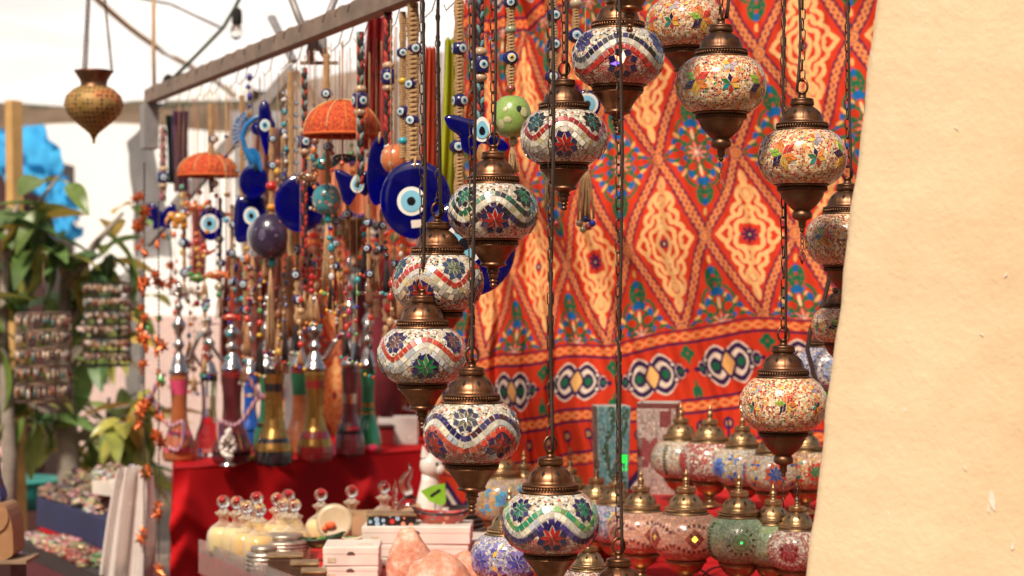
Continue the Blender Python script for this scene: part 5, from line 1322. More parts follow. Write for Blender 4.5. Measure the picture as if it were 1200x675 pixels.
# flat glass pieces
def outline(pts,n=4):
    # smooth closed outline through the points (Catmull-Rom)
    out=[];m_=len(pts)
    for i in range(m_):
        p0,p1,p2,p3=[Vector((*pts[(i+k-1)%m_],0)) for k in range(4)]
        for j in range(n):
            t=j/n; q=.5*((2*p1)+(p2-p0)*t+(2*p0-5*p1+4*p2-p3)*t*t+(3*p1-p0-3*p2+p3)*t**3); out.append((q.x,q.y))
    return out
def slab(pts,th,m_,parent,name,col=(1,1,1)):
    n=len(pts); cx=sum(p[0] for p in pts)/n; cz=sum(p[1] for p in pts)/n
    mb=MB(); vs=[];fs=[]
    lay=[(.0,-th*.62),(.55,-th*.58),(.86,-th*.42),(.97,-th*.2),(1,0),(.97,th*.2),(.8,th*.4),(.0,th*.45)]
    for k,y in lay:
        for x,z in pts: vs.append((cx+(x-cx)*k,y,cz+(z-cz)*k))
    for k in range(len(lay)-1):
        for i in range(n): a=k*n+i; b_=k*n+(i+1)%n; fs.append((a,a+n,b_+n,b_))
    mb.add(vs,fs,0,col); return mb.obj(name,m_,parent)
def disc_amulet(label,px,py,rx,ry,ey,Y=None,tilt=0,hole=True,sticker=False,yaw=0,name='evil_eye_disc'):
    Y=Y or bar_Y(px); s=Y/FPX; o=thing(name,label,'amulet',P(px,py,Y),yaw,'cobalt glass evil eye amulets'); o.rotation_euler=(0,tilt,yaw)
    slab([(rx*s*math.cos(2*PI*i/40),ry*s*math.sin(2*PI*i/40)) for i in range(40)],min(rx,ry)*s*.20,M_blue,o,'glass_disc')
    if ey:
        ex,ez,er=ey[:3]; rzz=ey[3] if len(ey)>3 else er; mb=MB(); th=min(rx,ry)*s*.20*.62
        for q,c,dy in ((1,EW,0),(.74,LB,-.0012),(.30,K,-.0024)): mb.disc((ex*s,-th-.0012+dy,ez*s),er*q*s,rzz*q*s,0,c,30,dome=.0008)
        mb.obj('painted_eye',M_eye,o)
    if sticker: mb=MB(); mb.box((-7*s,-min(rx,ry)*s*.13-.0012,-31*s),(6*s,-min(rx,ry)*s*.13,-22*s),M=Ry(-.1)@T(0,0,-2*s)); mb.obj('price_sticker',M_card,o)
    mb=MB(); mb.tube([(0,-.004,ry*s*.80),(0,-.006,ry*s*.95),(0,0,ry*s*1.08),(0,.004,ry*s*.95),(0,.004,ry*s*.8)],1.6*s,6,closed=True); mb.obj('cord_loop',M_jute,o)
    return o
disc_amulet('large round cobalt glass eye disc with a white price sticker',487,234,42,46,(-4,-2,17),sticker=True,yaw=-.1)
disc_amulet('largest cobalt eye disc, mostly hidden behind the dark green wave lantern',549,290,56,58,(-6,4,24),Y=3.35,yaw=.15)
disc_amulet('plain cobalt glass disc behind the carved bead strand',352,238,30,34,None,yaw=.1)
disc_amulet('tall narrow cobalt oval hanging edge on behind the red braided strand',443,200,13,41,None,tilt=.05)
disc_amulet('small oval cobalt eye disc at the end of the pale eyed jute strand',247,262,14,20,(-1,0,11))
disc_amulet('round plain cobalt disc above the square eye amulet',297,213,17,20,None)
disc_amulet('pale turquoise and orange eye disc peeking out behind the lit lantern',688,122,16,17,(0,0,13),Y=3.55)
def shape_amulet(label,px,py,pts,eyep=None,Y=None,name='shaped_amulet',m_=None,col=(1,1,1),cat='amulet',th=5,pe=None,sm_=True,grp='cobalt glass evil eye amulets'):
    Y=Y or bar_Y(px); s=Y/FPX; o=thing(name,label,cat,P(px,py,Y),0,grp)
    pp=[(x*s,-zz*s) for x,zz in pts]; pp=outline(pp) if sm_ else pp
    slab(pp,th*s,m_ or M_blue,o,'glass_shape' if m_ is None else 'carved_shape',col)
    if eyep:
        ex,ez,er=eyep; mb=MB(); T_=th*s*.62+.0012
        for q,c,dy in ((1,EW,0),(.70,LB,-.0012),(.33,K,-.0024)):
            # tear shaped eye
            n=24; ps=[]
            for i in range(n):
                a=2*PI*i/n; r=er*q*(1+.35*max(0,math.sin(a))**6*(pe or 0)); ps.append((ex*s+r*math.cos(a)*s,-T_+dy,-ez*s+r*1.15*math.sin(a)*s))
            mb.poly(ps,0,c)
        mb.obj('painted_eye',M_eye,o)
    return o
shape_amulet('navy glass star shaped amulet with a drop shaped eye, above the green wave lantern',556,152,[(-35,-15),(-22,-17),(-4,-12),(10,-13),(14,0),(36,14),(40,22),(30,25),(8,16),(0,30),(-14,24),(-18,8),(-30,-2)],(9,2,11),Y=3.2,pe=1)
shape_amulet('navy glass butterfly amulet with a drop shaped eye beside the big disc',414,220,[(-22,-20),(-10,-19),(2,-13),(16,-20),(24,-16),(22,0),(14,10),(6,6),(-4,20),(-12,16),(-16,2)],(5,-3,8),pe=1)
shape_amulet('square cobalt glass amulet with a pale round eye, under the plain disc',293,257,[(-17,-22),(0,-26),(17,-22),(17,24),(0,25),(-17,24)],(2,-4,9))
shape_amulet('small cobalt butterfly amulet among the orange star garlands',190,254,[(-17,-14),(-8,-15),(0,-6),(9,-15),(17,-13),(16,0),(9,5),(10,14),(0,12),(-10,15),(-11,5),(-17,2)],None)
shape_amulet('navy glass bow amulet with an eye next to the blue peacock comb',311,147,[(-7,-24),(2,-28),(8,-10),(12,0),(8,8),(6,28),(0,34),(-6,14),(-10,4),(-8,-6)],(0,0,6))
# peacock comb ornament
MTQ=mat('turquoise_enamel',(.01,.16,.42),.3,var=.25,coat=.5,scale=60)
Y=bar_Y(297); s=Y/FPX; o=thing('comb_amulet','bright blue enamelled crescent amulet with comb teeth and a cobalt ball','amulet',P(297,170,Y))
mb=MB(); mb.tube([(8*s,0,42*s),(9*s,0,34*s),(2*s,0,32*s),(-8*s,0,24*s),(-13*s,0,10*s),(-10*s,0,-4*s),(-2*s,0,-14*s),(4*s,0,-30*s)],[2*s,2.2*s,2.5*s,3*s,3*s,3.4*s,6*s,4*s],8)
for i in range(9):
    a=PI*.62+i*.19; mb.tube([(-1*s+13*s*math.cos(a),0,14*s+16*s*math.sin(a)),(-1*s+21*s*math.cos(a+.1),0,14*s+25*s*math.sin(a+.1))],1.2*s,6)
    mb.sphere((-1*s+22*s*math.cos(a+.1),0,14*s+26*s*math.sin(a+.1)),1.9*s,seg=8,rings=6)
mb.prism(outline([(-4*s,-4*s),(4*s,-6*s),(9*s,-16*s),(10*s,-34*s),(2*s,-36*s),(-6*s,-22*s)]),-.003,.003); mb.obj('enamel_comb',MTQ,o)
mb=MB(); mb.sphere((5*s,-.002,19*s),8*s); mb.obj('glass_ball',M_blue,o)
# parasols
def parasol(label,px,ptop,wpx,hpx,Y=None,n=12):
    Y=Y or bar_Y(px); s=Y/FPX; R=wpx/2*s; H=hpx*s; o=thing('bead_parasol',label,'ornament',P(px,ptop,Y),.2,'orange felt parasols')
    zb=BZ-.03-o.location.z; cord_(o,zb,0,.0010,'hanging_thread')
    mb=MB(); pr=[(R*math.sin(a),H*.80*(math.cos(a)-1)) for a in [PI/2*k/12+.0001 for k in range(13)]]; pr=pr+[(R*1.0,-H*.88),(R*1.02,-H*.93),(R*.97,-H*.95),(R*.9,-H*.84)]+[(R*.94*math.sin(a),-H*.05+H*.78*(math.cos(a)-1)) for a in [PI/2*k/10+.0001 for k in range(10,-1,-1)]]
    mb.lathe([(r,zz) for r,zz in pr][::-1],48,mod=lambda a,zz:1+.012*math.cos(n*a)); mb.obj('dome',M_felt,o)
    mb=MB()
    for i in range(n):
        a=2*PI*i/n; mb.tube([(R*1.012*math.sin(b)*math.cos(a),R*1.012*math.sin(b)*math.sin(a),H*.80*(math.cos(b)-1)+.0008) for b in [PI/2*k/10 for k in range(11)]],.0011,4,0,(.72,.26,.03) if i%2 else (.75,.55,.25))
    mb.obj('stitching',M_cloth,o)
    mb=MB(); rr=random.Random(4)
    mb.tube([(R*1.02*math.cos(a),R*1.02*math.sin(a),-H*.90) for a in [2*PI*i/40 for i in range(40)]],.0028,5,0,(.62,.12,.02),closed=True); mb.obj('hem',M_cloth,o)
    for i in range(6):
        a=2*PI*i/6+.4; r=R*(.30+.25*(i%3)); x,y=r*math.cos(a),r*math.sin(a); l=rr.uniform(60,110)*s
        mb=MB(); mb.tube([(x,y,-H*.4),(x,y,-H-l*.6)],.0009,4,0,(.6,.25,.2)); 
        mb.sphere((x,y,-H-l*.28),3*s,0,(.65,.1,.03)); mb.sphere((x,y,-H-l*.6),2.6*s,0,rr.choice([(.65,.2,.03),(.05,.3,.3),(.5,.03,.03)])); mb.obj('bead_string',M_bead,o)
    return o
m,nt,b=newmat('orange_felt'); L=nt.links; tc=N(nt,'ShaderNodeTexCoord'); no=N(nt,'ShaderNodeTexNoise',Scale=180.0,Detail=4.0); L.new(tc.outputs['Object'],no.inputs['Vector'])
r=ramp(nt,[(.35,(.30,.03,.012)),(.6,(.62,.09,.02)),(.75,(.75,.22,.05))]); L.new(no.outputs['Fac'],r.inputs[0]); L.new(r.outputs[0],b.inputs['Base Color']); setp(b,Roughness=.9)
bp=N(nt,'ShaderNodeBump',Strength=.8,Distance=.002); L.new(no.outputs['Fac'],bp.inputs['Height']); L.new(bp.outputs[0],b.inputs['Normal']); M_felt=m
parasol('large orange felt parasol ornament with beaded strings below',401,117,89,46)
parasol('small orange felt parasol ornament at the far end of the bar',244,179,70,30)
# balls
def painted_ball(label,px,py,rx,rz_,cols,Y=None,tas=None,top=None):
    Y=Y or bar_Y(px); s=Y/FPX; o=thing('ceramic_ball',label,'ornament',P(px,py,Y),0,'painted ceramic balls on cords')
    zb=BZ-.03-o.location.z
    if zb>0: cord_(o,min(zb,.25),rz_*s,.0012,'hanging_thread')
    me=MB(); me.lathe([(rx*s*abs(math.sin(PI*k/16))**.75+1e-5,-rz_*s*math.cos(PI*k/16)) for k in range(17)],28,0,cols[0])
    rr=random.Random(int(px))
    for i in range(26):
        a=rr.uniform(0,2*PI); e=rr.uniform(-.9,.9); c=rr.choice(cols[1:]); q=rr.uniform(.10,.22)
        me.disc((0,-1.0,0),q,q*rr.uniform(.6,1.4),0,c,10,M=S(rx*s*1.012,rx*s*1.012,rz_*s*1.0)@Rz(a)@Rx(e)@T(0,0,0),dome=.03)
    me.obj('ball_body',M_bead,o)
    if top: mb=MB(); mb.lathe([(rx*s*.95*math.cos(b)+1e-5,rz_*s*1.03*math.sin(b)) for b in [.25+k*(PI/2-.25)/8 for k in range(9)]],24,0,top); mb.obj('coral_cap',M_bead,o)
    if tas:
        mb=MB(); mb.sphere((2*s,0,-rz_*s-4*s),5.5*s,0,tas[1]); mb.obj('bead',M_bead,o)
        tassel(o,-rz_*s-8*s,-tas[0]*s,13*s,10,(.50,.30,.15),tas[2] if len(tas)>2 else None,int(px))
    return o
painted_ball('green painted ceramic ball with flowers, hanging before the large printed cloth',600,137,23,25,[(.28,.42,.10),(.55,.06,.04),(.10,.15,.35),(.35,.08,.06),(.6,.55,.3),(.02,.04,.03)],Y=3.3,tas=(68,(.45,.33,.18)))
painted_ball('turquoise painted ball with a coral dotted cap and long jute tassel',383,234,17,18,[(.05,.24,.27),(.55,.12,.08),(.6,.5,.4),(.4,.1,.08)],tas=(112,(.02,.35,.38),[(.72,.45,.03),(.10,.30,.15),(.72,.45,.03),(.75,.28,.03)]),top=(.68,.16,.09))
painted_ball('orange dotted ceramic ball above the big blue disc',463,186,17,17,[(.65,.20,.07),(.75,.5,.3),(.7,.3,.15)],tas=(60,(.5,.3,.14)))
painted_ball('dark violet glazed ball with an orange centred eye on its side',317,277,24,27,[(.035,.02,.05),(.05,.03,.07),(.10,.08,.14)],tas=(140,(.02,.33,.36),[(.3,.02,.03),(.03,.03,.2),(.3,.02,.03),(.5,.35,.1)]))
Y=bar_Y(300)-.03; s=Y/FPX; o=thing('side_eye','tilted oval eye plaque with orange centre stuck on the violet ball','amulet',P(299,277,Y),.9); mb=MB()
for q,c,dy in ((1,EW,0),(.85,(.05,.22,.30),-.001),(.5,(.75,.40,.05),-.002)): mb.disc((0,dy,0),13*s*q,18*s*q,0,c,24,dome=.003)
mb.obj('plaque',M_eye,o); mb=MB(); mb.box((8*s,-.012,2*s),(20*s,-.010,9*s),M=Ry(.3)); mb.obj('paper_tag',M_card,o)
# bronze goblet with blue stones
Y=6.0; s=Y/FPX; o=thing('bronze_goblet','dark bronze goblet heaped with blue glass stones behind the discs','goblet',P(415,312,Y)); 
mb=MB(); mb.lathe([(r*s,zz*s) for r,zz in [(.1,0),(9,0),(9,4),(4,10),(6,18),(12,26),(15,40),(19,52),(21,56),(19,57),(12,48),(.1,46)]],32); mb.obj('cup',M_dbronze,o)
mb=MB(); rr=random.Random(1)
for i in range(40):
    a=rr.uniform(0,6.3); r_=rr.uniform(0,15)*s; mb.sphere((r_*math.cos(a),r_*math.sin(a),57*s+rr.uniform(-3,4)*s-.15*r_),2.8*s,seg=8,rings=6)
mb.obj('glass_stones',M_blue,o); mb=MB(); mb.lathe([(.001,-42*s),(8*s,-42*s),(8*s,-2*s),(.001,-2*s)],16); mb.obj('stand',mat('dark_green_stand',(.02,.06,.05),.4),o)
mb=MB(); mb.tube([(0,0,-42*s),(0,0,ZB-o.location.z)],.006,8); mb.obj('stand_rod',M_chain,o)
# beaded figure amulet with elephants etc.
def animal(label,px,py,kind,col,size,Y=None,cat='ornament'):
    Y=Y or bar_Y(px); s=Y/FPX*size; o=thing(kind+'_ornament',label,cat,P(px,py,Y),0,'small painted animal ornaments')
    zb=BZ-.03-o.location.z; 
    mb=MB(); mb.tube([(0,0,zb),(0,0,0)],.0008,4,0,(.5,.2,.1)); mb.obj('hanging_thread',M_cloth,o)
    mb=MB()
    if kind=='elephant':
        mb.sphere((0,0,0),1*s*8,0,col,14,9,sc=(1.25,.6,.85)); mb.sphere((-9*s,0,3*s),5*s,0,col); mb.tube([(-12*s,0,2*s),(-15*s,0,-3*s),(-15*s,0,-9*s)],[2.2*s,1.8*s,1.1*s],7,0,col)
        for x in (-6,-2,4,8): mb.tube([(x*s,(x%3-1)*s,-3*s),(x*s,(x%3-1)*s,-12*s)],2*s,7,0,col)
        mb.sphere((-7*s,-3*s,3*s),4*s,0,tuple(q*.7 for q in col),10,7,sc=(.7,.3,1))
    elif kind=='fish':
        mb.sphere((0,0,0),9*s,0,col,14,9,sc=(1.3,.4,.6)); mb.prism([(9*s,0),(16*s,6*s),(14*s,0),(16*s,-6*s)],-.002,.002,0,col); mb.sphere((-7*s,-2.5*s,1.5*s),1.3*s,0,K)
    else:
        mb.sphere((0,0,0),8*s,0,col,14,9,sc=(1.2,.5,.7)); mb.sphere((-8*s,0,5*s),4*s,0,col); mb.lathe([(1.3*s,0),(.1*s,5*s)],6,0,(.7,.4,.05),M=T(-11*s,0,5*s)@Ry(-PI/2)); mb.prism([(5*s,0),(17*s,7*s),(18*s,3*s),(8*s,-4*s)],-.002,.002,0,tuple(min(q*1.3,.9) for q in col)); mb.prism([(-3*s,2*s),(2*s,11*s),(6*s,1*s)],-.004,.004,0,tuple(q*.8 for q in col))
    mb.obj('body',M_bead,o)
    mb=MB()
    for i in range(5): mb.sphere(((i-2)*3.0*s,-5*s*.9,(i%2)*2*s),1.3*s,0,[(.7,.5,.1),(.05,.3,.3),(.7,.1,.05)][i%3],8,6)
    mb.obj('painted_dots',M_bead,o); return o
animal('orange elephant ornament left of the oval eye disc',210,256,'elephant',(.72,.30,.04),1.0)
animal('orange bird ornament above the orange elephant',227,243,'bird',(.70,.16,.03),.9)
animal('teal bird ornament with gold dots under the large parasol',379,192,'bird',(.02,.22,.24),1.3)
animal('green bird ornament on a beaded string low at the bar end',231,326,'bird',(.08,.28,.05),.9)
animal('orange fish ornament below the oval eye disc',253,322,'fish',(.70,.17,.05),1.0)
animal('brown elephant ornament over the plain cobalt disc',362,208,'elephant',(.20,.09,.05),.9,Y=bar_Y(362)-.06)
animal('red bird ornament between the green bird and the fish',240,296,'bird',(.62,.06,.03),.7)
animal('dark blue fish ornament on the right of the carved strands',402,186,'fish',(.02,.05,.12),1.1)
animal('red fish ornament hanging above the maroon water pipe',270,372,'fish',(.60,.03,.02),.8)
# generic strands of the crowded middle
GS='beaded strands in the crowded row'
rb=[(.55,.03,.02),(.03,.35,.38),(.7,.42,.03),(.02,.03,.3),(.65,.2,.04),(.6,.5,.4),(.1,.3,.08)]
def mixed(label,px,p0,p1,n,seed,cols,end=None,w=5,Y=None,r=(2,4)):
    rr=random.Random(seed); Y=Y or bar_Y(px)+.15; s=Y/FPX; o=thing('bead_strand',label,'strand',P(px,p0,Y),0,GS)
    zb=BZ-.03-o.location.z
    if zb>.005: cord_(o,zb,0,.0008,'hanging_thread')
    cord_(o,0,-(p1-p0)*s,.0010,'thread')
    for i in range(n):
        z=-(i+.5)/n*(p1-p0)*s; q=rr.uniform(*r)*s; mb=MB(); mb.sphere((rr.uniform(-1.5,1.5)*s,0,z),q,0,rr.choice(cols),10,7,sc=(1,1,rr.uniform(.7,1.4))); mb.obj('bead',M_bead,o)
    if end: tassel(o,-(p1-p0)*s,-(p1-p0+end)*s,w*2*s,9,rr.choice([(.5,.3,.14),(.45,.22,.1),(.03,.02,.02)]),[rr.choice(rb) for _ in range(3)],seed)
    return o
navyc=[(.02,.02,.28),(.02,.02,.2),(.6,.55,.5),(.03,.25,.3)]
warm=[(.65,.16,.03),(.55,.04,.02),(.7,.4,.05),(.3,.1,.04)]
DATA=[(276,255,372,9,navyc,0,'navy and turquoise beads on a string ending above the maroon pipe'),(268,330,440,8,navyc,0,'dark eye beads dropping in front of the blue water pipe'),(232,270,360,10,warm,0,'small orange and red beads beneath the orange bird'),(222,280,400,9,rb,30,'mixed colour beads ending in a tassel by the amber pipe'),
(290,285,380,8,warm,40,'amber beads and tassel below the square eye amulet'),(305,300,400,7,rb,40,'few mixed beads and tassel left of the violet ball'),(334,300,380,9,[(.5,.3,.14),(.1,.1,.2),(.5,.45,.4)],45,'jute coloured beads and fringe right of the violet ball'),(347,285,375,10,[(.5,.3,.14),(.55,.35,.2)],40,'tan wooden beads and fringe under the plain cobalt disc'),
(357,300,340,6,[(.55,.02,.02),(.02,.02,.02)],45,'red and black beads with a dark tassel next to the yellow beads'),(364,295,345,6,[(.55,.02,.02),(.02,.02,.02),(.05,.2,.4)],35,'red black and blue beads above the tall steel stem'),(371,300,350,5,[(.5,.02,.02),(.5,.3,.15)],30,'brown and red beads beside the turquoise ball tassel'),
(398,262,330,7,rb,30,'mixed beads hanging left of the bronze goblet'),(427,258,285,4,[(.03,.3,.4),(.5,.02,.02)],38,'turquoise and red beads over a dark tassel beside the goblet'),(441,262,300,4,[(.03,.3,.4),(.5,.02,.02),(.02,.02,.02)],42,'turquoise bead and two red ones above a black tassel'),(453,270,305,4,[(.5,.02,.02),(.02,.02,.02)],40,'black and red beads above the longest black tassel'),
(470,285,320,4,[(.5,.3,.14),(.6,.5,.4),(.02,.03,.3)],60,'pale wooden beads and jute fringe below the big disc'),(206,300,420,10,[(.6,.5,.45),(.4,.3,.25),(.55,.1,.05)],0,'pale shell beads above the amber water pipe'),(214,215,300,9,[(.6,.1,.04),(.65,.45,.1),(.1,.3,.2)],0,'small bright beads left of the small parasol strings'),
(256,275,350,8,[(.1,.3,.1),(.02,.05,.3),(.6,.5,.3)],0,'green and navy beads directly under the oval eye disc'),(326,330,420,6,warm,0,'amber beads right of the violet ball tassel'),(310,210,300,6,navyc,30,'navy beads between the square amulet and the white strand'),(410,330,400,5,[(.55,.03,.04),(.6,.05,.15)],0,'crimson beads in front of the maroon fabric roll')]
for i,(px,p0,p1,n,cl_,en,lb) in enumerate(DATA): mixed(lb,px,p0,p1,n,i*7+1,cl_,en)
for i,(px,p0,p1,wd,lb) in enumerate(((340,296,400,26,'thick jute fringe with tiny beads hanging behind the violet ball'),(330,350,440,16,'narrow jute fringe beside the grey square post'),(475,300,372,18,'short jute fringe below the large sticker disc'),(296,300,360,14,'brown thread fringe under the square eye amulet'),(398,345,400,12,'brown thread fringe below the yellow beads'))):
    Y=bar_Y(px)+.25; s=Y/FPX; o=thing('jute_fringe',lb,'fringe',P(px,p0,Y),0,'jute fringes'); cord_(o,BZ-.03-o.location.z,0,.0016,'hanging_thread'); tassel(o,0,-(p1-p0)*s,wd*s,26,(.46,.24,.11),None,i+3)
    mb=MB(); rr=random.Random(i)
    for k in range(16): mb.sphere((rr.uniform(-.4,.4)*wd*s,-.012,-rr.uniform(.2,.95)*(p1-p0)*s),1.8*s,0,rr.choice([(.03,.03,.2),(.6,.5,.45),(.4,.05,.04)]),8,6)
    mb.obj('tiny_beads',M_bead,o)
# turned wooden spindle strings
M_spin=mat('pale_turned_wood',(.58,.36,.18),.5,var=.25,scale=60)
for i,(px,p0,ln) in enumerate(((441,300,75),(452,318,95),(463,345,90))):
    Y=bar_Y(px)+.5; s=Y/FPX; o=thing('spindle_strand',['first string of turned pale wooden spindles, beside the goblet','middle string of turned pale wooden spindles with red pompoms','lowest string of turned pale wooden spindles beside the lanterns'][i],'strand',P(px,p0,Y),0,'strings of turned wooden spindles')
    cord_(o,BZ-.03-o.location.z,0,.001,'hanging_thread')
    for k in range(3):
        z0=-k*ln/3*s; q=ln/3*s*.9; mb=MB(); mb.lathe([(.001,z0-q),(2.5*s,z0-q),(4.5*s,z0-q*.85),(2.4*s,z0-q*.72),(5.2*s,z0-q*.5),(2.4*s,z0-q*.28),(4.2*s,z0-q*.15),(2.2*s,z0),(.001,z0)][::1],14); mb.obj('spindle',M_spin,o)
    mb=MB(); mb.sphere((4*s,-.01,-ln*.45*s),6*s,0,(.55,.03,.03)); mb.obj('pompom',M_cloth,o)
# orange star garlands at the far end
M_foil=mat('copper_foil',(.62,.13,.03),.28,metal=.55,var=.5,scale=90,bump=.4)
M_foil2=mat('green_foil',(.05,.20,.05),.3,metal=.4,var=.4,scale=80)
def star3(mb,c,R,rot,mat_=0):
    n=6; vs=[(0,-R*.28,0),(0,R*.28,0)]
    for i in range(2*n): r=R if i%2==0 else R*.42; a=PI*i/n; vs.append((r*math.cos(a),0,r*math.sin(a)))
    fs=[]
    for i in range(2*n): fs.append((0,2+i,2+(i+1)%(2*n))); fs.append((1,2+(i+1)%(2*n),2+i))
    mb.add(vs,fs,mat_,(1,1,1),False,T(*c)@Rz(rot[0])@Ry(rot[1]))
def garland(label,px,p0,p1,ps,Y,seed):
    rr=random.Random(seed); s=Y/FPX; o=thing('star_garland',label,'garland',P(px,p0,Y),0,'garlands of copper foil stars')
    mb=MB(); mb.tube([(0.001*math.sin(i),0,-(p1-p0)*s*i/30) for i in range(31)],.0013,5); 
    for i in range(int((p1-p0)/5)): mb.sphere((0,0,-(i+.5)*5*s),.0028,0,seg=6,rings=5)
    mb.obj('beaded_thread',M_cord,o)
    for py,n,r_ in ps:
        for k in range(n):
            mb=MB(); star3(mb,(rr.uniform(-1,1)*5*s*(n>1),rr.uniform(-1,1)*6*s*(n>1),-(py-p0+rr.uniform(-9,9)*(n>1))*s),r_*s*rr.uniform(.75,1.1),(rr.uniform(-1.2,1.2),rr.uniform(0,1)),0 if rr.random()<.86 else 1); mb.obj('foil_star',[M_foil,M_foil2],o)
garland('copper star garland that ends lowest beside the plastic sheet',169,190,680,[(255,3,10),(300,2,8),(330,5,10),(352,2,7),(380,3,8),(402,4,9),(430,3,8),(474,6,11),(500,2,8),(547,4,13),(627,2,11)],5.05,1)
garland('copper star garland with green tipped stars, nearer the red cloth',186,235,676,[(285,2,8),(325,4,10),(365,2,7),(405,4,9),(445,3,9),(485,3,9),(511,5,11),(600,2,11),(668,1,15)],5.0,2)
garland('short copper star garland behind the cobalt butterfly amulet',161,225,300,[(235,2,8),(262,3,10),(290,2,8)],5.6,3)
garland('short copper star garland above the pale shell beads',200,268,345,[(280,2,7),(305,2,7),(333,3,8)],5.4,4)

# scarves
def scarf(label,px0,px1,p0,p1,Y,m_,seed,folds=4,taper=.0,name='hanging_scarf',wob=.02):
    s=Y/FPX; W=(px1-px0)*s; H=(p1-p0)*s; mb=MB(); vs=[];fs=[]; nx,nz=40,40
    for k in range(nz+1):
        for i in range(nx+1):
            u=i/nx; v=k/nz; w_=W*(1-taper*(1-v)); vs.append(((u-.5)*w_+.1*W*math.sin(v*3+seed)*.5,wob*math.sin(u*folds*2*PI+seed+v*2)+wob*.4*math.sin(u*folds*4.7*PI+v*4),-v*H))
    for k in range(nz):
        for i in range(nx): a=k*(nx+1)+i; fs.append((a,a+nx+1,a+nx+2,a+1))
    mb.add(vs,fs); o=mb.obj(name,m_,None,T(*P((px0+px1)/2,p0,Y))); tag(o,label,'scarf','scarves hanging at the crossbar'); return o
def trans_mat(name,c,k=.4,var=.2,sc_=8):
    m,nt,b=newmat(name); L=nt.links; tr=N(nt,'ShaderNodeBsdfTranslucent'); tc=N(nt,'ShaderNodeTexCoord'); no=N(nt,'ShaderNodeTexNoise',Scale=sc_,Detail=5.0); L.new(tc.outputs['Object'],no.inputs['Vector'])
    r=ramp(nt,[(.3,tuple(q*(1-var) for q in c)),(.7,tuple(min(.95,q*(1+var*.4)) for q in c))]); L.new(no.outputs['Fac'],r.inputs[0]); L.new(r.outputs[0],b.inputs['Base Color']); L.new(r.outputs[0],tr.inputs[0])
    ms=N(nt,'ShaderNodeMixShader'); ms.inputs[0].default_value=k; L.new(b.outputs[0],ms.inputs[1]); L.new(tr.outputs[0],ms.inputs[2]); L.new(ms.outputs[0],nt.nodes['Material Output'].inputs['Surface']); setp(b,Roughness=.8); return m
scarf('lime yellow scarf hanging behind the long lantern chains',510,548,45,300,4.2,trans_mat('lime_cloth',(.55,.58,.03)),1,3,.5)
scarf('orange and pink scarf beside the lime yellow one',490,516,55,290,4.3,trans_mat('orange_cloth',(.78,.16,.07)),2,3,.5)
scarf('dark red patterned scarf behind the braided strands',425,462,18,175,5.2,mat('patterned_red',(.35,.02,.02),.7,var=.7,scale=30),3,3,.3)
scarf('violet and pink fringed scarf left of the small parasol',204,222,130,225,6.0,mat('violet_cloth',(.20,.08,.20),.8,var=.6,scale=60),4,3)
scarf('dark green cloth strip behind the faded braided strap',196,207,135,215,6.1,mat('dark_green_cloth',(.012,.05,.035),.8),5,2)
scarf('coral red cloth hanging behind the crowded strands',330,352,250,420,6.2,mat('coral_cloth',(.60,.14,.07),.8,var=.3),6,3)
scarf('pale pink scarf behind the small orange parasol strings',222,240,240,330,6.2,mat('rose_cloth',(.55,.18,.16),.8,var=.3),7,2)
scarf('peach coloured cloth behind the turquoise ball',360,480,190,345,6.6,mat('peach_cloth',(.62,.22,.11),.8,var=.35,scale=9),8,6,wob=.03)

scarf('rust brown carpet hanging behind the violet ball and amber beads',262,338,300,450,6.7,mat('rust_carpet',(.22,.05,.03),.9,var=.7,scale=22),9,4,name='hanging_carpet')
scarf('plum coloured cloth hanging behind the square eye amulet',300,345,150,300,6.9,mat('plum_cloth',(.30,.14,.11),.9,var=.6,scale=14),10,4)
D2=[(240,235,330,8,warm,20,'orange beads with a short tassel left of the oval disc string'),(286,300,430,9,rb,20,'long mixed bead string in front of the green water pipe'),(352,345,410,5,[(.5,.3,.14),(.55,.03,.02)],20,'jute beads directly above the orange glass pipe'),(377,262,345,7,warm,25,'amber and red beads behind the turquoise ball'),(388,262,330,6,navyc,35,'navy beads with a tassel between ball and goblet'),
(405,310,390,6,warm,30,'warm beads and tassel in front of the goblet stand'),(418,320,400,5,rb,25,'mixed beads left of the wooden spindles'),(433,330,415,5,[(.02,.02,.02),(.5,.03,.02)],25,'black and red beads crossing the wooden spindles'),(458,325,400,5,[(.5,.3,.14),(.5,.03,.02)],30,'tan and red beads right of the wooden spindles'),
(227,335,440,7,[(.5,.35,.25),(.3,.1,.05)],20,'brown beads between the amber and clear pipes'),(240,330,420,7,[(.6,.5,.4),(.1,.25,.25)],20,'pale and teal beads above the clear water pipe'),(325,185,250,6,warm,20,'amber beads beside the whitish knotted strand'),(334,110,240,9,navyc,20,'navy beads next to the jute strand with tiny eyes'),(292,85,130,4,navyc,10,'tiny navy beads above the blue comb amulet'),
(369,160,225,6,warm,20,'warm beads under the left rim of the large parasol'),(412,165,205,4,rb,15,'mixed beads under the right rim of the large parasol')]
for i,(px,p0,p1,n,cl_,en,lb) in enumerate(D2): mixed(lb,px,p0,p1,n,i*11+90,cl_,en,Y=bar_Y(px)+(.35 if i%2 else -.05),r=(2,4.6))

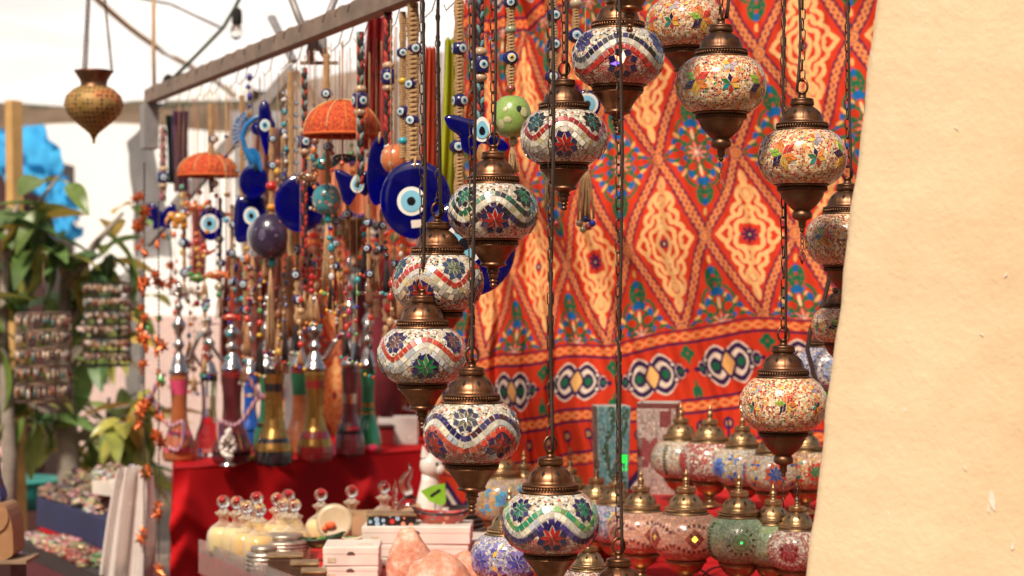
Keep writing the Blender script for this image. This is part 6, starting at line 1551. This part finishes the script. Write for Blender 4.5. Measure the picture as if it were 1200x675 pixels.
D3=[(216,225,330,3,'jute cord with three small eyes beside the orange elephant'),(258,232,345,4,'jute cord with four small eyes right of the oval eye disc'),(272,240,340,3,'jute cord with three small eyes left of the square eye amulet'),(287,282,372,3,'jute cord with three small eyes under the square eye amulet'),(304,230,268,1,'short jute cord with one small eye over the violet ball'),
(333,110,215,4,'jute cord with four small eyes left of the plain cobalt disc'),(348,272,360,3,'jute cord with three small eyes under the plain cobalt disc'),(368,130,180,2,'short jute cord with two small eyes near the large parasol'),(393,240,320,3,'jute cord with three small eyes right of the turquoise ball'),(407,225,262,1,'short jute cord with one small eye under the butterfly amulet'),
(432,240,330,3,'jute cord with three small eyes right of the goblet'),(447,245,300,2,'jute cord with two small eyes below the tall cobalt oval'),(465,205,262,2,'jute cord with two small eyes behind the big sticker disc'),(462,290,345,2,'jute cord with two small eyes above the last spindles'),(240,335,400,2,'jute cord with two small eyes above the clear pipe')]
for i,(px,p0,p1,n,lb) in enumerate(D3):
    its=[('mac',p0,p1,0)]+[('eye',p0+(k+.7)*(p1-p0)/n,5.2 if i%3 else 6.2,(-1)**k*1.0,((i*37+k*53)%10-5)*.12) for k in range(n)]+[('tassel',p1,p1+22+6*(i%3),9,8,[(.5,.3,.14),(.35,.16,.08),(.45,.05,.03)][i%3])]
    strand(lb,px,p0,its,Y=bar_Y(px)+(.22 if i%2 else .08),w=4)
# ------------------------------------------------------------------ canopy, far wall and left background
M_canopy=trans_mat('canvas_canopy',(.93,.92,.92),.88,.10,1.2)
mb=MB(); vs=[];fs=[]; nx,ny=60,40
X0,X1,Y0,Y1=-4.6,.2,6.6,11.5
for k in range(ny+1):
    for i in range(nx+1):
        u=i/nx; v=k/ny; x=X0+(X1-X0)*u; y=Y0+(Y1-Y0)*v
        z=2.72-.13*v+.05*math.sin(x*2.2+y)+.03*math.sin(x*5.1-y*1.3)+.02*math.sin(y*6)
        vs.append((x,y,z))
for k in range(ny):
    for i in range(nx): a=k*(nx+1)+i; fs.append((a,a+1,a+nx+2,a+nx+1))
mb.add(vs,fs); can=thing('canopy','cream canvas canopy stretched over the back of the stall','canopy',(0,0,0)); mb.obj('canvas_sheet',M_canopy,can)
for x in (-3.0,-1.6): 
    mb=MB(); mb.tube([(x,Y0+(Y1-Y0)*k/20,2.685-.13*k/20+.05*math.sin(x*2.2+Y0+(Y1-Y0)*k/20)) for k in range(21)],.012,6); mb.obj('seam_rope',M_jute,can)
mb=MB(); mb.tube([(-4.6,11.45,2.53),(.2,11.45,2.53)],.05,10); mb.obj('edge_pipe',mat('olive_pipe',(.16,.15,.09),.6),can)
mb=MB(); vs=[];fs=[]
for i in range(61):
    x=-4.6+4.8*i/60
    for k in range(5): vs.append((x,11.4-.02*k+.02*math.sin(x*9+k),2.55-.035*k-.03*math.sin(x*3.3)*k/4))
for i in range(60):
    for k in range(4): a=i*5+k; fs.append((a,a+1,a+6,a+5))
mb.add(vs,fs); mb.obj('valance',trans_mat('tan_valance',(.42,.30,.20),.3),can)
for x,y in ((-4.4,11.4),(.0,11.4),(-4.4,6.8)): mb=MB(); mb.tube([(x,y,0),(x,y,2.6)],.03,8); mb.obj('pole',M_grey,can)
# white building added far behind, standing in for the blown-out sky
M_white=mat('white_render',(.93,.91,.87),.8,var=.04,scale=1.5)
o=thing('sky_standin_building','white building added far behind the stall as stand-in for blown-out sky','building',(-4,16,0)); mb=MB(); mb.box((-7,0,0),(5.5,.3,5.5)); mb.obj('facade',M_white,o)
mb=MB(); mb.box((-7.1,-.12,5.5),(5.6,.42,5.68)); mb.obj('cornice',M_white,o)
for x in (-3.6,1.9,3.9):
    mb=MB(); mb.box((x,-.02,2.9),(x+.9,.0-.003,4.4)); w_=mb.obj('window',M_hole,o); mb=MB(); mb.box((x-.06,-.05,2.82),(x+.96,-.021,2.9)); mb.obj('sill',M_white,w_)
mb=MB(); mb.box((-7,-.03,0),(5.5,-.003,1.28)); mb.obj('plinth',mat('pink_plinth',(.72,.52,.46),.8),o)
# grey side tent
M_greyc=trans_mat('grey_canvas',(.50,.48,.46),.3)
def sheet(name,label,cat,quads,m_,wob=.02,n=18):
    """bilinear sheet from 4 corners with wrinkles"""
    a,b_,c,d_=[Vector(q) for q in quads]; mb=MB(); vs=[];fs=[]
    for k in range(n+1):
        for i in range(n+1):
            u=i/n;v=k/n; p=(a*(1-u)+b_*u)*(1-v)+(d_*(1-u)+c*u)*v; e=mn.noise(Vector((u*4+a.x,v*4,a.z)))*wob+mn.noise(Vector((u*11,v*9+a.x,1)))*wob*.5
            vs.append((p.x+e*.3,p.y+e,p.z+e*.4))
    for k in range(n):
        for i in range(n): q=k*(n+1)+i; fs.append((q,q+1,q+n+2,q+n+1))
    mb.add(vs,fs); o=mb.obj(name,m_); tag(o,label,cat); return o
sheet('tent_flap','pale grey tent flap hanging behind the copper star garlands','tent flap',[P(158,305,7.6),P(205,300,7.6),P(175,140,7.9),P(150,165,7.9)],M_greyc)
sheet('side_curtain','light grey curtain under the diagonal brace','curtain',[P(290,420,8.2),P(338,420,8.2),P(330,130,8.4),P(270,130,8.4)],trans_mat('pale_grey_canvas',(.80,.80,.82),.5))
sheet('tan_curtain','tan striped curtain between the canopy and the crowded strands','curtain',[P(330,330,8.0),P(520,330,8.0),P(520,60,8.2),P(335,100,8.2)],trans_mat('tan_canvas',(.82,.66,.56),.45))
mb=MB(); mb.box((-.03,-.03,0),(.03,.03,1.55),bev=.004); mb.tube([(-.14,0,1.42),(.0,0,1.56),(.03,0,1.56)],.03,6); o=mb.obj('metal_post',M_grey,None,T((158-600)/FPX*7.4,7.4,0)); tag(o,'thick grey post with a bent top behind the star garlands','post')
# dark kiosk at far left
M_kiosk=mat('dark_kiosk',(.055,.012,.010),.6,var=.5,scale=5)
o=thing('dark_kiosk','dark maroon kiosk half covered by the blue tarpaulin','kiosk',(P(20,300,13).x-.62,13,0)); mb=MB(); mb.box((-.75,0,0),(.80,.9,2.35)); mb.obj('kiosk_wall',M_kiosk,o)
mb=MB(); mb.box((.10,-.02,1.5),(.48,-.003,1.62)); mb.obj('ledge',M_grey,o)
for k,x in enumerate((-.1,.2,.38)): mb=MB(); mb.box((x,-.03,.9),(x+.05,-.004,1.98)); mb.obj('upright',[M_kiosk,mat('red_panel',(.40,.03,.03),.6),mat('pink_panel',(.60,.22,.22),.6)][k],o)
M_tarp=trans_mat('blue_tarpaulin',(.06,.48,.95),.3,.3,5)
sheet('blue_tarpaulin','crumpled bright blue tarpaulin draped over the dark kiosk','tarpaulin',[P(-30,195,12.4),P(94,262,12.4),P(52,132,12.6),P(-30,138,12.6)],M_tarp,.13,40)
sheet('blue_tarpaulin','loose tail of blue tarpaulin hanging down beside the kiosk','tarpaulin',[P(60,275,12.2),P(92,282,12.2),P(86,220,12.25),P(50,190,12.25)],M_tarp,.12,24)
beam('yellow varnished wooden pole in front of the dark kiosk',(P(24,300,7).x,7,0),P(16,118,7.02),.052,mat('varnished_pine',(.58,.34,.12),.5,var=.2,scale=20),'wooden_pole')
# cable with bulb sockets
Y=6.0; o=thing('light_string','dark green cable with two black bulb sockets under the canopy','light string',P(235,55,Y)); c0=P(235,55,Y)
pts=[P(192,102,Y)-c0,P(215,80,Y)-c0,P(240,55,Y)-c0,P(262,32,Y)-c0,P(276,8,Y)-c0,P(290,-20,Y)-c0]
mb=MB(); mb.tube(pts,.006,6); mb.obj('cable',mat('green_cable',(.03,.06,.03),.5),o)
for px,py,tl in ((196,96,.3),(278,18,.05)):
    mb=MB(); q=P(px,py,Y)-c0; mb.lathe([(.001,-.028),(.013,-.028),(.016,-.02),(.014,.012),(.008,.022),(.001,.024)],16,M=Matrix.Translation(q)@Ry(tl)); sk=mb.obj('bulb_socket',M_hole,o)
    mb=MB(); mb.lathe([(.001,-.075),(.014,-.068),(.020,-.052),(.016,-.036),(.011,-.0285)],16,M=Matrix.Translation(q)@Ry(tl)); mb.obj('bulb',M_glass,sk)
mb=MB(); mb.tube([P(180,-20,6.1),P(180,60,6.1),P(181,112,6.1)],.006,6); o=mb.obj('rope',M_jute); tag(o,'straight tan rope dropping from the canopy to the bar end','rope')
mb=MB(); mb.tube([P(150,-5,6.6),P(200,5,6.6),P(262,34,6.6)],.004,5); o=mb.obj('thin_wire',M_cord); tag(o,'thin brown wire sagging under the canopy','wire')
# pierced brass vessel
Y=4.9; s=Y/FPX; o=thing('pierced_vessel','pierced brass hanging vessel on three chains at the upper left','hanging vessel',P(110,125,Y))
m,nt,b=newmat('pierced_brass'); L=nt.links; tc=N(nt,'ShaderNodeTexCoord'); vo=N(nt,'ShaderNodeTexVoronoi',Scale=95.0,Randomness=.15); L.new(tc.outputs['Object'],vo.inputs['Vector'])
lt=N(nt,'ShaderNodeMath',operation='LESS_THAN'); L.new(vo.outputs['Distance'],lt.inputs[0]); lt.inputs[1].default_value=.36
no=N(nt,'ShaderNodeTexNoise',Scale=16.0); L.new(tc.outputs['Object'],no.inputs['Vector']); r=ramp(nt,[(.35,(.30,.18,.04)),(.55,(.42,.25,.08)),(.66,(.62,.18,.05))]); L.new(no.outputs['Fac'],r.inputs[0])
mx=N(nt,'ShaderNodeMix',data_type='RGBA'); L.new(lt.outputs[0],mx.inputs['Factor']); L.new(r.outputs[0],mx.inputs[6]); mx.inputs[7].default_value=(.03,.018,.01,1); L.new(mx.outputs[2],b.inputs['Base Color']); setp(b,Metallic=.25,Roughness=.6)
mb=MB(); mb.lathe([(x*s,zz*s) for x,zz in [(.1,-44),(1.5,-43),(2,-38),(5,-32),(12,-26),(22,-18),(31,-8),(34.5,2),(32,12),(24,20),(18,23)]],48); mb.obj('pierced_body',m,o)
mb=MB(); mb.lathe([(x*s,zz*s) for x,zz in [(17,22.5),(15,26),(16,31),(21,39),(23,42),(21,42.5),(14,31),(12,24)]],36); mb.obj('neck',M_dbronze,o)
for a in (.3,2.4,4.5):
    mb=MB(); x,y=21*s*math.cos(a),21*s*math.sin(a); n=34; L0=.20
    for i in range(n): q=i/(n-1); link_mb(mb,42*s+L0*q,L0/n*1.5,.006,.0011,i*PI/2,(x*(1-q*.45),y*(1-q*.45)))
    mb.obj('chain',M_chain,o)
# plants
m,nt,b=newmat('rubber_leaf'); L=nt.links; a=N(nt,'ShaderNodeVertexColor',layer_name='Col'); tr=N(nt,'ShaderNodeBsdfTranslucent'); L.new(a.outputs['Color'],tr.inputs[0]); tc=N(nt,'ShaderNodeTexCoord'); no=N(nt,'ShaderNodeTexNoise',Scale=25.0); L.new(tc.outputs['Object'],no.inputs['Vector'])
r=ramp(nt,[(.3,(1.4,)*3),(.7,(2.5,)*3)]); L.new(no.outputs['Fac'],r.inputs[0]); mx=N(nt,'ShaderNodeMix',data_type='RGBA',blend_type='MULTIPLY'); mx.inputs['Factor'].default_value=1; L.new(a.outputs['Color'],mx.inputs[6]); L.new(r.outputs[0],mx.inputs[7]); L.new(mx.outputs[2],b.inputs['Base Color'])
ms=N(nt,'ShaderNodeMixShader'); ms.inputs[0].default_value=.45; L.new(b.outputs[0],ms.inputs[1]); L.new(tr.outputs[0],ms.inputs[2]); L.new(ms.outputs[0],nt.nodes['Material Output'].inputs['Surface']); setp(b,Roughness=.35); M_leaf=m
M_bark=mat('grey_bark',(.30,.25,.20),.85,var=.35,scale=25,bump=.6)
def leaf(mb,p,az,pitch,L,W,col,droop=.6,twist=0):
    n=8; vs=[];fs=[]
    M=Matrix.Translation(Vector(p))@Rz(az)@Ry(-pitch)@Rx(twist)
    for i in range(n+1):
        t=i/n; w_=W*(math.sin(PI*min(t**.85*.97+.02,1)))**.8*.5; x=L*t*(1-.10*droop*t); z=-droop*L*.45*t*t
        vs+= [(x,-w_,z+w_*.30),(x,0,z),(x,w_,z+w_*.30)]
    for i in range(n):
        for k in range(2): a=i*3+k; fs.append((a,a+3,a+4,a+1))
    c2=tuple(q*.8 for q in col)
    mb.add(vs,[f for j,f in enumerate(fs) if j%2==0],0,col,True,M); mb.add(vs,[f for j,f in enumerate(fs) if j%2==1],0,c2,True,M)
def plant(label,px,pbase,Y,zbase,H,spread,n,seed,L=.19,trunk=.03,cols=None,pot=None,zlo=0.15):
    rr=random.Random(seed); x=(px-600)/FPX*Y; o=thing('rubber_plant',label,'plant',(x,Y,zbase),0,'leafy plants behind the jewellery racks')
    mb=MB(); mb.tube([(0,0,0),(.01,0,H*.3),(-.015,.01,H*.65),(0,0,H*.95)],[trunk,trunk*.85,trunk*.6,trunk*.3],10)
    br=[]
    for i in range(9):
        a=rr.uniform(0,6.3); z=H*rr.uniform(.35,.9); e=Vector((math.cos(a)*spread*rr.uniform(.4,.9),math.sin(a)*spread*.8*rr.uniform(.3,.9),z+rr.uniform(.05,.25)*H)); br.append((Vector((0,0,z)),e)); mb.tube([(0,0,z),(e.x*.5,e.y*.5,(z+e.z)/2+.02),e],[trunk*.4,trunk*.28,trunk*.15],6)
    mb.obj('trunk',M_bark,o)
    cs=cols or [(.12,.20,.06),(.08,.15,.05),(.20,.26,.07),(.30,.30,.08),(.06,.12,.04),(.42,.30,.08)]
    mb=MB()
    for i in range(n):
        b_=rr.choice(br+[(Vector((0,0,H*zlo)),Vector((0,0,H)))]); t=rr.uniform(.3,1.05); p=b_[0].lerp(b_[1],t); p+=Vector((rr.uniform(-1,1),rr.uniform(-1,1),rr.uniform(-1,.6)))*.06
        l=L*rr.uniform(.6,1.15); leaf(mb,p,rr.uniform(0,6.3),rr.uniform(-1.25,.55),l,l*rr.uniform(.30,.44),rr.choice(cs),rr.uniform(.3,1.1),rr.uniform(-.6,.6))
    mb.obj('foliage',M_leaf,o)
    return o
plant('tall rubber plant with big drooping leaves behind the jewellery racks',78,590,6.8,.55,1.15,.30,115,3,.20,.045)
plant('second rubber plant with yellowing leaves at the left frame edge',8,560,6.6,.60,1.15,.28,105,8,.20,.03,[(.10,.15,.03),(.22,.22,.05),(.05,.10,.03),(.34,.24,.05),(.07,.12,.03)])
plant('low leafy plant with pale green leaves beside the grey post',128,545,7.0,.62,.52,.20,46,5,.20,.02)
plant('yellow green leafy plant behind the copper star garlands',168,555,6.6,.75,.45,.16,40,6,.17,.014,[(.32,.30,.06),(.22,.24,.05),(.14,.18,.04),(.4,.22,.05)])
# raised ledge that carries the plants
mb=MB(); mb.box((-2.6,6.35,0),(-1.0,7.4,.56),bev=.01); o=mb.obj('stone_ledge',mat('brown_ledge_stone',(.34,.25,.20),.9,var=.4,scale=8,bump=.4)); tag(o,'low dark stone ledge under the rubber plants','ledge')  # plain brown stone, tone varied by noise
# jewellery racks
def trinkets(n,box,seed,cols,r=(.003,.007),elong=1.6):
    rr=random.Random(seed); mb=MB(); (x0,x1),(y0,y1),(z0,z1)=box
    for i in range(n):
        k=rr.uniform(*r); c=rr.choice(cols); mb.sphere((rr.uniform(x0,x1),rr.uniform(y0,y1),rr.uniform(z0,z1)),k,0,tuple(q*rr.uniform(.6,1.2) for q in c),6,4,sc=(1,1,rr.uniform(.6,elong)))
    return mb
TRC=[(.40,.28,.18),(.22,.14,.10),(.48,.38,.28),(.24,.08,.06),(.10,.18,.18),(.08,.05,.04),(.6,.5,.4),(.38,.18,.08)]
M_trink=mat('trinket_metal',(1,1,1),.35,metal=.3,var=.3,coat=.4,attr=True,scale=90)
def rack(label,px0,px1,ptop,pbot,Y,rows,hookpx,seed,rodcol):
    s=Y/FPX; W=(px1-px0)*s; H=(pbot-ptop)*s; o=thing('earring_rack',label,'jewellery rack',P((px0+px1)/2,ptop,Y),.15,'revolving earring racks')
    mb=MB(); 
    for k in range(rows+1):
        z=-H*k/rows; mb.tube([(W/2*math.cos(a),W/2*math.sin(a),z) for a in [2*PI*i/24 for i in range(24)]],.0028,5,closed=True)
        mb.tube([(-W/2,0,z),(W/2,0,z)],.002,5)
    for i in range(6): a=PI/3*i; mb.tube([(W/2*math.cos(a),W/2*math.sin(a),0),(W/2*math.cos(a),W/2*math.sin(a),-H)],.0024,5)
    mb.tube([(0,0,0),(0,0,hookpx*s)],.002,5); mb.tube([(.0,0,hookpx*s),(.012,0,hookpx*s+.015),(0,0,hookpx*s+.03),(-.012,0,hookpx*s+.02)],.002,5); mb.obj('wire_frame',rodcol,o)
    rr=random.Random(seed)
    for k in range(rows):
        mb=MB()
        for i in range(34):
            a=2*PI*i/34+rr.uniform(-.05,.05); c=rr.choice(TRC); l=H/rows*rr.uniform(.45,.85); x,y=W/2*math.cos(a),W/2*math.sin(a); z=-H*k/rows
            mb.tube([(x,y,z),(x,y,z-l*.4)],.0008,4,0,(.4,.35,.3)); mb.sphere((x,y,z-l*.65),.0075*rr.uniform(.7,1.2),0,c,7,5,sc=(.8,.8,l*.35/.0075)); mb.sphere((x,y,z-l*.35),.005,0,rr.choice(TRC),6,4)
        mb.obj('earring_row',M_trink,o)
rack('hanging earring rack crowded with brown trinkets in front of the rubber plant',20,82,367,470,5.7,5,60,1,M_chain)
rack('black wire earring rack with pale earrings against the bright wall',100,152,332,428,6.2,6,22,2,M_hole)
# jewellery trays
def tray(name,label,corners,z,hh,skirt,seed,n,cols,heap=.03,piles=7):
    o=thing(name,label,'tray',(corners[0][0],corners[0][1],z)); c0=Vector((corners[0][0],corners[0][1],0)); q=[Vector((x,y,0))-c0 for x,y in corners]
    mb=MB(); vs=[(p.x,p.y,0) for p in q]+[(p.x,p.y,-hh) for p in q]; mb.add(vs,[(0,1,2,3),(7,6,5,4)]+[((i+1)%4,i,4+i,4+(i+1)%4) for i in range(4)],0,(1,1,1),False)
    mb.obj('tray_box',skirt,o)
    rr=random.Random(seed); mb=MB()
    pl=[(rr.uniform(.08,.92),rr.uniform(.1,.9),rr.choice(cols)) for _ in range(piles)]
    for i in range(n):
        u0,v0,c=rr.choice(pl); u=min(.97,max(.03,rr.gauss(u0,.10))); v=min(.95,max(.05,rr.gauss(v0,.12))); p=(q[0]*(1-u)+q[1]*u)*(1-v)+(q[3]*(1-u)+q[2]*u)*v
        if rr.random()<.25: c=rr.choice(cols)
        k=rr.uniform(.006,.013); hz=heap*math.exp(-((u-u0)**2+(v-v0)**2)/.02)
        mb.sphere((p.x,p.y,rr.uniform(.002,hz+.008)),k,0,tuple(x*rr.uniform(.55,1.2) for x in c),6,4,sc=(rr.uniform(.7,1.6),rr.uniform(.7,1.3),.6))
    mb.obj('trinket_heap',M_trink,o)['kind']='stuff'
    return o
def wp(px,py,z): Y=(CAMZ-z)*FPX/(py-337.5); return ((px-600)/FPX*Y,Y)
M_navy=mat('navy_cloth',(.025,.03,.09),.75,var=.3,scale=12)
SH=[(.48,.34,.22),(.36,.24,.15),(.55,.45,.34),(.20,.12,.08),(.36,.16,.09),(.08,.05,.04)]
tray('jewellery_tray','navy edged table top heaped with pale shell jewellery',[wp(43,583,.86),wp(138,614,.86),wp(160,572,.86),wp(92,556,.86)],.86,.085,M_navy,1,900,SH,.03,9)
tray('jewellery_tray','dark low tray of beaded bracelets with red and green heaps',[wp(25,634,.765),wp(118,675,.765),wp(150,662,.765),wp(46,624,.765)],.765,.04,mat('black_tray',(.03,.022,.02),.6),2,1000,SH+[(.45,.10,.08),(.12,.22,.08),(.2,.15,.1),(.1,.07,.05)],.02,11)
tray('jewellery_tray','white rimmed upper shelf of pale ornaments behind the navy edged table',[wp(108,562,.95),wp(150,568,.95),wp(170,552,.95),wp(125,548,.95)],.95,.04,M_card,3,200,SH+[(.7,.65,.6)],.03,5)
# red cloth base under the trays and its legs
def prism_obj(name,label,cat,corners,z0,z1,m_):
    o=thing(name,label,cat,(corners[0][0],corners[0][1],0)); c0=corners[0]; q=[(x-c0[0],y-c0[1]) for x,y in corners]; mb=MB(); n=len(q); vs=[(x,y,z1) for x,y in q]+[(x,y,z0) for x,y in q]; mb.add(vs,[tuple(range(n))]+[((i+1)%n,i,n+i,n+(i+1)%n) for i in range(n)],0,(1,1,1),False); mb.obj('cloth_cover',m_,o); return o,q
o,q=prism_obj('tray_table','red draped table under the navy edged jewellery top','table',[wp(46,586,.86),wp(138,617,.86),wp(176,572,.86),wp(95,556,.86)],.12,.774,M_dred)
for x,y in q: mb=MB(); mb.box((x*.9-.015,y*.9-.015,0),(x*.9+.015,y*.9+.015,.118)); mb.obj('leg',M_wood,o)
o,q=prism_obj('tray_table','lower dark table carrying the bracelet tray','table',[wp(25,634,.765),wp(118,675,.765),wp(150,662,.765),wp(46,624,.765)],.12,.724,mat('dark_table_cloth',(.10,.015,.02),.7,var=.4))
for x,y in q: mb=MB(); mb.box((x*.9-.015,y*.9-.015,0),(x*.9+.015,y*.9+.015,.118)); mb.obj('leg',M_wood,o)
mb=MB(); mb.box((-.03,-.003,-.09),(.0,.003,.0)); a_=wp(88,615,.78); o=mb.obj('paper_label',M_card,None,T(a_[0]+.02,a_[1]-.10,.72)@Rz(-.3)@Ry(.2)); tag(o,'white paper label hanging on the red cloth between the trays','label')
# teal basin, patterned cloth, bag
a_=wp(25,584,.62); o=thing('teal_basin','shallow teal plastic basin at the left of the trays','basin',(a_[0],a_[1],.58)); mb=MB(); mb.lathe([(.001,0),(.12,0),(.145,.05),(.16,.085),(.165,.09),(.158,.092),(.14,.05),(.11,.008),(.001,.008)],36,M=S(1,1,1.3)); mb.obj('basin_body',mat('teal_plastic',(.02,.26,.22),.35,coat=.3),o); mb=MB(); mb.tube([(.165*math.cos(a),.165*math.sin(a),.118) for a in [2*PI*i/36 for i in range(36)]],.007,8,closed=True); mb.obj('rim',mat('teal_rim',(.03,.32,.27),.35),o)
o,q=prism_obj('basin_stand','low dark stand under the teal basin','stand',[(a_[0]-.2,a_[1]-.2),(a_[0]+.2,a_[1]-.2),(a_[0]+.2,a_[1]+.2),(a_[0]-.2,a_[1]+.2)],0,.578,M_kiosk)
m,nt,b=newmat('tribal_print'); L=nt.links; tc=N(nt,'ShaderNodeTexCoord'); vo=N(nt,'ShaderNodeTexVoronoi',Scale=38.0); L.new(tc.outputs['Object'],vo.inputs['Vector']); sp=N(nt,'ShaderNodeSeparateColor'); L.new(vo.outputs['Color'],sp.inputs[0]); r=ramp(nt,[(0,(.50,.03,.03)),(.45,(.35,.10,.25)),(.6,(.15,.12,.40)),(.75,(.60,.20,.22)),(.88,(.7,.5,.5))],'CONSTANT'); L.new(sp.outputs[0],r.inputs[0]); L.new(r.outputs[0],b.inputs['Base Color']); setp(b,Roughness=.8); M_tribal=m
sheet('patterned_cloth','red and violet patterned cloth spread over the near left corner','cloth',[(*wp(-30,760,.62),.60),(*wp(95,720,.62),.62),(*wp(75,668,.64),.64),(*wp(18,634,.68),.68)],M_tribal,.015,24)
M_bag=mat('tan_leather',(.36,.18,.08),.5,var=.2,bump=.3)
Y=4.3; s=Y/FPX; o=thing('leather_bag','tan leather shoulder bag cut by the left frame edge','bag',P(-10,650,Y)); mb=MB(); mb.prism(outline([(-40*s,-2*s),(24*s,-2*s),(32*s,20*s),(26*s,55*s),(10*s,64*s),(-40*s,66*s)]),-.05,.05); mb.obj('bag_body',M_bag,o); mb=MB(); mb.prism(outline([(-38*s,28*s),(16*s,30*s),(27*s,52*s),(10*s,65*s),(-38*s,66*s)]),-.055,-.051); mb.obj('flap',M_bag,o); mb=MB(); mb.tube([(-30*s,0,66*s),(-34*s,0,160*s),(-20*s,0,180*s),(0,0,150*s),(10*s,0,64*s)],.007,8); mb.obj('strap',M_bag,o)
mb=MB(); mb.prism(outline([(-40*s,60*s),(12*s,62*s),(8*s,90*s),(0,125*s),(-40*s,130*s)]),-.03,.03); m2=m.copy() if False else mat('blue_print',(.10,.14,.42),.8,var=.7,scale=60); mb.obj('draped_shawl',m2,o)
mb=MB(); mb.box((-.16,-.06,-.012),(.09,.06,-.0045)); mb.obj('shelf_foot',M_wood,o)
o,q=prism_obj('bag_stool','small dark stool under the leather bag','stool',[(P(-45,650,Y).x,Y-.07),(P(22,650,Y).x,Y-.07),(P(22,650,Y).x,Y+.07),(P(-45,650,Y).x,Y+.07)],0,P(0,650,Y).z-.013,M_kiosk)
sheet('pink_curtain','pale pink mottled cloth hanging at the far left edge','curtain',[P(-20,580,7.6),P(22,575,7.6),P(12,470,7.7),P(-20,470,7.7)],mat('pink_mottled',(.62,.36,.34),.8,var=.5,scale=30),.03)
# small chips and scratches in the plaster
M_chip=mat('pale_plaster_chip',(.84,.74,.60),.9,var=.2,scale=90)
rr=random.Random(12)
chips=[(1162,585,4,16,.25),(1158,596,2,7,.1),(1120,150,1.2,5,.8),(1178,322,1.5,4,-.6),(1130,548,1.5,5,.5),(1100,60,1.2,4,.3),(1150,392,1.3,4,1.0),(1060,480,1.2,4,.2),(1186,640,2,6,-.3),(1040,600,1.3,4,.6)]
for px,py,a,b_,rot in chips:
    Y=2.25
    for _ in range(20):
        z=CAMZ+(337.5-py)/FPX*Y; pe=945+(675-((CAMZ-z)*FPX/2.4+337.5))*(83/675); xe=(pe-600)/FPX*2.4+.0012*math.sin(z*31)+.0008*math.sin(z*77+1); x=(px-600)/FPX*Y
        Y+=.5*((2.34-.6*(x-xe-.10))-Y)
    s=Y/FPX; mb=MB(); pts=[]
    for i in range(14):
        t=2*PI*i/14; r=rr.uniform(.55,1.1); u=a*r*math.cos(t); v=b_*r*math.sin(t); pts.append(((u*math.cos(rot)-v*math.sin(rot))*s,0,(u*math.sin(rot)+v*math.cos(rot))*s))
    mb.poly(pts); mb.obj('plaster_chip',M_chip,wo,T(x,Y-.0022,z)@Rz(math.atan2(-.6,1)))
